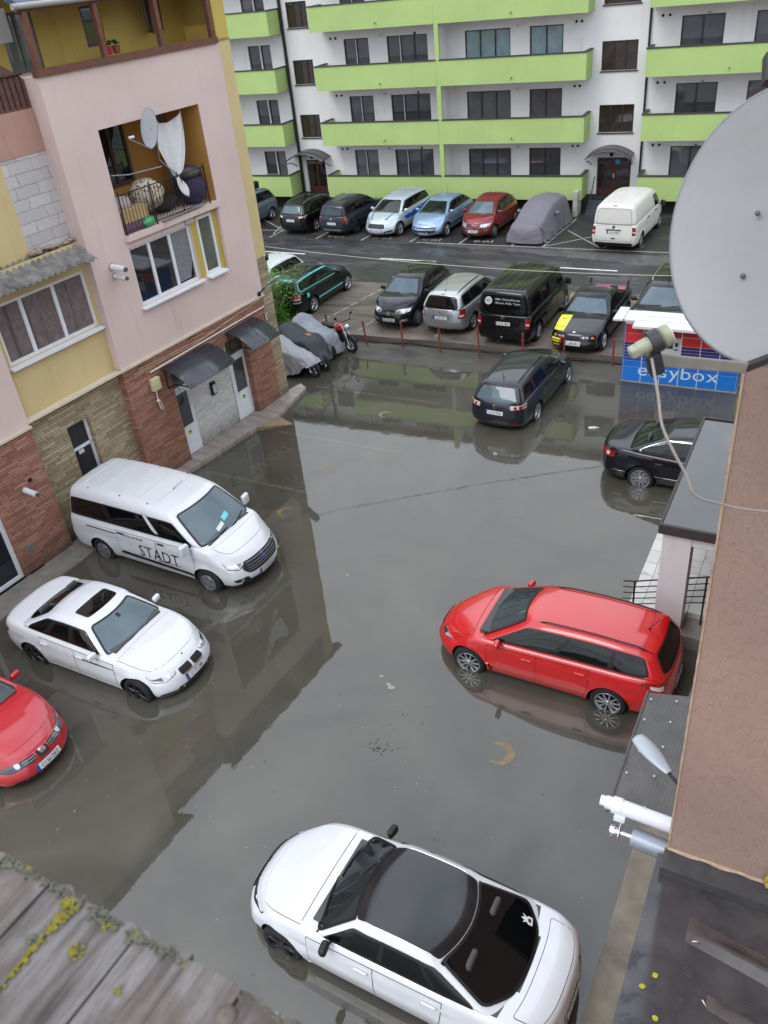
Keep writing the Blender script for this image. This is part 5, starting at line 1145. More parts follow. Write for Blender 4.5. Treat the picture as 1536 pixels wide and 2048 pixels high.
for (s0, s1, zt, zb_) in ((-26.0,-23.7,3.12,2.60), (-9.35,-7.22,3.12,2.62)):
    mb = MB(); n = 12; V = []; F = []
    for i in range(n+1):
        t = i/n; s = lerp(s0, s1, t)+17; z = zb_+(zt-zb_)*math.sin(PI*(.06+.88*t))**.8-ZG
        V += [(s, 0, z), (s, -1.15, z-.06), (s, -1.15, z-.02), (s, 0, z+.04)]
    for i in range(n):
        for j in range(4): F.append((i*4+j, i*4+(j+1)%4, i*4+4+(j+1)%4, i*4+4+j))
    mb.add(V, F, 0, True); mb.add(V[:4]+V[-4:], [(0,1,2,3),(7,6,5,4)]); cn = mb.build('entrance_canopy', M('canopy sheet', (74,72,74), .35, .2), FB)
    for s in (s0+.08, s1-.08):
        mb = MB(); mb.tube([(s+17, 0, zb_-ZG-.35), (s+17, -.5, zb_-ZG-.12), (s+17, -1.1, zb_-ZG)], .025, 6); mb.build('bracket', MT['blackplastic'], cn)
    mb = MB(); mb.ell(((s0+s1)/2+17, -.1, 2.72-ZG), .09, .07, .09); mb.build('entrance_lamp', MT['dark'], FB)
TL = M('blue grey steps', (62,66,76), .5, var=.2)
mb = MB()
for i in range(5): mb.box(-9.15+17, -7.3+17, -1.62+.2*i-(.0), 0 if i == 4 else -1.62+.2*(i+1), 0, .115*(i+1))
mb.build('entrance_steps', TL, FB)
mb = MB(); mb.box(-25.6+17, -23.7+17, -1.5, 0, 0, .50); mb.build('entrance_landing', M('landing stone', (92,94,98), .6), FB)
mb = MB(); mb.box(-9.72+17, -9.50+17, -1.70, -.95, 0, 1.15); mb.box(-9.72+17, -9.50+17, -.95, -.002, 0, .95); mb.build('step_wall', M('weathered step wall', (168,164,158), .9, var=.2, sc=3, dirt=(120,114,108)), FB)
mb = MB(); mb.tube([(-9.0+17, -1.4, .3), (-9.0+17, -.3, 1.55)], .025, 6); mb.build('handrail', MT['blackplastic'], FB)

# ------------------------------------------------------------------ pink building on the left
LB = empty('corner_building', (-14.64, 16.2, 0), R(-7.05), 'pink and yellow house with brick red stone cladding beside the flooded yard', 'building')
def PL(x, s, z): return (x, s, z)
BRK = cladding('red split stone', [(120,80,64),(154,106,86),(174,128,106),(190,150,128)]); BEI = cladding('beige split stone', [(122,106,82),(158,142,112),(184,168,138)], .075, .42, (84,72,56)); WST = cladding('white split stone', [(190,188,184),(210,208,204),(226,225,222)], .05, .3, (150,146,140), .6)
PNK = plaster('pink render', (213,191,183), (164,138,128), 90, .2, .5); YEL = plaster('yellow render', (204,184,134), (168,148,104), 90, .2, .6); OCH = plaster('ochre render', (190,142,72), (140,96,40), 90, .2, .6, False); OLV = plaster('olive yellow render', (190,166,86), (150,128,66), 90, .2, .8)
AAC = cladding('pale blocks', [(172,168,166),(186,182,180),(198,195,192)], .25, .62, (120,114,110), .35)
WPV = M('white window frame', (220,222,226), .35, var=.05); WDG = glass('house glass', (34,34,36)); CUR = glass('curtain behind glass', (104,98,98), .05); WOOD = M('stained timber', (104,66,50), .7, var=.3, sc=7)
wn = [(-.10,2.12,4.80,6.28,.14), (2.45,3.10,4.74,6.32,.16)]; lg = (-.10,3.32,6.57,8.97,1.5)
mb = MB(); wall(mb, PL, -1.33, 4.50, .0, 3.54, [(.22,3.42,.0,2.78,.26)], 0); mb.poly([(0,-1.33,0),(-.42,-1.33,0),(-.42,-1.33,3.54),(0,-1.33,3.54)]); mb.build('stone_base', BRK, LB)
mb = MB(); wall(mb, PL, -1.33, 4.50, 3.54, 10.22, [wn[0], (2.13,3.30,4.74,6.45,.10), lg], 0); mb.poly([(0,-1.33,3.54),(-1.6,-1.33,3.54),(-1.6,-1.33,10.22),(0,-1.33,10.22)]); mb.poly([(0,-1.33,10.22),(0,4.5,10.22),(-1.5,4.5,10.22),(-1.5,-1.33,10.22)])
mb.build('wall', PNK, LB)
mb = MB(); wall(mb, PL, 4.50, 4.95, 4.60, 10.3, []); mb.poly([(0,4.95,4.6),(-9,4.95,4.6),(-9,4.95,10.6),(0,4.95,10.6)]); mb.build('wall', YEL, LB)
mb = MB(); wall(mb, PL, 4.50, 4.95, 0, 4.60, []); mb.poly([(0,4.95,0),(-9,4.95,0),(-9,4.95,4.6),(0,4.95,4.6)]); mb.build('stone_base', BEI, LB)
mb = MB(); mb.box(-.255,-.24,.93,2.68,.0,2.78); mb.build('stone_panel', WST, LB)
mb = MB(); mb.box(-.11,-.10,2.13,2.46,4.74,6.45); mb.box(-.11,-.10,2.46,3.30,6.33,6.45); mb.box(-.11,-.10,3.09,3.30,4.74,6.33); mb.build('window_surround', OLV, LB)
mb = MB(); mb.box(0,.05,-1.36,4.52,3.50,3.56); mb.box(-.2,.03,-4.3,-1.36,3.50,3.55); mb.build('trim_strip', M('cream trim', (206,194,170), .7), LB)
window(LB, PL, -.10, 2.12, 4.80, 6.28, 3, WPV, WDG, -.10, .075, splits=[-.10,.62,1.36,2.12], sill=.12); window(LB, PL, 2.47, 3.09, 4.78, 6.33, 1, WPV, glass('grey green glass', (96,98,84), .05), -.13, .075, sill=.12)
# net curtain inside the right pane
mb = MB(); V = []; F = []
for i in range(31):
    s = 1.42+.6*i/30; x = -.1045+.004*math.sin(i*1.4)
    V += [(x+.006, s, 4.92 if i < 22 else 4.92+.05*(i-22)), (x+.006, s, 6.2)]
for i in range(30): F.append((2*i, 2*i+2, 2*i+3, 2*i+1))
mb.add(V, F, 0, True); mb.build('net_curtain', M('net curtain', (122,120,122), .8, var=.3, sc=18), LB)
# loggia
mb = MB(); x = -1.5
mb.poly([(x,-.1,6.57),(x,3.32,6.57),(x,3.32,8.97),(x,-.1,8.97)], 0); mb.box(-1.49,.10,-.12,3.34,6.44,6.58,1)
mb.add([(-.01,-.096,6.58),(x,-.096,6.58),(x,-.096,8.96),(-.01,-.096,8.96)], [(0,1,2,3)], 0); mb.add([(-.01,3.316,6.58),(x,3.316,6.58),(x,3.316,8.96),(-.01,3.316,8.96)], [(0,1,2,3)], 0)
mb.build('loggia', [OCH, PNK], LB)
window(LB, PL, .85, 1.95, 7.35, 8.9, 2, M('brown window', (84,62,50), .5), WDG, -1.46, .08)
mb = MB(); mb.tube([(-1.2,3.0,6.58),(-1.2,3.0,8.96)], .045, 8); mb.tube([(-1.2,3.12,6.58),(-1.2,3.12,8.96)], .04, 8); mb.build('loggia_pipe', MT['silver'], LB)
BAR = M('black iron', 22, .5, var=.2)
mb = MB(); rz0, rz1 = 6.66, 7.52
for z in (rz0, rz1): mb.tube([(.05,-.05,z),(.05,3.0,z)], .016, 6)
for i in range(29): s = -.05+i*3.05/28; mb.tube([(.05,s,rz0),(.05,s,rz1)], .008, 5)
for s in (-.06,.98,2.0,3.0): mb.tube([(.05,s,6.50),(.05,s,7.60)], .02, 6)
mb.build('loggia_railing', BAR, LB)
mb = MB(); mb.box(.02,.05,1.95,2.25,6.30,6.46); mb.build('junction_box', M('grey box', (168,164,158), .6), LB)
# doors
YST = M('lime sticker', (196,206,30), .5)
for (s0, s1) in ((.25,.92), (2.70,3.40)):
    mb = MB(); mb.box(-.24,-.19,s0,s1,.13,2.20); d = mb.build('door', WPV, LB)
    mb = MB(); mb.box(-.19,-.183,s0+.12,s1-.12,1.02,2.02); mb.build('door_pane', glass('shop door glass', (58,58,60)), d)
    mb = MB(); mb.box(-.19,-.180,s0+.12,s1-.12,.24,.90); mb.build('door_panel', WPV, d)
    mb = MB(); mb.lathe([(0,.075),(.004,.07),(.004,.004)], 16, 0, 'x', (-.179, (s0+s1)/2-.02, .80)); st = mb.build('round_sticker', YST, d)
    mb = MB(); mb.ell((-.172,(s0+s1)/2-.02,.80), .003, .035, .02, 0); mb.ell((-.172,(s0+s1)/2-.02,.83), .003, .045, .012); st = mb.build('sticker_print', MT['ink'], d)
    mb = MB(); mb.tube([(-.19,s0+.07,1.0),(-.14,s0+.07,1.0),(-.14,s0+.17,1.0)], .012, 6); mb.build('handle', MT['chrome'], d)
    mb = MB(); mb.box(-.23,-.20,s0,s1,2.22,2.76); mb.build('fanlight', glass('fanlight glass', (66,64,60)), LB)
mb = MB(); random.seed(5)
for i in range(26): a = random.uniform(0, 6.28); s, z = .50+random.gauss(0, .06), 1.78+random.gauss(0, .1); l = random.uniform(.04, .13); mb.obox((-.181, s, z), (0, l*math.cos(a), l*math.sin(a)), .012, .003, (1,0,0))
for i in range(9): s, z = .86+random.gauss(0,.012), 1.75+i*.05-.2; mb.obox((-.181, s-.03, z), (0, .06, random.uniform(-.03,.03)), .01, .003, (1,0,0))
mb.build('door_lettering', MT['ink'], LB)
def awning(s0, s1):
    mb = MB(); n = 8; V = []; F = []
    pr = [(.02+.98*t, 3.06-.42*t**2.1) for t in [i/n for i in range(n+1)]]
    for x, z in pr: V += [(x, s0, z), (x, s1, z), (x, s1, z+.012), (x, s0, z+.012)]
    for i in range(n):
        for j in range(4): F.append((i*4+j, i*4+(j+1)%4, i*4+4+(j+1)%4, i*4+4+j))
    mb.add(V, F, 0, True); mb.add(V[:4]+V[-4:], [(0,1,2,3),(7,6,5,4)]); o = mb.build('awning', M('smoked awning sheet', (50,52,60), .28, coat=.15, var=.2), LB)
    for s in (s0+.12, s1-.12):
        mb = MB(); mb.tube([(.01,s,2.45),(.3,s,2.62),(.94,s,2.63)], .018, 6); mb.tube([(.01,s,2.45),(.01,s,3.0)], .018, 6)
        mb.tube([(.03+.94*t, s, 3.02-.42*t**2.1) for t in (0,.3,.6,.8,.97)], .015, 6); mb.build('bracket', BAR, o)
    mb = MB()
    for s in (s0+.12, (s0+s1)/2, s1-.12):
        for t in (.3,.92): mb.ell((.02+.98*t, s, 3.06-.42*t**2.1+.015), .02, .02, .012, 0, 8, 5)
    mb.build('bolt', BAR, o)
awning(-.10, 1.78); awning(2.55, 3.85)
mb = MB(); mb.tube([(.04,-.48,3.14),(.04,4.40,3.20),(.04,4.44,2.75)], .022, 8); mb.build('conduit', M('white conduit', (208,204,196), .5), LB)
mb = MB(); mb.tube([(.03,-1.0,3.30),(.03,1.4,3.22),(.03,2.8,3.36),(.03,4.3,3.46)], .008, 5); mb.tube([(.03,-.8,3.36),(.03,2.0,3.26),(.03,4.45,3.50)], .007, 5); mb.build('wall_cable', M('cream cable', (190,170,140), .6), LB)
mb = MB(); mb.box(.0,.12,-.56,-.28,2.62,2.96); g = mb.build('meter_box', M('cream box', (206,196,158), .5), LB, bevel=.01)
mb = MB(); mb.tube([(.05,-.45,2.62),(.05,-.47,2.3),(.06,-.44,2.05)], .02, 6); mb.tube([(.05,-.40,2.3),(.07,-.36,2.0)], .015, 6); mb.ell((.06,-.47,2.32), .05, .05, .05); mb.build('meter_pipe', M('white conduit', (208,204,196), .5), g)
mb = MB(); mb.box(-.24,-.15,1.76,1.94,1.40,1.80); g = mb.build('wall_lantern', BAR, LB, bevel=.01); mb = MB(); mb.box(-.15,-.135,1.79,1.91,1.45,1.72); mb.build('lantern_pane', M('lantern pane', (190,190,186), .3), g)
# recess between the bays
mb = MB(); wall(mb, PL, -4.27, -1.33, 0, 3.52, [(-3.22,-2.52,.1,2.80,.25)], 0, x=-.22); mb.poly([(0,-4.27,0),(-.22,-4.27,0),(-.22,-4.27,3.45),(0,-4.27,3.45)]); mb.build('stone_base', BEI, LB)
mb = MB(); wall(mb, PL, -4.27, -1.33, 3.52, 6.8, [(-4.06,-1.42,4.77,6.15,.12)], 0, x=-.22); mb.build('wall', YEL, LB)
mb = MB(); mb.poly([(-.42,-4.27,6.5),(-.42,-2.55,6.5),(-.42,-2.55,10.2),(-.42,-4.27,10.2)]); mb.build('wall', YEL, LB)
mb = MB(); mb.box(-.47,-.42,-2.55,-1.33,6.45,8.80); mb.build('block_wall', AAC, LB)
mb = MB(); mb.box(-.47,-.40,-4.27,-1.33,8.80,9.65); mb.build('balcony_band', plaster('stained pink', (178,140,122), (92,84,76), 80, .3, 1.2), LB)
mb = MB(); V = []; F = []
for i in range(21):
    s = lerp(-4.27, -1.33, i/20); zt = 10.75+.35*math.sin(PI*i/20)-.55*(i/20)**2; V += [(-.45,s,9.65),(-.45,s,zt),(-.50,s,9.65),(-.50,s,zt)]
for i in range(20): F += [(4*i,4*i+4,4*i+5,4*i+1),(4*i+2,4*i+3,4*i+7,4*i+6),(4*i+1,4*i+5,4*i+7,4*i+3)]
mb.add(V, F); mb.build('reed_screen', M('reed screen', (104,72,64), .9, var=.4, sc=28), LB)
mb = MB()
for i in range(20): s = -4.2+i*.145; mb.tube([(-.43,s,9.7),(-.43,s,10.3)], .012, 5)
mb.tube([(-.43,-4.25,10.3),(-.43,-1.35,10.3)], .015, 5); mb.build('balcony_railing', BAR, LB)
window(LB, PL, -4.06, -1.42, 4.77, 6.15, 3, WPV, CUR, -.30, .075, splits=[-4.06,-3.28,-2.36,-1.42], sill=-.08)
mb = MB(); V = []; F = []
for i in range(61):
    s = -4.0+2.52*i/60; x = -.296+.008*math.sin(i*1.1); V += [(x,s,4.86),(x,s,6.08)]
for i in range(60):
    if i % 20 not in (6, 7, 19): F.append((2*i,2*i+2,2*i+3,2*i+1))
mb.add(V, F, 0, True); mb.build('net_curtain', M('mauve curtain', (112,98,96), .85, var=.35, sc=9), LB)
mb = MB(); mb.box(-.44,-.40,-3.22,-2.52,.1,2.80); d = mb.build('door', M('dark door', (46,44,48), .35, var=.15), LB)
mb = MB(); mb.box(-.40,-.36,-3.22,-2.52,2.05,2.12); mb.box(-.40,-.36,-2.59,-2.52,.1,2.80); mb.box(-.40,-.36,-3.22,-3.16,.1,2.04); mb.build('door_frame', WPV, d)
mb = MB(); mb.box(-.36,-.345,-3.02,-2.86,1.93,2.03); mb.build('notice', MT['plate'], d)
# corrugated roof over the recess window
mb = MB(); V = []; F = []; n = 90
for i in range(n+1):
    s = lerp(-4.6, -1.42, i/n); w = .035*math.sin(s*2*PI/.17)
    for (x, z) in ((-.40,6.80),(.05,6.64),(.42+.04*noise.noise((s*3,0,0)),6.50)): V.append((x, s+.02*noise.noise((s,x,1)), z+w+.015*noise.noise((s*2,x*3,5))))
for i in range(n):
    for j in range(2): F.append((i*3+j, i*3+j+1, i*3+j+4, i*3+j+3))
k = len(V); mb.add(V+[(p[0],p[1],p[2]-.022) for p in V], F+[tuple(k+q for q in reversed(f)) for f in F]+[(i*3+2,k+i*3+2,k+i*3+5,i*3+5) for i in range(n)], 0, True)
mb.build('corrugated_roof', M('asbestos sheet', (122,118,114), .9, var=.45, sc=4, bmp=.4, bsc=30, dirt=(52,48,45)), LB)
mb = MB(); random.seed(11)
for i in range(14): s = random.uniform(-2.6,-1.5); mb.ell((-.32+random.uniform(-.05,.05), s, 6.84+random.uniform(0,.05)), random.uniform(.05,.12), random.uniform(.06,.2), random.uniform(.03,.07), 0, 7, 5)
mb.build('roof_rubble', M('old mortar', (150,130,116), .9, var=.3, bmp=.5, bsc=25), LB)
mb = MB(); mb.box(.04,.10,-4.5,-1.45,6.42,6.52); mb.build('roof_batten', WOOD, LB)
# near bay on the left edge
mb = MB(); wall(mb, PL, -14, -4.27, 0, 3.42, [(-8.4,-5.72,.05,2.6,.25)], 0); mb.build('stone_base', BRK, LB)
mb = MB(); wall(mb, PL, -14, -4.27, 3.42, 11.3, [(-8.0,-5.4,4.8,6.25,.15)], 0); mb.poly([(0,-4.27,3.42),(-.5,-4.27,3.42),(-.5,-4.27,11.3),(0,-4.27,11.3)]); mb.build('wall', PNK, LB)
window(LB, PL, -8.4, -5.72, .05, 2.6, 2, WPV, glass('shop glass', (30,38,44)), -.12, .10); window(LB, PL, -8.0, -5.4, 4.8, 6.25, 3, WPV, WDG, -.10, .075)
mb = MB(); mb.box(0,.05,-14,-4.25,3.38,3.44); mb.build('trim_strip', M('cream trim', (206,194,170), .7), LB)
mb = MB(); mb.box(-.02,.03,-5.48,-5.28,.62,.78); mb.build('vent_plate', MT['silver'], LB)
mb = MB(); mb.box(.0,.025,-5.6,-5.2,.05,.09); mb.build('kick_plate', MT['dark'], LB); mb = MB(); mb.ell((.0,-4.74,2.24),.02,.06,.06); mb.build('wall_hole', MT['dark'], LB)
# top loggia: timber rail, posts, back wall, roof
mb = MB(); mb.box(-.10,.06,-1.36,4.45,10.22,10.36); mb.build('timber_rail', WOOD, LB)
for s in (-1.22,.66,2.50,4.32):
    mb = MB(); mb.box(-.08,.04,s-.06,s+.06,10.36,11.40); mb.build('timber_post', WOOD, LB)
mb = MB(); mb.box(-.10,.00,-1.35,5.2,11.40,11.50); mb.build('timber_beam', WOOD, LB)
mb = MB(); x = -1.5; wall(mb, PL, -6, 4.95, 10.2, 13, [(1.55,2.15,10.5,11.35,.1),(-.75,.15,10.22,11.4,.1),(3.6,4.2,10.6,11.45,.1)], 0, x=x); mb.poly([(x,4.95,10.2),(-.1,4.95,10.2),(-.1,4.95,11.4),(x,4.95,11.4)]); mb.poly([(-.1,4.5,10.22),(0,4.5,10.3),(0,4.95,10.3),(-.1,4.95,10.22)]); mb.box(-.13,0,4.47,4.95,10.23,11.4); mb.build('wall', OLV, LB)
window(LB, PL, 1.55, 2.15, 10.5, 11.35, 1, M('brown window', (84,62,50), .5), WDG, -1.55, .06); window(LB, PL, -.75, .15, 10.22, 11.4, 2, M('grey window', (92,94,90), .5), glass('curtained loggia glass', (104,110,100), .06), -1.55, .06); window(LB, PL, 3.6, 4.2, 10.6, 11.45, 1, M('brown window', (84,62,50), .5), glass('pale sash glass', (150,160,160)), -1.55, .06)
mb = MB(); mb.obox((-1.42,3.62,10.6),(.45,-.32,0),.03,.85,(0,0,1)); q = mb.build('open_sash', M('brown window', (84,62,50), .5), LB, loc=(0,0,.42))
mb = MB(); mb.box(-.42,-.38,-4.27,-1.36,10.9,11.5); mb.build('loggia_panel', M('grey sheet', (128,126,120), .8), LB)
RF = M('blue roof tile', (70,78,98), .6, var=.2, sc=4)
mb = MB(); mb.prism([(-.02,11.56),(-4.5,14.0),(-9,11.6),(-9,11.5),(-4.5,13.85),(-.02,11.42)], lambda x,z: (x,-1.30,z), lambda x,z: (x,5.5,z)); mb.prism([(-.85,12.0),(-4.49,14.0),(-4.49,13.86),(-.85,11.88)], lambda x,z: (x,-3.7,z), lambda x,z: (x,-1.302,z)); mb.prism([(.26,11.42),(-4.48,13.99),(-4.48,13.85),(.26,11.30)], lambda x,z: (x,-14,z), lambda x,z: (x,-3.702,z)); rf = mb.build('roof', RF, LB)
mb = MB(); mb.tube([(.06,-1.5,11.50),(.06,5.5,11.50)], .06, 8); mb.build('gutter', M('grey gutter', (150,146,142), .5), rf)
# tiled step along the doors
TILE = cladding('grey step tiles', [(122,108,102),(146,132,124),(160,148,140)], .3, .6, (96,88,84), .2, .55)
d_ = Vector((math.sin(R(7.05)), math.cos(R(7.05)))); n_ = Vector((math.cos(R(7.05)), -math.sin(R(7.05)))); O_ = Vector((-14.64, 16.2))
def loc_(x, s): return (O_+n_*x+d_*s)
def slab(mb, pts, z0, z1, m=0):
    mb.prism(pts, lambda x, y: (x, y, z1), lambda x, y: (x, y, z0), m)
m, nt, b = nodes('step tiles'); v = coords(nt, rot=(0,0,R(7))); br = nd(nt, 'ShaderNodeTexBrick', Scale=1., Mortar__Size=.004, Brick__Width=.5, Row__Height=.14); br.offset = .37
br.inputs['Color1'].default_value = lin((124,110,104)); br.inputs['Color2'].default_value = lin((166,154,146)); br.inputs['Mortar'].default_value = lin((92,84,80)); nt.links.new(v, br.inputs['Vector'])
nt.links.new(mixc(nt, .35, br.outputs['Color'], ramp(nt, noisef(nt, 7, 7, .7, v), [(.3, lin((104,92,86))), (.7, lin((172,162,154)))]).outputs[0]), b.inputs['Base Color']); b.inputs['Roughness'].default_value = .35
STP = m
P4 = [(-14.35,15.4),(-13.74,18.61),(-12.95,19.25),(-13.45,19.62),(-13.60,21.5)]
mb = MB(); slab(mb, [tuple(loc_(0,-1.2)), (-14.45,15.1), (-14.30,15.9), (-13.76,18.61), (-13.49,19.45), (-13.60,21.5), tuple(loc_(.0,5.6)), tuple(loc_(-.24,3.3)), tuple(loc_(-.24,.3))], -.5, .12); struct(mb.build('entrance_step_pavement', STP))
mb = MB(); mb.add([(-13.76,18.60,.12),(-12.85,19.28,.005),(-13.49,19.46,.12),(-13.76,18.60,-.2),(-12.85,19.28,-.2),(-13.49,19.46,-.2)], [(0,1,2),(0,3,4,1),(1,4,5,2)]); struct(mb.build('ramp_pavement', M('worn cement', (128,112,88), .8, var=.25, sc=5)))
mb = MB(); slab(mb, [tuple(loc_(.0,-1.25)), tuple(loc_(.55,-1.6)), tuple(loc_(.75,-5)), tuple(loc_(.75,-20)), tuple(loc_(-.1,-20)), tuple(loc_(-.1,-1.25))], -.5, .05); struct(mb.build('cement_strip_pavement', M('cement strip', (120,114,106), .8, var=.25, sc=3, dirt=(84,78,70))))
# ------------------------------------------------------------------ brown building on the right
RBD = empty('brown_building', (0, 0, 0), R(-3.3), 'brown rendered house end wall beside the courtyard, with canopies and a porch', 'building')
BRW = plaster('brown render', (158,124,104), (120,92,76), 34, .9, 1.2); BEAM = plaster('white porch render', (206,202,202), (170,164,160), 80, .15, .8)
m, nt, b = nodes('coarse brown render'); v = coords(nt); base = lin((154,125,111))
f = noisef(nt, 1.1, 7, .6, v); w_ = nd(nt, 'ShaderNodeTexNoise', Scale=30., Detail=3., Roughness=.5, Distortion=.8); nt.links.new(coords(nt, scale=(1.5,1,.45)), w_.inputs['Vector'])
c1 = ramp(nt, f, [(.3, tuple(x*.86 for x in base[:3])), (.7, tuple(x*1.08 for x in base[:3]))]).outputs[0]
c1 = mixc(nt, ramp(nt, w_.outputs['Fac'], [(.34,(.22,.22,.22)),(.44,(0,0,0))]).outputs[0], c1, lin((128,100,88))); nt.links.new(c1, b.inputs['Base Color']); b.inputs['Roughness'].default_value = .92
hh = nd(nt, 'ShaderNodeMath', _operation='MULTIPLY_ADD'); nt.links.new(ramp(nt, w_.outputs['Fac'], [(.36,(0,0,0)),(.5,(1,1,1))]).outputs[0], hh.inputs[0]); hh.inputs[1].default_value = 1.; nt.links.new(noisef(nt, 90, 4, .6, v), hh.inputs[2])
bump(nt, b, hh.outputs[0], .38, .008); CBR = m
X0, Y0 = -.30, 3.86
mb = MB(); mb.poly([(X0,Y0,6.2),(7,Y0,6.2),(7,Y0,14),(X0,Y0,14)]); mb.poly([(X0,Y0,-.3),(X0,21,-.3),(X0,21,14),(X0,Y0,14)]); mb.poly([(X0,21,-.3),(7,21,-.3),(7,21,14),(X0,21,14)]); mb.poly([(X0,Y0,14),(7,Y0,14),(7,21,14),(X0,21,14)]); mb.poly([(7,Y0,-.3),(7,21,-.3),(7,21,14),(7,Y0,14)])
mb.build('wall', CBR, RBD)
# ragged render edge at the corner, pale where chipped
random.seed(3); mb = MB(); V = []; F = []
for i in range(121):
    z = lerp(6.2, 13.2, i/120); e = .004+.006*abs(noise.noise((z*7, 1, 2)))+.006*abs(noise.noise((z*26, 4, 1))); V += [(X0-e,Y0-.012,z),(X0+.006,Y0-.006,z),(X0-e,Y0+.08,z)]
for i in range(120): F += [(3*i,3*i+1,3*i+4,3*i+3),(3*i,3*i+3,3*i+5,3*i+2)]
mb.add(V, F); mb.build('corner_bead', M('chipped corner', (178,148,122), .9, var=.3, sc=9, bmp=.5, bsc=40), RBD)
mb = MB(); mb.box(X0-.02,2.2,Y0-.17,Y0-.002,6.205,6.29); mb.build('flashing', M('bitumen strip', (62,60,60), .6, var=.3, sc=8), RBD)
mb = MB(); V = []; F = []
for i in range(60):
    x = lerp(X0, 2.0, i/59); e = .012+.014*noise.noise((x*9,0,0)); V += [(x,Y0-.003,6.308),(x,Y0-e-.01,6.293),(x,Y0-.003,6.291)]
for i in range(59): F += [(3*i,3*i+1,3*i+4,3*i+3),(3*i+1,3*i+2,3*i+5,3*i+4)]
mb.add(V, F); mb.build('sealant', M('pale sealant', (160,136,112), .9, var=.3, sc=18, bmp=.5, bsc=40), RBD)
mb = MB(); random.seed(8)
for i in range(22): mb.ell((.40+random.gauss(0,.035), Y0-.05+random.gauss(0,.02), 6.31+random.uniform(-.02,.16)), random.uniform(.015,.035), random.uniform(.015,.03), random.uniform(.015,.045), 0, 9, 6)
mb.build('foam_filler', M('yellow foam', (172,140,66), .9, var=.3, sc=20, bmp=.6, bsc=60), RBD)
# low extension roof under the balcony
m, nt, b = nodes('wet sheet roof'); v = coords(nt)
wv = nd(nt, 'ShaderNodeTexWave', Scale=18., Distortion=.35, Detail=1.); wv.bands_direction = 'Y'; nt.links.new(v, wv.inputs['Vector'])
f1 = noisef(nt, 3.1, 6, .55, coords(nt, loc=(.2,.1,0)), .3); f2 = noisef(nt, 5.0, 7, .65, coords(nt, scale=(.6,1.3,1), loc=(3,1,0)))
c1 = ramp(nt, f1, [(.35, lin((46,45,48))), (.62, lin((72,67,67)))]).outputs[0]
c2 = mixc(nt, ramp(nt, f2, [(.60,(0,0,0)),(.72,(.5,.5,.5))]).outputs[0], c1, lin((110,92,82)))
rr = ramp(nt, f1, [(.38,(.45,.45,.45)),(.44,(.12,.12,.12)),(.66,(.07,.07,.07))]); nt.links.new(c2, b.inputs['Base Color']); nt.links.new(rr.outputs[0], b.inputs['Roughness'])
mk = ramp(nt, f1, [(.36,(.12,.12,.12)),(.44,(.0,.0,.0))]); mm = nd(nt, 'ShaderNodeMath', _operation='MULTIPLY'); nt.links.new(wv.outputs['Fac'], mm.inputs[0]); nt.links.new(mk.outputs[0], mm.inputs[1])
bump(nt, b, mm.outputs[0], .8, .02); WSR = m
mb = MB(); mb.box(-.36,6,.6,Y0,6.10,6.20); rfo = mb.build('sheet_roof', WSR, RBD)
mb = MB(); V = []; F = []
for (x0, x1, y0, y1) in ((-.07,1.6,3.38,3.10),):
    for i in range(41):
        t = i/40; x = lerp(x0, x1, t); y = lerp(y0, y1, t)
        for (dy, dz) in ((-.09,.002),(-.03,.03),(.0,.045),(.02,.012),(.09,.008)): V.append((x, y+dy+.012*noise.noise((x*3,dy*9,1)), 6.20+dz*min(1, t*6)))
    for i in range(40):
        for j in range(4): F.append((i*5+j, i*5+j+1, i*5+6+j, i*5+5+j))
mb.add(V, F, 0, True); mb.build('sheet_seam', M('seam sheet', (74,66,64), .35, var=.3, sc=6), rfo)
mb = MB(); V = []; F = []
for i in range(41):
    t = i/40; x = lerp(.12, 1.9, t); y = lerp(2.98, 2.62, t)
    for (dy, dz) in ((-.06,.002),(.0,.03),(.03,.008)): V.append((x, y+dy, 6.20+dz*min(1, t*6)))
for i in range(40):
    for j in range(2): F.append((i*3+j, i*3+j+1, i*3+4+j, i*3+3+j))
mb.add(V, F, 0, True); mb.build('sheet_seam', M('seam sheet', (74,66,64), .35), rfo)
mb = MB(); mb.poly([(-.33,.6,-.3),(-.33,Y0,-.3),(-.33,Y0,6.1),(-.33,.6,6.1)]); mb.poly([(-.33,.6,-.3),(6,.6,-.3),(6,.6,6.1),(-.33,.6,6.1)]); mb.build('lower_wall', BRW, RBD)
YL = M('yellow leaf', (158,146,40), .8, var=.3, sc=40)
def leaf(name, lb, grp, x, y, z, r, a, mat, cat='leaf'):
    mb = MB(); pts = [(x+r*math.cos(a+t)*(1 if abs(math.cos(t)) > .5 else .8), y+r*math.sin(a+t)*.75, z+.006*math.sin(t*2)+.006) for t in [i*PI/5 for i in range(10)]]
    mb.prism([(p[0],p[1]) for p in pts], lambda q, w: (q, w, z+.012), lambda q, w: (q, w, z+.003)); o = mb.build(name, mat); tag(o, lb, cat, grp)
def rbw(x, y): c, s = math.cos(R(3.3)), math.sin(R(3.3)); return (x*c+y*s, -x*s+y*c)
for (x, y, lb) in ((-.248,2.89,'smaller one towards the roof edge'),(-.191,2.99,'upper of the pair near the roof edge'),(-.135,2.736,'ragged one at the bottom of the photo')):
    p = rbw(x, y); leaf('fallen_leaf', 'yellow fallen leaf on the wet sheet roof, '+lb, 'fallen leaves on the sheet roof', p[0], p[1], 6.2, .021, x*9, YL)
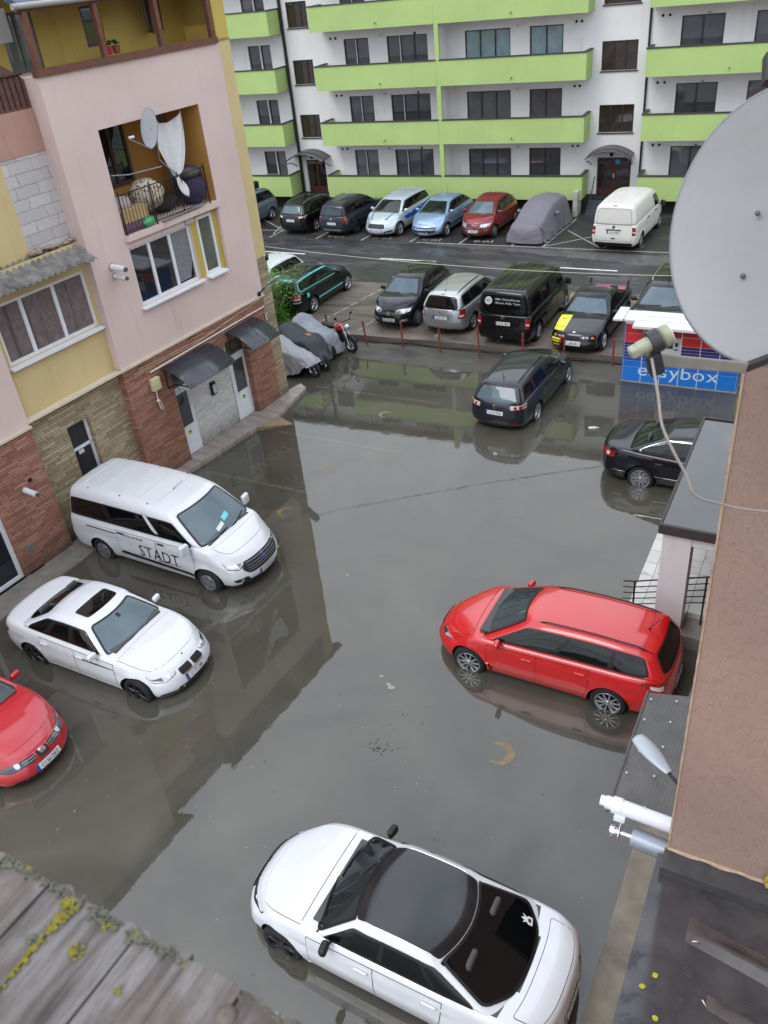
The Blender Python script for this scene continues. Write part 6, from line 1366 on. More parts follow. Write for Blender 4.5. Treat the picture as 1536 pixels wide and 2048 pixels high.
for i, (x, y, a, lb) in enumerate(((.255,3.736,.9,'below the brown wall'),(-.026,3.30,.3,'beside the raised seam'),(.198,3.30,-.4,'in the middle of the wet patch'),(.096,2.957,-.9,'near the bottom of the photo'))):
    p = rbw(x, y); mb = MB(); mb.tube([(p[0],p[1],6.212),(p[0]+.026*math.cos(a),p[1]+.026*math.sin(a),6.213)], .0042, 8); mb.tube([(p[0]+.026*math.cos(a),p[1]+.026*math.sin(a),6.213),(p[0]+.040*math.cos(a),p[1]+.040*math.sin(a),6.213)], .0042, 8, 1)
    tag(mb.build('cigarette_butt', [M('butt paper', (206,202,196), .8), M('butt filter', (170,130,84), .8)]), 'cigarette butt on the wet sheet roof '+lb, 'cigarette butt', 'cigarette butts on the sheet roof')
# corrugated canopy
PCS = M('grey ribbed sheet', (78,76,74), .32, var=.3, sc=3, dirt=(98,95,90))
mb = MB(); n = 100; V = []; F = []
for i in range(n+1):
    y = lerp(6.62, 8.72, i/n); w_ = .008*math.sin(i*PI/2+.4)
    pass
V = []
for i in range(121):
    x = lerp(-1.26, X0+.01, i/120); z = lerp(2.78, 3.02, i/120)+.004*math.sin(i*PI/2+.4); V += [(x,6.62,z),(x,8.72,z)]
for i in range(120): F.append((2*i,2*i+1,2*i+3,2*i+2))
k = len(V); mb.add(V+[(p[0],p[1],p[2]-.014) for p in V], F+[tuple(k+q for q in reversed(f)) for f in F], 0, True)
cn = mb.build('ribbed_canopy', PCS, RBD)
mb = MB(); mb.box(-1.275,-1.25,6.60,8.74,2.755,2.80); mb.box(-1.25,X0,6.60,6.62,2.79,3.0); mb.build('canopy_edge', M('canopy edge', (74,74,74), .4), cn)
mb = MB()
for y in (6.75,7.25,7.75,8.2,8.6):
    for x in (-1.18,-.85,-.5): mb.ell((x, y+.03*x, 2.80+(x+1.26)*.25+.012), .016, .016, .012, 0, 8, 5)
mb.build('screw_cap', M('screw cap', (206,206,206), .4), cn)
mb = MB()
for y in (6.9,8.4): mb.tube([(X0,y,2.3),(-1.2,y,2.74)], .02, 6)
mb.build('canopy_bracket', BAR, cn)
# porch
TLS = cladding('white porch tiles', [(186,182,176),(200,197,192),(208,206,202)], .6, .6, (96,92,88), .1, .45)
m, nt, b = nodes('porch floor tiles'); v = coords(nt); br = nd(nt, 'ShaderNodeTexBrick', Scale=1., Mortar__Size=.006, Brick__Width=.46, Row__Height=.46); br.offset = 0; nt.links.new(v, br.inputs['Vector'])
br.inputs['Color1'].default_value = lin((188,184,178)); br.inputs['Color2'].default_value = lin((204,200,195)); br.inputs['Mortar'].default_value = lin((84,80,76))
nt.links.new(mixc(nt, ramp(nt, noisef(nt, 5, 7, .7, v), [(.60,(0,0,0)),(.68,(.8,.8,.8))]).outputs[0], br.outputs['Color'], lin((70,66,62))), b.inputs['Base Color']); b.inputs['Roughness'].default_value = .4; PFT = m
RFS = M('porch roofing', (36,37,42), .10, coat=.5, var=.3, sc=2, dirt=(64,64,68)); FAS = M('brown fascia', (56,50,50), .5, var=.2)
mb = MB(); mb.box(-1.95,X0,12.90,17.15,2.70,2.745); pr = mb.build('porch_roof', RFS, RBD)
mb = MB(); mb.box(-2.0,X0,12.84,12.90,2.58,2.775); mb.box(-2.0,-1.95,12.90,17.15,2.58,2.775); mb.box(-2.0,X0,17.15,17.21,2.58,2.775); mb.build('porch_fascia', FAS, pr)
mb = MB(); mb.box(-1.92,-1.42,12.92,13.40,-.2,2.69); mb.build('porch_column', BEAM, RBD); mb = MB(); mb.box(-1.92,-1.42,16.6,17.08,-.2,2.69); mb.build('porch_column', BEAM, RBD)
mb = MB(); mb.box(-1.42,X0,12.94,13.16,2.36,2.69); mb.box(-1.90,-1.66,13.40,16.6,2.36,2.69); mb.build('porch_beam', BEAM, RBD)
mb = MB(); mb.box(-1.40,X0,13.45,16.9,-.2,.42); mb.box(-1.9,-1.40,13.41,16.59,-.2,.42); mb.build('porch_landing', PFT, RBD)
mb = MB()
for i in range(3): mb.box(-2.55+.28*i,-1.93 if i < 2 else -1.93,13.45,16.4,-.2,.12+.10*i)
mb.build('porch_steps', PFT, RBD)
mb = MB(); mb.box(-1.41,X0,12.86,13.44,-.2,.30); mb.build('porch_base', M('grey cement', (118,114,110), .85, var=.25, sc=4), RBD)
mb = MB(); yr = 13.30
for k in range(5): mb.tube([(-2.62,yr,.97-.145*k),(-2.45,yr,1.0-.145*k),(-1.05,yr,1.50-.155*k)], .016 if k == 0 else .011, 6)
mb.tube([(-2.40,yr,.1),(-2.40,yr,1.02)], .02, 6); mb.tube([(-1.10,yr,.3),(-1.10,yr,1.48)], .02, 6); mb.build('porch_railing', BAR, RBD)
mb = MB(); mb.box(X0-.04,X0-.005,14.0,15.0,.42,2.4); mb.build('door', M('porch door', (70,52,44), .5), RBD)
# kerb strip
mb = MB(); slab(mb, [rbw(-1.13,-6), rbw(-1.13,8.6), rbw(-.9,12.8), rbw(-.2,12.8), rbw(-.2,-6)], -.5, .06); struct(mb.build('facade_strip_pavement', M('facade strip', (124,116,104), .75, var=.25, sc=3, dirt=(92,86,78))))
# flues and lamp on the hidden facade
FLW = M('flue white', (214,215,218), .35, var=.06, dirt=(170,168,164)); GAL = M('galvanised', (150,156,164), .4, .5, var=.15)
e = empty('boiler_flue', (0,0,0), R(-3.3), 'white boiler flue pipe sticking out past the brown wall corner', 'flue pipe')
mb = MB(); y, z = 4.10, 6.22
mb.tube([(-.29,y,z),(-.70,y+.01,z+.01)], .058, 20); mb.build('pipe', FLW, e)
mb = MB(); mb.tube([(-.68,y+.01,z+.01),(-.75,y+.01,z+.01)], .064, 20); mb.tube([(-.75,y+.01,z+.012),(-.80,y+.01,z+.012)], .050, 20); mb.tube([(-.80,y+.01,z+.014),(-.84,y+.01,z+.014)], .040, 16); mb.build('terminal', FLW, e)
mb = MB(); mb.box(-.72,-.64,y-.075,y-.03,z-.06,z-.02); mb.build('clip', FLW, e)
e = empty('extractor_flue', (0,0,0), R(-3.3), 'short galvanised flue with a metal cap disc below the white flue', 'flue pipe')
mb = MB(); mb.tube([(-.29,3.98,6.08),(-.57,3.99,6.09)], .075, 20); mb.build('pipe', GAL, e)
mb = MB(); mb.lathe([(-.665,.004),(-.665,.085),(-.655,.088),(-.650,.07),(-.650,.004)], 24, 0, 'x', (0,3.99,6.09)); mb.tube([(-.57,3.99,6.09),(-.65,3.99,6.09)], .02, 8); mb.build('cap_disc', MT['chrome'], e)
mb = MB(); mb.lathe([(-.74,.004),(-.74,.035),(-.725,.045),(-.68,.045),(-.665,.03)], 18, 0, 'x', (0,3.99,6.09)); mb.build('cap_nut', MT['chrome'], e)
e = empty('street_lamp', (0,0,0), 0, 'grey street lamp head on a black arm above the ribbed canopy', 'lamp')
LMP = M('lamp housing', (168,174,180), .35, .2, var=.08)
def lamp(e, root, tip, w, wall_):
    root, tip = Vector(root), Vector(tip); d = tip-root; L = d.length; x = d.normalized(); s = x.cross(Vector((0,0,1))).normalized(); u = s.cross(x)
    V = []; F = []; N = 20; K = 14
    for i in range(N+1):
        t = i/N; wd = w*(.30+.70*math.sin(PI*clamp(.06+.70*t))**1.2)*(1 if t < .93 else max(.05, 1-((t-.93)/.07)**2*.9)); hgt = wd*.38
        for k in range(K):
            a = 2*PI*k/K; V.append(root+x*(L*t)+s*(wd*math.cos(a))+u*(hgt*(math.sin(a) if math.sin(a) > 0 else .45*math.sin(a))+(.012 if abs(math.cos(a)) < .2 and math.sin(a) > 0 else 0)))
    for i in range(N):
        for k in range(K): F.append((i*K+k,i*K+(k+1)%K,(i+1)*K+(k+1)%K,(i+1)*K+k))
    mb = MB(); mb.add(V, F, 0, True); mb.poly(V[:K]); mb.poly(V[-K:]); mb.build('lamp_head', LMP, e)
    mb = MB(); mb.tube([root+x*.05, Vector(wall_)], w*.16, 8); mb.build('arm', BAR, e)
    mb = MB(); mb.ell(root+x*L*.55-u*w*.18, L*.25, w*.5, .012); mb.build('lens', MT['clear'], e)
lamp(e, (-.17,4.60,6.20), (-.47,4.87,6.22), .076, (-.02,4.47,6.16))

# ------------------------------------------------------------------ big satellite dish close to the camera
CAMZ = 11.65
r_ = Vector((.9091,.4064,-.0914)); u_ = Vector((-.1566,.5366,.8292)); f_ = Vector((-.386,.7395,-.5515))
e = empty('satellite_dish', (0,0,0), 0, 'large pale grey satellite dish close to the camera, with its receiver arm', 'satellite dish')
C0 = Vector((-.029,2.935,10.837)); nn = (-f_*math.cos(R(45))-r_*math.sin(R(45))).normalized(); ay = (u_-nn*u_.dot(nn)).normalized(); ax = ay.cross(nn)
def dish(e, C0, nn, ax, ay, rx, ry, depth, mats, N=64, K=12):
    V = [C0-nn*depth]; F = []; mb = MB()
    for i in range(1, K+1):
        q = i/K
        for k in range(N): t = 2*PI*k/N; V.append(C0+ax*(rx*q*math.cos(t))+ay*(ry*q*math.sin(t))-nn*depth*(1-q*q))
    for k in range(N): F.append((0,1+k,1+(k+1)%N))
    for i in range(K-1):
        for k in range(N): F.append((1+i*N+k,1+(i+1)*N+k,1+(i+1)*N+(k+1)%N,1+i*N+(k+1)%N))
    mb.add(V, F, 0, True); b = [v-nn*.012 for v in V]; mb.add(b, [tuple(reversed(f)) for f in F], 0, True); o = mb.build('reflector', mats[0], e)
    mb = MB(); pts = [C0+ax*(rx*1.003*math.cos(t))+ay*(ry*1.003*math.sin(t))-nn*.006 for t in [2*PI*k/N for k in range(N+1)]]; mb.tube(pts, ry*.016, 8, caps=False); mb.build('rim', mats[1], o); return o
DSH = M('dish enamel', (126,125,124), .42, var=.10, sc=2.2, dirt=(120,115,108)); DRM = M('dish rim', (112,112,114), .45)
o = dish(e, C0, nn, ax, ay, .355, .437, .05, (DSH, DRM))
for (px, py) in ((1516,427),(1486,552)):
    dd = r_*((px-768)/1668)-u_*((py-1024)/1668)+f_; cam = Vector((0,0,CAMZ)); t = (C0-nn*.03-cam).dot(nn)/dd.dot(nn); p = cam+dd*t; mb = MB(); mb.lathe([(0,.0085),(.006,.008),(.009,.005),(.009,.001)], 10, 0, 'z'); q = mb.build('bolt', M('dull bolt', (96,84,76), .5, .5), e, loc=p); q.rotation_euler = nn.to_track_quat('Z','Y').to_euler()
mb = MB()  # faded blue print near the top of the dish
for i in range(4):
    p = C0+ay*.30-ax*(.055)+ax*.022*i-nn*.028; q = ax*.008; w_ = ay*.0035
    mb.poly([p-q-w_+nn*.002, p+q-w_+nn*.002, p+q*.7+w_+nn*.002, p-q+w_+nn*.002])
mb.build('faded_print', M('faded blue print', (120,170,190), .5), o)
LNB = Vector((-.288,2.253,10.702)); AR = Vector((-.05,2.571,10.509))
CRM = M('receiver cream', (150,150,126), .4, var=.15, sc=20, dirt=(140,136,112)); BKP = M('receiver clamp', (40,38,40), .45, var=.2)
la = (Vector((.30,.20,.13))).normalized()   # feed looks back to the dish
la *= .82; p0 = LNB-la*.050; mb = MB(); mb.tube([p0-la*.012, p0, LNB, LNB+la*.032, LNB+la*.034, LNB+la*.060], .03, 20, 0, True, [.016,.021,.022,.025,.031,.031]); ln = mb.build('receiver', CRM, e)
mb = MB(); mb.obox(p0-la*.034, la*.055, .037, .029); mb.build('receiver_body', CRM, ln, bevel=.007)
mb = MB(); mb.tube([LNB-la*.012, LNB+la*.024], .034, 20); mb.obox(LNB+Vector((0,0,-.035))+la*.004-Vector((0,0,.0)), Vector((.016,.008,-.062)), .030, .042); mb.build('clamp', BKP, e, bevel=.004)
mb = MB(); mb.tube([LNB+la*.060, LNB+la*.063], .0305, 20); mb.build('feed_cap', M('feed cap', (196,194,184), .4), ln)
mb = MB(); a0 = LNB+Vector((.015,.01,-.055)); mb.obox(a0, AR-a0, .018, .034); mb.build('arm', M('dish arm', (138,132,122), .5, .2, var=.15, sc=12), e, bevel=.003)
mb = MB(); mb.obox(AR, (C0-ay*.40-nn*.04)-AR, .022, .022); mb.obox(C0-nn*.06+ay*.24+ax*.06, -nn*.10, .10, .12, ay); mb.build('bracket', BKP, e)
def W2(px, py, dep): return Vector((0,0,CAMZ))+(r_*((px-768)/1668)-u_*((py-1024)/1668)+f_)*dep
mb = MB(); mb.obox(W2(1548,165,2.86), u_*.09-f_*.01, .07, .06); mb.build('back_bracket', BKP, e)
pts = [W2(*q) for q in ((1303,716,2.31),(1316,790,2.33),(1324,850,2.35),(1348,905,2.37),(1372,950,2.40),(1384,982,2.42),(1404,998,2.45),(1436,1006,2.50),(1480,1017,2.56),(1560,1026,2.66))]
sp = []
for i in range(len(pts)-1):
    a, b_, c_, d2 = pts[max(0,i-1)], pts[i], pts[i+1], pts[min(len(pts)-1,i+2)]
    for k in range(5):
        t = k/5; sp.append(.5*((2*b_)+(-a+c_)*t+(2*a-5*b_+4*c_-d2)*t*t+(-a+3*b_-3*c_+d2)*t**3))
sp.append(pts[-1]); mb = MB(); mb.tube(sp, .0042, 10); mb.build('cable', M('grey coax', (150,142,134), .5, var=.15, sc=30), e)

# ------------------------------------------------------------------ lichened boards under the camera
e = empty('weathered_ledge', (0,0,10.6), R(-5), 'weathered grey board ledge with yellow lichen, out of focus below the camera', 'ledge')
m, nt, b = nodes('weathered boards'); v = coords(nt, scale=(9,1.1,9)); v1 = coords(nt)
f = noisef(nt, 3, 8, .72, v); f2 = noisef(nt, 5.5, 6, .6, v1)
c1 = ramp(nt, f, [(.28, lin((48,40,37))), (.42, lin((84,77,74))), (.58, lin((120,117,116))), (.75, lin((96,84,79)))]).outputs[0]
c1 = mixc(nt, ramp(nt, f2, [(.50,(0,0,0)),(.64,(.75,.75,.75))]).outputs[0], c1, lin((82,68,58))); oi = nt.nodes.new('ShaderNodeObjectInfo'); c1 = mixc(nt, 1., c1, ramp(nt, oi.outputs['Random'], [(.0, (.70,.66,.66)), (.5, (1.,.97,.95)), (1., (1.2,1.2,1.22))]).outputs[0], 'MULTIPLY')
nt.links.new(c1, b.inputs['Base Color']); b.inputs['Roughness'].default_value = .85
bump(nt, b, f, .7, .006); WBD = m
LIC = M('yellow lichen', (112,104,20), .9, var=.35, sc=60, bmp=.6, bsc=160); LIG = M('grey lichen', (92,92,76), .95, var=.3, sc=60, bmp=.6, bsc=160)
random.seed(21); x = -1.915; k = 0; edge = .332
while x < .1:
    w_ = .0875 if x > -.8 else random.uniform(.08,.10); w_ = -.785-x if -.86 < x < -.80 else (.113 if -.80 < x < -.76 else w_); mb = MB(); V = []; F = []; n = 14; z0 = random.uniform(-.004,.004); ye = edge+.018*x*0+random.uniform(-.008,.006)
    for i in range(n+1):
        xx = lerp(x+.002, x+w_-.002, i/n); V += [(xx, ye+.010*noise.noise((xx*40,k,2)), z0), (xx, ye+.006*noise.noise((xx*60,k,9))-.002, z0-.026), (xx, -.9, z0), (xx,-.9,z0-.026)]
    for i in range(n): a = 4*i; F += [(a,a+4,a+6,a+2),(a+1,a+3,a+7,a+5),(a,a+1,a+5,a+4)]
    F += [(0,2,3,1),(4*n,4*n+1,4*n+3,4*n+2)]; mb.add(V, F); mb.build('board', WBD, e); x += w_; k += 1
def crust(mb, x, y, r, n, flat=.35):
    for i in range(n): a = random.uniform(0, 6.28); q = r*math.sqrt(random.random()); rr = random.uniform(.0012,.0034); mb.ell((x+q*1.25*math.cos(a), y+q*math.sin(a), .0006+rr*.1), rr*1.3, rr*1.1, rr*flat*.6, 0, 7, 5)
mb = MB()
for (x, y, r, n) in ((-.787,.318,.012,50),(-.784,.300,.008,24),(-.786,.282,.007,20),(-.727,.275,.010,14),(-.715,.321,.008,12),(-.675,.329,.005,10),(-.582,.327,.005,8),(-.547,.329,.005,8),(-.886,.33,.005,8),(-.639,.263,.006,9),(-.60,.22,.006,5)): crust(mb, x, y, r, n)
for i in range(170):
    t = random.random()
    if noise.noise((t*9,3,1)) < -.12: continue
    mb.ell((-.785+random.gauss(0,.003), lerp(.31,.10,t)+random.gauss(0,.004), .0003), random.uniform(.0012,.0032), random.uniform(.002,.005), .0008, 0, 7, 5)
mb.build('yellow_lichen', LIC, e)['kind'] = 'stuff'
mb = MB()
for i in range(260): x = random.uniform(-.98,-.38); mb.ell((x, .331-abs(random.gauss(0,.005)), .0005), random.uniform(.0015,.004), random.uniform(.0015,.0035), random.uniform(.001,.003), 0, 7, 5)
for (x, y, r, n) in ((-.672,.325,.010,40),(-.74,.325,.012,26),(-.93,.322,.012,24),(-.62,.326,.008,14),(-.47,.325,.012,24),(-.80,.26,.006,10)): crust(mb, x, y, r, n)
mb.build('grey_lichen', LIG, e)['kind'] = 'stuff'
mb = MB(); mb.lathe([(.0,.014),(.003,.0135),(.005,.010),(.007,.004),(.007,.001)], 22, 0, 'z', (-.497,.300,.001)); mb.build('washer', M('rusty washer', (92,82,74), .6, .2, var=.3, sc=40), e)
mb = MB(); mb.box(-.62,-.40,.331,.337,-.028,-.016); mb.build('edge_strip', M('edge strip', (196,196,196), .4), e)

# ------------------------------------------------------------------ cables, lamps and dish on the pink building
def LBW(x, s, z): p = loc_(x, s); return Vector((p.x, p.y, z))
A = LBW(.03,4.95,4.85); B = Vector((3.5,27.6,2.75)); mb = MB(); mb.tube([A+(B-A)*t+Vector((0,0,-.75*4*t*(1-t)*.55)) for t in [i/40 for i in range(41)]], .011, 6)
tag(mb.build('overhead_cable', M('pale cable', (176,172,160), .5)), 'pale cable strung across the yard from the pink building corner', 'cable')
e = empty('floodlight', (0,0,0), 0, 'grey lamp head on a black arm at the far corner of the pink building', 'lamp')
p = LBW(.30,4.30,3.85); q = LBW(1.0,4.18,4.28); lamp(e, p, q, .15, LBW(.02,4.32,3.62)); mb = MB(); mb.ell(LBW(.03,4.32,3.62), .06, .06, .07); mb.build('wall_plate', BAR, e)
e = empty('security_camera', (0,0,0), 0, 'small dark security camera under the yellow strip of the pink building', 'camera')
mb = MB(); p = LBW(.04,4.80,4.62); mb.tube([p, p+Vector((.12,-.02,0)), p+Vector((.12,-.10,-.02))], .02, 6); mb.build('mount', FLW, e); mb = MB(); mb.tube([p+Vector((.10,.02,.0)), p+Vector((.20,-.16,-.03))], .05, 10); mb.ell(p+Vector((.2,-.16,-.03)), .055, .055, .055); mb.build('housing', MT['dark'], e)
for (s, z, ln, rr, lb, gr) in ((-.76,6.03,.46,.075,'upper white flue pipe on the pink wall left of the window','white flues on the pink wall'),(-.74,5.80,.40,.065,'lower white flue pipe on the pink wall left of the window','white flues on the pink wall'),(-4.95,2.08,.42,.07,'white flue pipe on the red stone wall behind the minibus',None)):
    e = empty('boiler_flue', (0,0,0), 0, lb, 'flue pipe', gr); mb = MB(); mb.tube([LBW(.0,s,z), LBW(ln,s,z-.02)], rr, 16); mb.build('pipe', FLW, e)
    mb = MB(); mb.tube([LBW(ln,s,z-.02), LBW(ln+.04,s,z-.022)], rr*.72, 14); mb.build('terminal', M('sooty terminal', (92,82,74), .7), e); mb = MB(); mb.tube([LBW(.001,s,z), LBW(.02,s,z)], rr*1.25, 16); mb.build('wall_collar', M('collar', (150,140,134), .7), e)
e = empty('satellite_dish', (0,0,0), 0, 'small white satellite dish in front of the pink building balcony', 'satellite dish')
C1 = LBW(.42,1.06,8.80); n1 = Vector((-.36,-.86,.20)).normalized(); a1 = Vector((0,0,1)); y1 = (a1-n1*a1.dot(n1)).normalized(); x1 = y1.cross(n1)
dish(e, C1, n1, x1, y1, .40, .44, .06, (M('white dish', (196,200,206), .4, var=.05), DRM), 36, 6)
L1 = C1+n1*.50-y1*.22; mb = MB(); mb.tube([C1-y1*.43, L1-Vector((0,0,.04))], .014, 6); mb.build('arm', GAL, e); mb = MB(); mb.tube([L1, L1-n1*.10+y1*.03], .03, 10); mb.ell(L1, .04, .04, .04); mb.build('receiver', FLW, e)
mb = MB(); mb.tube([C1-n1*.06, C1-n1*.14-Vector((0,0,.25)), LBW(.06,1.5,8.0), LBW(.05,2.0,7.55)], .02, 8); mb.build('bracket', GAL, e); mb = MB(); mb.tube([LBW(.05,-.08,7.98),LBW(.1,.4,7.9),LBW(.1,1.5,7.85)], .015, 6); mb.build('strut', GAL, e)
# laundry and clutter in the loggia
CLW = M('white cloth', (206,204,202), .85, var=.06, bmp=.2, bsc=20)
mb = MB(); V = []; F = []; nu, nv = 26, 22
for j in range(nv+1):
    t = j/nv; z = lerp(8.93, 7.45, t); s0 = lerp(1.45, 1.98, t**1.1); s1 = lerp(2.86, 2.40-.15*t, t**1.8)
    if t > .93: s1 = lerp(s1, s0+.12, (t-.93)/.07)
    for i in range(nu+1):
        q = i/nu; s = lerp(s0, s1, q); sag = .28*math.sin(PI*clamp((q-.2)/.8))*(1-t)**2 if q > .2 else 0
        x = -.22+.20*t+.05*math.sin(q*9+t*2)*(1-.4*t)+.03*math.sin(q*23+t*5); V.append(LBW(x, s, z-sag*.8))
for j in range(nv):
    for i in range(nu): a = j*(nu+1)+i; F.append((a,a+1,a+nu+2,a+nu+1))
mb.add(V, F, 0, True); o = mb.build('hanging_sheet', CLW); sl = o.modifiers.new('t','SOLIDIFY'); sl.thickness = .006; tag(o, 'white sheet gathered to a point, hanging across the pink building balcony', 'sheet')
mb = MB(); V = []; F = []
for j in range(9):
    t = j/8
    for i in range(7): q = i/6; V.append(LBW(.04+.10*t+.04*math.sin(q*5+t*4), lerp(2.02,2.10,t)+(q-.5)*(.10+.22*math.sin(PI*t)), lerp(7.48,7.05,t)-.1*q*t))
for j in range(8):
    for i in range(6): a = j*7+i; F.append((a,a+1,a+8,a+7))
mb.add(V, F, 0, True); o = mb.build('cloth_tail', CLW); sl = o.modifiers.new('t','SOLIDIFY'); sl.thickness = .006; tag(o, 'dark lined white cloth hanging below the sheet over the balcony railing', 'cloth')
def lump(name, label, cat, c, rx, ry, rz, mat, amp=.12, fr=3):
    mb = MB(); mb.ell((0,0,0), rx, ry, rz, 0, 22, 14); mb.v = [tuple(Vector(v)*(1+amp*noise.noise(Vector(v)*fr/max(rx,ry)+Vector(c)))) for v in mb.v]
    o = mb.build(name, mat, loc=c); return tag(o, label, cat)
m, nt, b = nodes('floral print'); v = coords(nt); vo = nd(nt, 'ShaderNodeTexVoronoi', Scale=11.); nt.links.new(v, vo.inputs['Vector']); r1 = ramp(nt, vo.outputs['Distance'], [(.18, lin((186,52,70))), (.30, lin((70,88,64))), (.42, lin((196,186,164)))]); nt.links.new(r1.outputs[0], b.inputs['Base Color']); b.inputs['Roughness'].default_value = .9
lump('floral_bundle', 'flower patterned bedding bundle on the balcony floor behind the railing', 'bundle', LBW(-.45,1.30,7.22), .42, .46, .38, m)
lump('purple_bag', 'purple laundry bag at the right end of the balcony', 'bag', LBW(-.45,2.95,6.95), .35, .42, .38, M('purple cloth', (62,54,84), .85, var=.4, sc=9))
lump('striped_bundle', 'dark multicoloured blanket heaped on the purple bag', 'blanket', LBW(-.5,2.95,7.36), .33, .40, .18, M('dark blanket', (70,72,84), .9, var=.6, sc=7, dirt=(150,120,80)))
lump('green_bag', 'green plastic bag at the foot of the balcony railing', 'bag', LBW(-.02,.78,6.70), .11, .24, .13, M('green bag', (72,150,96), .35, var=.3, sc=12))
lump('pink_cushion', 'pale pink towel over the crate at the left end of the balcony', 'towel', LBW(-.35,.32,7.20), .22, .30, .20, M('pale pink cloth', (176,160,158), .9, var=.2, sc=9))
lump('dark_bag', 'dark holdall on the floor in the middle of the balcony', 'bag', LBW(-.7,2.1,6.80), .3, .45, .22, M('dark cloth', (48,46,48), .9, var=.4, sc=6))
mb = MB(); mb.box(-.36,-.04,-.42,.42,0,.30); o = mb.build('cardboard_box', M('cardboard', (186,158,110), .8, var=.15), loc=LBW(-.0,.42,6.82), rz=R(-7)); tag(o, 'tan cardboard box behind the left part of the balcony railing', 'box')
mb = MB(); mb.box(-.40,-.02,-.46,.46,0,.22); o = mb.build('plastic_crate', M('mauve crate', (112,84,104), .6, var=.3, sc=6), loc=LBW(-.0,.42,6.59), rz=R(-7)); tag(o, 'mauve crate under the tan cardboard box', 'crate')
mb = MB(); mb.obox(LBW(.09,1.15,6.60), d_.to_3d()*1.55+Vector((0,0,.06)), .10, .03); tag(mb.build('loose_plank', M('grey plank', (128,116,108), .8, var=.2)), 'grey plank lying along the outside of the balcony railing', 'plank')
for s, lb, mt in ((1.62,'red flower pot on the timber rail','red'),(1.86,'brown clay pot on the timber rail','clay')):
    e = empty('flower_pot', LBW(-.9,s,10.32), 0, lb, 'flower pot'); mb = MB(); mb.lathe([(0,.07),(.16,.10),(.17,.09)], 14, 0, 'z', close=True); mb.build('pot', M(mt+' pot', (176,34,40) if mt == 'red' else (128,74,52), .7), e); mb = MB()
    for i in range(20): mb.ell((random.gauss(0,.04),random.gauss(0,.04),.2+random.uniform(0,.08)), .03,.03,.02, 0, 6, 4)
    mb.build('plant', M('pot plant', (52,70,36), .8), e)

# ------------------------------------------------------------------ parcel locker
e = empty('parcel_locker', (-3.95,24.46,.0), R(-2.2), 'red and blue parcel locker bank with a white canopy and big lettering', 'parcel locker')
LW = 3.31; LH = 1.93; WH = M('locker white', (214,216,218), .4, var=.04)
mb = MB(); mb.box(0,LW,.012,.58,.05,LH); mb.build('cabinet', WH, e); mb = MB(); mb.box(-.03,LW+.03,-.01,.60,-.12,.05); mb.build('base_frame', M('locker base', (150,152,152), .5), e)
mb = MB(); mb.box(-.02,.001,.0,.58,.05,LH); mb.box(LW-.001,LW+.02,.0,.58,.05,LH); mb.build('side_panel', M('locker blue', (18,96,178), .35, var=.05), e)
cw = LW/6; rows = [.05,.52,.72,.82,.92,1.02,1.12,1.22,1.32,1.60,1.90]
cl = [(12,112,204),(14,104,196),(18,74,164),(24,58,146),(30,46,128),(40,36,112),(52,34,104),(62,32,96),(200,36,40),(176,26,34)]
for cI in range(6):
    for q in range(10):
        if cI == 2 and rows[q] >= .8: continue
        mb = MB(); mb.box(cI*cw+.014,(cI+1)*cw-.014,-.004,.012,rows[q]+.009,rows[q+1]-.009); mb.build('locker_door', M('locker %d' % q, cl[q], .35, coat=.3, var=.04), e)
mb = MB(); mb.box(2*cw+.03,3*cw-.03,-.006,.012,.83,1.56); tm = mb.build('terminal', M('terminal grey', (188,190,190), .4), e); mb = MB(); mb.box(2*cw+.014,3*cw-.014,-.004,.0119,1.57,1.90); mb.build('locker_door', M('locker 9', cl[9], .35), e)
mb = MB(); mb.box(2*cw+.10,2*cw+.32,-.012,-.006,1.22,1.42); mb.build('screen', M('dark screen', (40,54,76), .15), tm); mb = MB(); mb.box(2*cw+.38,2*cw+.46,-.02,-.006,1.30,1.42); mb.box(2*cw+.36,2*cw+.48,-.012,-.006,1.18,1.22); mb.box(2*cw+.38,2*cw+.48,-.012,-.006,.93,.97); mb.build('keypad', MT['ink'], tm); mb = MB(); mb.box(2*cw+.08,2*cw+.22,-.010,-.006,1.47,1.52); mb.build('reader', M('red reader', (160,40,40), .4), tm)
V, F, W = text2d('easybox', .40, 1.0, .075); k = 2.34/W; mb = MB(); mb.add([(1.64+px*k, -.0085, .47+py*.98) for px, py in V], F); mb.build('lettering', M('locker lettering', (186,210,226), .5), e)
mb = MB(); mb.lathe([(-.012,.10),(-.009,.004)], 18, 0, 'y', (4*cw+.20,0,1.72)); mb.build('round_badge', M('locker badge', (214,206,212), .5), e); V, F, W = text2d('g', .10); mb = MB(); mb.add([(4*cw+.20+px, -.0135, 1.73+py) for px, py in V], F); mb.build('badge_letter', M('locker 8', cl[8], .35), e)
mb = MB(); mb.box(.30,LW-.02,-.50,.75,LH+.02,LH+.11); mb.box(-.28,.30,-.02,.75,LH+.02,LH+.10); mb.box(-.34,-.06,-.22,.80,LH+.10,LH+.17); cp = mb.build('canopy', WH, e, bevel=.01)
mb = MB()
for y in (-.05,.30): mb.box(.32,LW-.04,y,y+.012,LH+.111,LH+.118)
mb.build('canopy_rib', M('rib grey', (160,160,162), .5), cp)

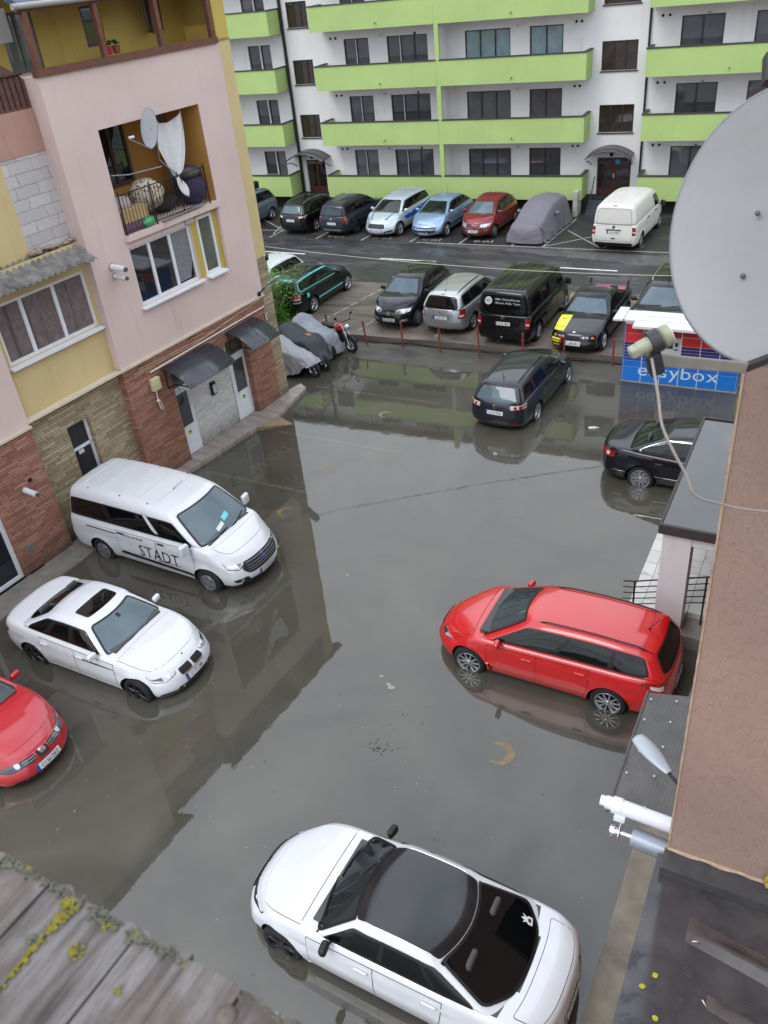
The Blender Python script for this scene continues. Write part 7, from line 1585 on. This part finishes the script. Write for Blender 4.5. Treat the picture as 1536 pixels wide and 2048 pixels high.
# ------------------------------------------------------------------ covered car and motorcycles
def cover(name, label, cat, loc, hd, L, hprof, wprof, bprof, mat, amp=.03, seed=1, nu=90, nv=56, group=None, fold=(9, 3)):
    h_, w_, b_ = pchip(hprof), pchip(wprof), pchip(bprof); V = []; F = []
    for i in range(nu+1):
        u = i/nu; e_ = 1.; en = min(u, 1-u)
        if en < .06: e_ = math.sqrt(max(.0, 1-((.06-en)/.06)**2))*.92+.08
        for j in range(nv+1):
            v_ = -1+2*j/nv; t = abs(v_); hh = h_(u); ww = w_(u)*e_; bb = b_(u)
            y = math.copysign(ww*(t/.42)*.70 if t < .42 else ww*(.70+.30*((t-.42)/.58)**.75), v_)
            z = hh-(hh*.10)*(t/.42)**2 if t < .42 else lerp(hh*.90, bb, ((t-.42)/.58)**1.15)
            z = bb+(z-bb)*(.55+.45*e_); k = clamp((t-.3)/.7)
            d = amp*(.35+k)*(noise.noise((u*fold[0]+v_*2.2+seed, v_*fold[1], seed))+.6*noise.noise((u*fold[0]*2.3+v_*3+seed*2, v_*fold[1]*1.2, seed+5)))+amp*1.1*(.25+k)*(.5-abs(noise.noise((u*fold[0]*.9+v_*3.1, v_*1.1+u*2.3, seed+9))))**3*5+amp*.8*k*k*math.sin(u*L*16+2*noise.noise((u*6,seed,1)))
            V.append(((u-.5)*L+amp*.3*noise.noise((v_*4,u*4,seed)), y+math.copysign(d*k, v_), z+d*(1-k)*.8))
    for i in range(nu):
        for j in range(nv): a = i*(nv+1)+j; F.append((a,a+nv+1,a+nv+2,a+1))
    mb = MB(); mb.add(V, F, 0, True)
    for i in (0, nu): mb.poly(V[i*(nv+1):(i+1)*(nv+1)], 0)
    e = empty(name, loc, R(hd), label, cat, group); o = mb.build('cover', mat, e); return e
CVC = M('car cover cloth', (112,108,116), .75, var=.1, sc=5, bmp=.25, bsc=30)
e = cover('covered_car', 'car hidden under a grey fabric cover between the wine red car and the white van', 'car', (-10.62,39.35,ZP), 84.5, 4.45, [(0,.74),(.03,.82),(.2,1.0),(.34,1.26),(.48,1.47),(.64,1.52),(.84,1.42),(.96,1.12),(1,.92)], [(0,.78),(.1,.90),(.4,.93),(.8,.92),(1,.78)], [(0,.08),(1,.08)], CVC, .07, 3, 110, 70, fold=(14, 2.6))
for sg in (-1, 1): mb = MB(); mb.ell((-.25, sg*.93, .98), .10, .12, .09, 0, 10, 7); mb.build('mirror_bulge', CVC, e)
mb = MB(); mb.tube([(-1.95,-.93,.06),(-1.9,-.90,.55),(-1.8,-.5,.86)], .014, 6); mb.build('strap', MT['ink'], e)
for y in (-.35,.3): mb = MB(); mb.tube([(-.85,y,1.06),(-.78,y+.15,1.12),(-.80,y+.28,1.09)], .03, 6); mb.build('wiper_bulge', CVC, e)
# wheels lie under the hem
def bikewheel(e, x, z, r, name='wheel'):
    mb = MB(); mb.lathe([(-.05,r-.10),(-.06,r-.05),(-.04,r-.01),(0,r),(.04,r-.01),(.06,r-.05),(.05,r-.10)], 30, 0); w = mb.build(name, MT['tyre'], e, loc=(x,0,z))
    mb = MB(); mb.lathe([(-.04,r-.095),(-.045,r-.12),(.045,r-.12),(.04,r-.095)], 30, 0)
    for k in range(7): t = 2*PI*k/7; mb.obox((0.02*math.cos(t),0,.02*math.sin(t)), ((r-.11)*math.cos(t),0,(r-.11)*math.sin(t)), .03, .04, (0,1,0))
    mb.build('rim', MT['alloy'], w)
    mb = MB(); mb.lathe([(-.075,r*.48),(-.07,r*.5),(-.07,r*.2)], 24, 0); mb.lathe([(.075,r*.48),(.07,r*.5),(.07,r*.2)], 24, 0); mb.build('brake_disc', MT['chrome'], w); return w
def bc(name, label, a, b, mat, h, w, bt, seed, wz=.26, flip=False, amp=.085):
    a, b = Vector(a), Vector(b); d = b-a; hd = math.degrees(math.atan2(d.y, d.x)); c = (a+b)/2
    e = cover(name, label, 'motorcycle', (c.x, c.y, -.04), hd, d.length, h, [(q[0], q[1]*1.45) for q in w], bt, mat, amp, seed, 80, 52, None, (5.5, 2.6)); bikewheel(e, d.length/2-.16, .29, .30); bikewheel(e, -d.length/2+.30, .29, .30); return e
e = bc('covered_motorcycle', 'motorcycle under a pale grey cover, next to the tiled step', (-16.0,23.2), (-13.72,22.55), M('pale cover cloth', (150,150,154), .6, var=.08, sc=5), [(0,.8),(.14,1.15),(.4,.98),(.7,.86),(.9,.74),(1,.55)], [(0,.25),(.2,.42),(.6,.34),(1,.2)], [(0,.12),(.5,.12),(.78,.22),(.92,.50),(1,.52)], 4)
e = bc('covered_motorcycle', 'motorcycle under a black cover with an orange patch, middle of the three', (-16.1,24.45), (-13.62,23.10), M('black cover cloth', (36,40,46), .55, var=.15, sc=5), [(0,.85),(.14,1.18),(.42,1.02),(.66,1.10),(.8,1.0),(.92,.62),(1,.5)], [(0,.28),(.2,.36),(.62,.44),(1,.18)], [(0,.2),(.55,.2),(.8,.35),(1,.42)], 9)
OR = M('orange patch', (196,98,44), .6)
mb = MB(); mb.ell((.42,.0,1.10), .14, .09, .035, 0, 10, 6); mb.build('patch', OR, e); mb = MB(); mb.obox((.15,-.40,.62), (.0,-.02,.20), .05, .012, (0,1,0)); mb.build('patch', OR, e)
e = bc('covered_motorcycle', 'motorcycle under a silver and dark grey cover beside the red motorcycle', (-15.75,25.05), (-13.85,24.05), M('silver cover cloth', (132,136,142), .5, var=.3, sc=2.2), [(0,.8),(.10,1.28),(.3,1.08),(.55,.98),(.9,1.0),(1,.85)], [(0,.2),(.2,.40),(.6,.40),(1,.30)], [(0,.2),(.6,.2),(.85,.16),(1,.2)], 14)
RBK = empty('red_motorcycle', (-14.15,25.0,.0), R(-22), 'uncovered red and black motorcycle behind the silver cover, front wheel to the right', 'motorcycle'); e = RBK
bikewheel(e, .72, .30, .31, 'wheel'); bikewheel(e, -.70, .30, .31, 'wheel')
mb = MB()
for sg in (-1, 1): mb.tube([(.72,sg*.09,.30),(.44,sg*.09,.98)], .024, 8)
mb.build('fork', MT['chrome'], e)
mb = MB(); mb.ell((.18,0,.86), .30, .17, .15); mb.build('fuel_tank', M('bike red', (170,16,30), .25, coat=1.), e); mb = MB(); mb.ell((-.38,0,.82), .42, .14, .07); mb.build('seat', MT['ink'], e)
mb = MB(); mb.ell((.05,0,.48), .26, .17, .20); mb.obox((-.1,0,.35), (.3,0,.0), .30, .2); mb.build('engine', MT['dark'], e); mb = MB(); mb.tube([(.40,0,.95),(-.6,0,.62),(-.7,0,.31)], .035, 8); mb.tube([(.38,0,.90),(.1,0,.3),(-.7,0,.31)], .03, 8); mb.build('frame', MT['dark'], e)
mb = MB(); mb.ell((.60,0,.92), .10, .12, .12); hl = mb.build('headlight', MT['chrome'], e); mb = MB(); mb.lathe([(.06,.10),(.085,.07),(.095,.004)], 16, 0, 'x', (.60,0,.92)); mb.build('lens', MT['lens'], hl)
mb = MB(); mb.tube([(.42,-.36,1.08),(.44,-.18,1.10),(.44,.18,1.10),(.42,.36,1.08)], .015, 8); mb.build('handlebar', MT['dark'], e)
for sg in (-1, 1):
    mb = MB(); mb.tube([(.44,sg*.28,1.10),(.46,sg*.34,1.30)], .008, 6); mb.ell((.45,sg*.36,1.32), .02, .07, .045); mb.build('mirror', MT['dark'], e)
mb = MB(); V = [(.80+.36*math.cos(t)-.08, y, .30+.36*math.sin(t)) for t in [R(30+i*12) for i in range(9)] for y in (-.07,.07)]; mb.add(V, [(2*i,2*i+1,2*i+3,2*i+2) for i in range(8)], 0, True); o = mb.build('mudguard', MT['ink'], e); sl = o.modifiers.new('t','SOLIDIFY'); sl.thickness = .01

# ------------------------------------------------------------------ green bush by the corner
random.seed(4); e = empty('bush', (-17.5,26.4,.0), 0, 'leafy green bush at the far corner of the pink building', 'bush')
mb = MB()
for i in range(9): a = random.uniform(0, 6.28); q = random.uniform(.2,.7); mb.tube([(0,0,-.1),(q*.4*math.cos(a),q*.4*math.sin(a),.8),(q*math.cos(a),q*math.sin(a),1.6)], .02, 5, rs=[.03,.02,.008])
mb.build('stems', M('bush stem', (64,48,36), .9), e)
m, nt, b = nodes('bush leaf'); v = coords(nt); f = noisef(nt, 2.2, 4, .6, v); nt.links.new(ramp(nt, f, [(.3, lin((58,104,34))), (.6, lin((104,158,58))), (.8, lin((140,182,78)))]).outputs[0], b.inputs['Base Color']); b.inputs['Roughness'].default_value = .5
mb = MB(); cs = [(random.gauss(-.1,.42), random.gauss(0,.40), random.uniform(.2,2.2)) for _ in range(110)]
for c_ in cs:
    for k in range(75):
        p = Vector(c_)+Vector((random.gauss(0,.16),random.gauss(0,.16),random.gauss(0,.13)))
        if p.z < .05: continue
        a = random.uniform(0,6.28); t = random.uniform(-.5,.9); l = random.uniform(.05,.10); w_ = l*.42; dv = Vector((math.cos(a)*math.cos(t),math.sin(a)*math.cos(t),-abs(math.sin(t))*.8)); s = Vector((-math.sin(a),math.cos(a),random.uniform(-.4,.4)))*w_*.5
        mb.poly([p, p+dv*l*.5+s, p+dv*l, p+dv*l*.5-s])
mb.build('foliage', m, e)
for (x, y, h, lb) in ((-9.95,42.0,.5,'small weed clump at the foot of the white step wall'),(-11.2,42.2,.35,'low weeds at the plinth behind the covered car')):
    e = empty('weed_clump', (x,y,ZG), 0, lb, 'plant'); mb = MB()
    for k in range(160): p = Vector((random.gauss(0,.22),random.gauss(0,.12),abs(random.gauss(0,h*.4)))); a = random.uniform(0,6.28); l = .09; dv = Vector((math.cos(a),math.sin(a),random.uniform(-.2,.9)))*l; s = Vector((-math.sin(a),math.cos(a),0))*.018; mb.poly([p,p+dv*.5+s,p+dv,p+dv*.5-s])
    mb.build('leaves', m, e)

# ------------------------------------------------------------------ camera, sky, light
cam = bpy.data.cameras.new('camera'); co = bpy.data.objects.new('camera', cam); COL.objects.link(co); SC.camera = co
cam.sensor_fit = 'VERTICAL'; cam.sensor_height = 24; cam.lens = 1668.08285/2048*24; cam.clip_start = .05; cam.clip_end = 2000
F_, pi_, ro_, ya_ = 1668.08285, .584140613, -.109757781, .481116511
ff = Vector((-math.sin(ya_)*math.cos(pi_), math.cos(ya_)*math.cos(pi_), -math.sin(pi_))); r0 = Vector((math.cos(ya_), math.sin(ya_), 0)); u0 = r0.cross(ff)
rr = r0*math.cos(ro_)+u0*math.sin(ro_); uu = -r0*math.sin(ro_)+u0*math.cos(ro_)
co.matrix_world = Matrix(((rr.x,uu.x,-ff.x,0),(rr.y,uu.y,-ff.y,0),(rr.z,uu.z,-ff.z,CAMZ),(0,0,0,1)))
cam.dof.use_dof = True; cam.dof.focus_distance = 14; cam.dof.aperture_fstop = 4.5
w = bpy.data.worlds.new('World'); SC.world = w; w.use_nodes = True; nt = w.node_tree; nt.nodes.clear()
out = nd(nt, 'ShaderNodeOutputWorld'); sky = nt.nodes.new('ShaderNodeTexSky'); sky.sky_type = 'NISHITA'; sky.sun_disc = False; sky.sun_elevation = R(52); sky.sun_rotation = R(205)
b1 = nd(nt, 'ShaderNodeBackground', Strength=.08); nt.links.new(sky.outputs[0], b1.inputs[0])
tc = nt.nodes.new('ShaderNodeTexCoord'); sp_ = nd(nt, 'ShaderNodeSeparateXYZ'); nt.links.new(tc.outputs['Generated'], sp_.inputs[0])
mz = nd(nt, 'ShaderNodeMath', _operation='MAXIMUM'); nt.links.new(sp_.outputs[2], mz.inputs[0]); mz.inputs[1].default_value = .0
za = nd(nt, 'ShaderNodeMath', _operation='ADD'); nt.links.new(mz.outputs[0], za.inputs[0]); za.inputs[1].default_value = .35
dv = nd(nt, 'ShaderNodeVectorMath', _operation='DIVIDE'); nt.links.new(tc.outputs['Generated'], dv.inputs[0]); cb = nd(nt, 'ShaderNodeCombineXYZ')
for i in range(3): nt.links.new(za.outputs[0], cb.inputs[i])
nt.links.new(cb.outputs[0], dv.inputs[1]); of = nd(nt, 'ShaderNodeVectorMath', _operation='ADD'); nt.links.new(dv.outputs[0], of.inputs[0]); of.inputs[1].default_value = (1.7, .6, 0)
f = noisef(nt, 2.6, 6, .52, of.outputs[0], .25)
cl_ = ramp(nt, f, [(.34, (.56,.62,.72)), (.48, (.86,.95,1.08)), (.62, (1.10,1.16,1.25))]).outputs[0]
gr = nd(nt, 'ShaderNodeMapRange', To__Min=.85, To__Max=1.36); nt.links.new(mz.outputs[0], gr.inputs['Value'])
b2 = nt.nodes.new('ShaderNodeBackground'); nt.links.new(cl_, b2.inputs[0]); ms = nd(nt, 'ShaderNodeMath', _operation='MULTIPLY'); nt.links.new(gr.outputs[0], ms.inputs[0]); ms.inputs[1].default_value = 1.25; nt.links.new(ms.outputs[0], b2.inputs[1])
mx = nd(nt, 'ShaderNodeMixShader', Fac=.88); nt.links.new(b1.outputs[0], mx.inputs[1]); nt.links.new(b2.outputs[0], mx.inputs[2]); nt.links.new(mx.outputs[0], out.inputs[0])
sl = bpy.data.lights.new('sun', 'SUN'); so = bpy.data.objects.new('sun', sl); COL.objects.link(so); sl.energy = .8; sl.angle = R(25); sl.color = (1, .97, .93)
az = R(205); el = R(52); sd = Vector((math.sin(az)*math.cos(el), math.cos(az)*math.cos(el), math.sin(el))); so.rotation_euler = (-sd).to_track_quat('-Z', 'Y').to_euler(); so.location = (0, 0, 40)
SC.view_settings.view_transform = 'Standard'; SC.view_settings.look = 'None'; SC.view_settings.exposure = .54; SC.view_settings.gamma = 1.
SC.render.engine = 'CYCLES'; SC.cycles.use_denoising = True; SC.cycles.max_bounces = 6; SC.cycles.transparent_max_bounces = 6
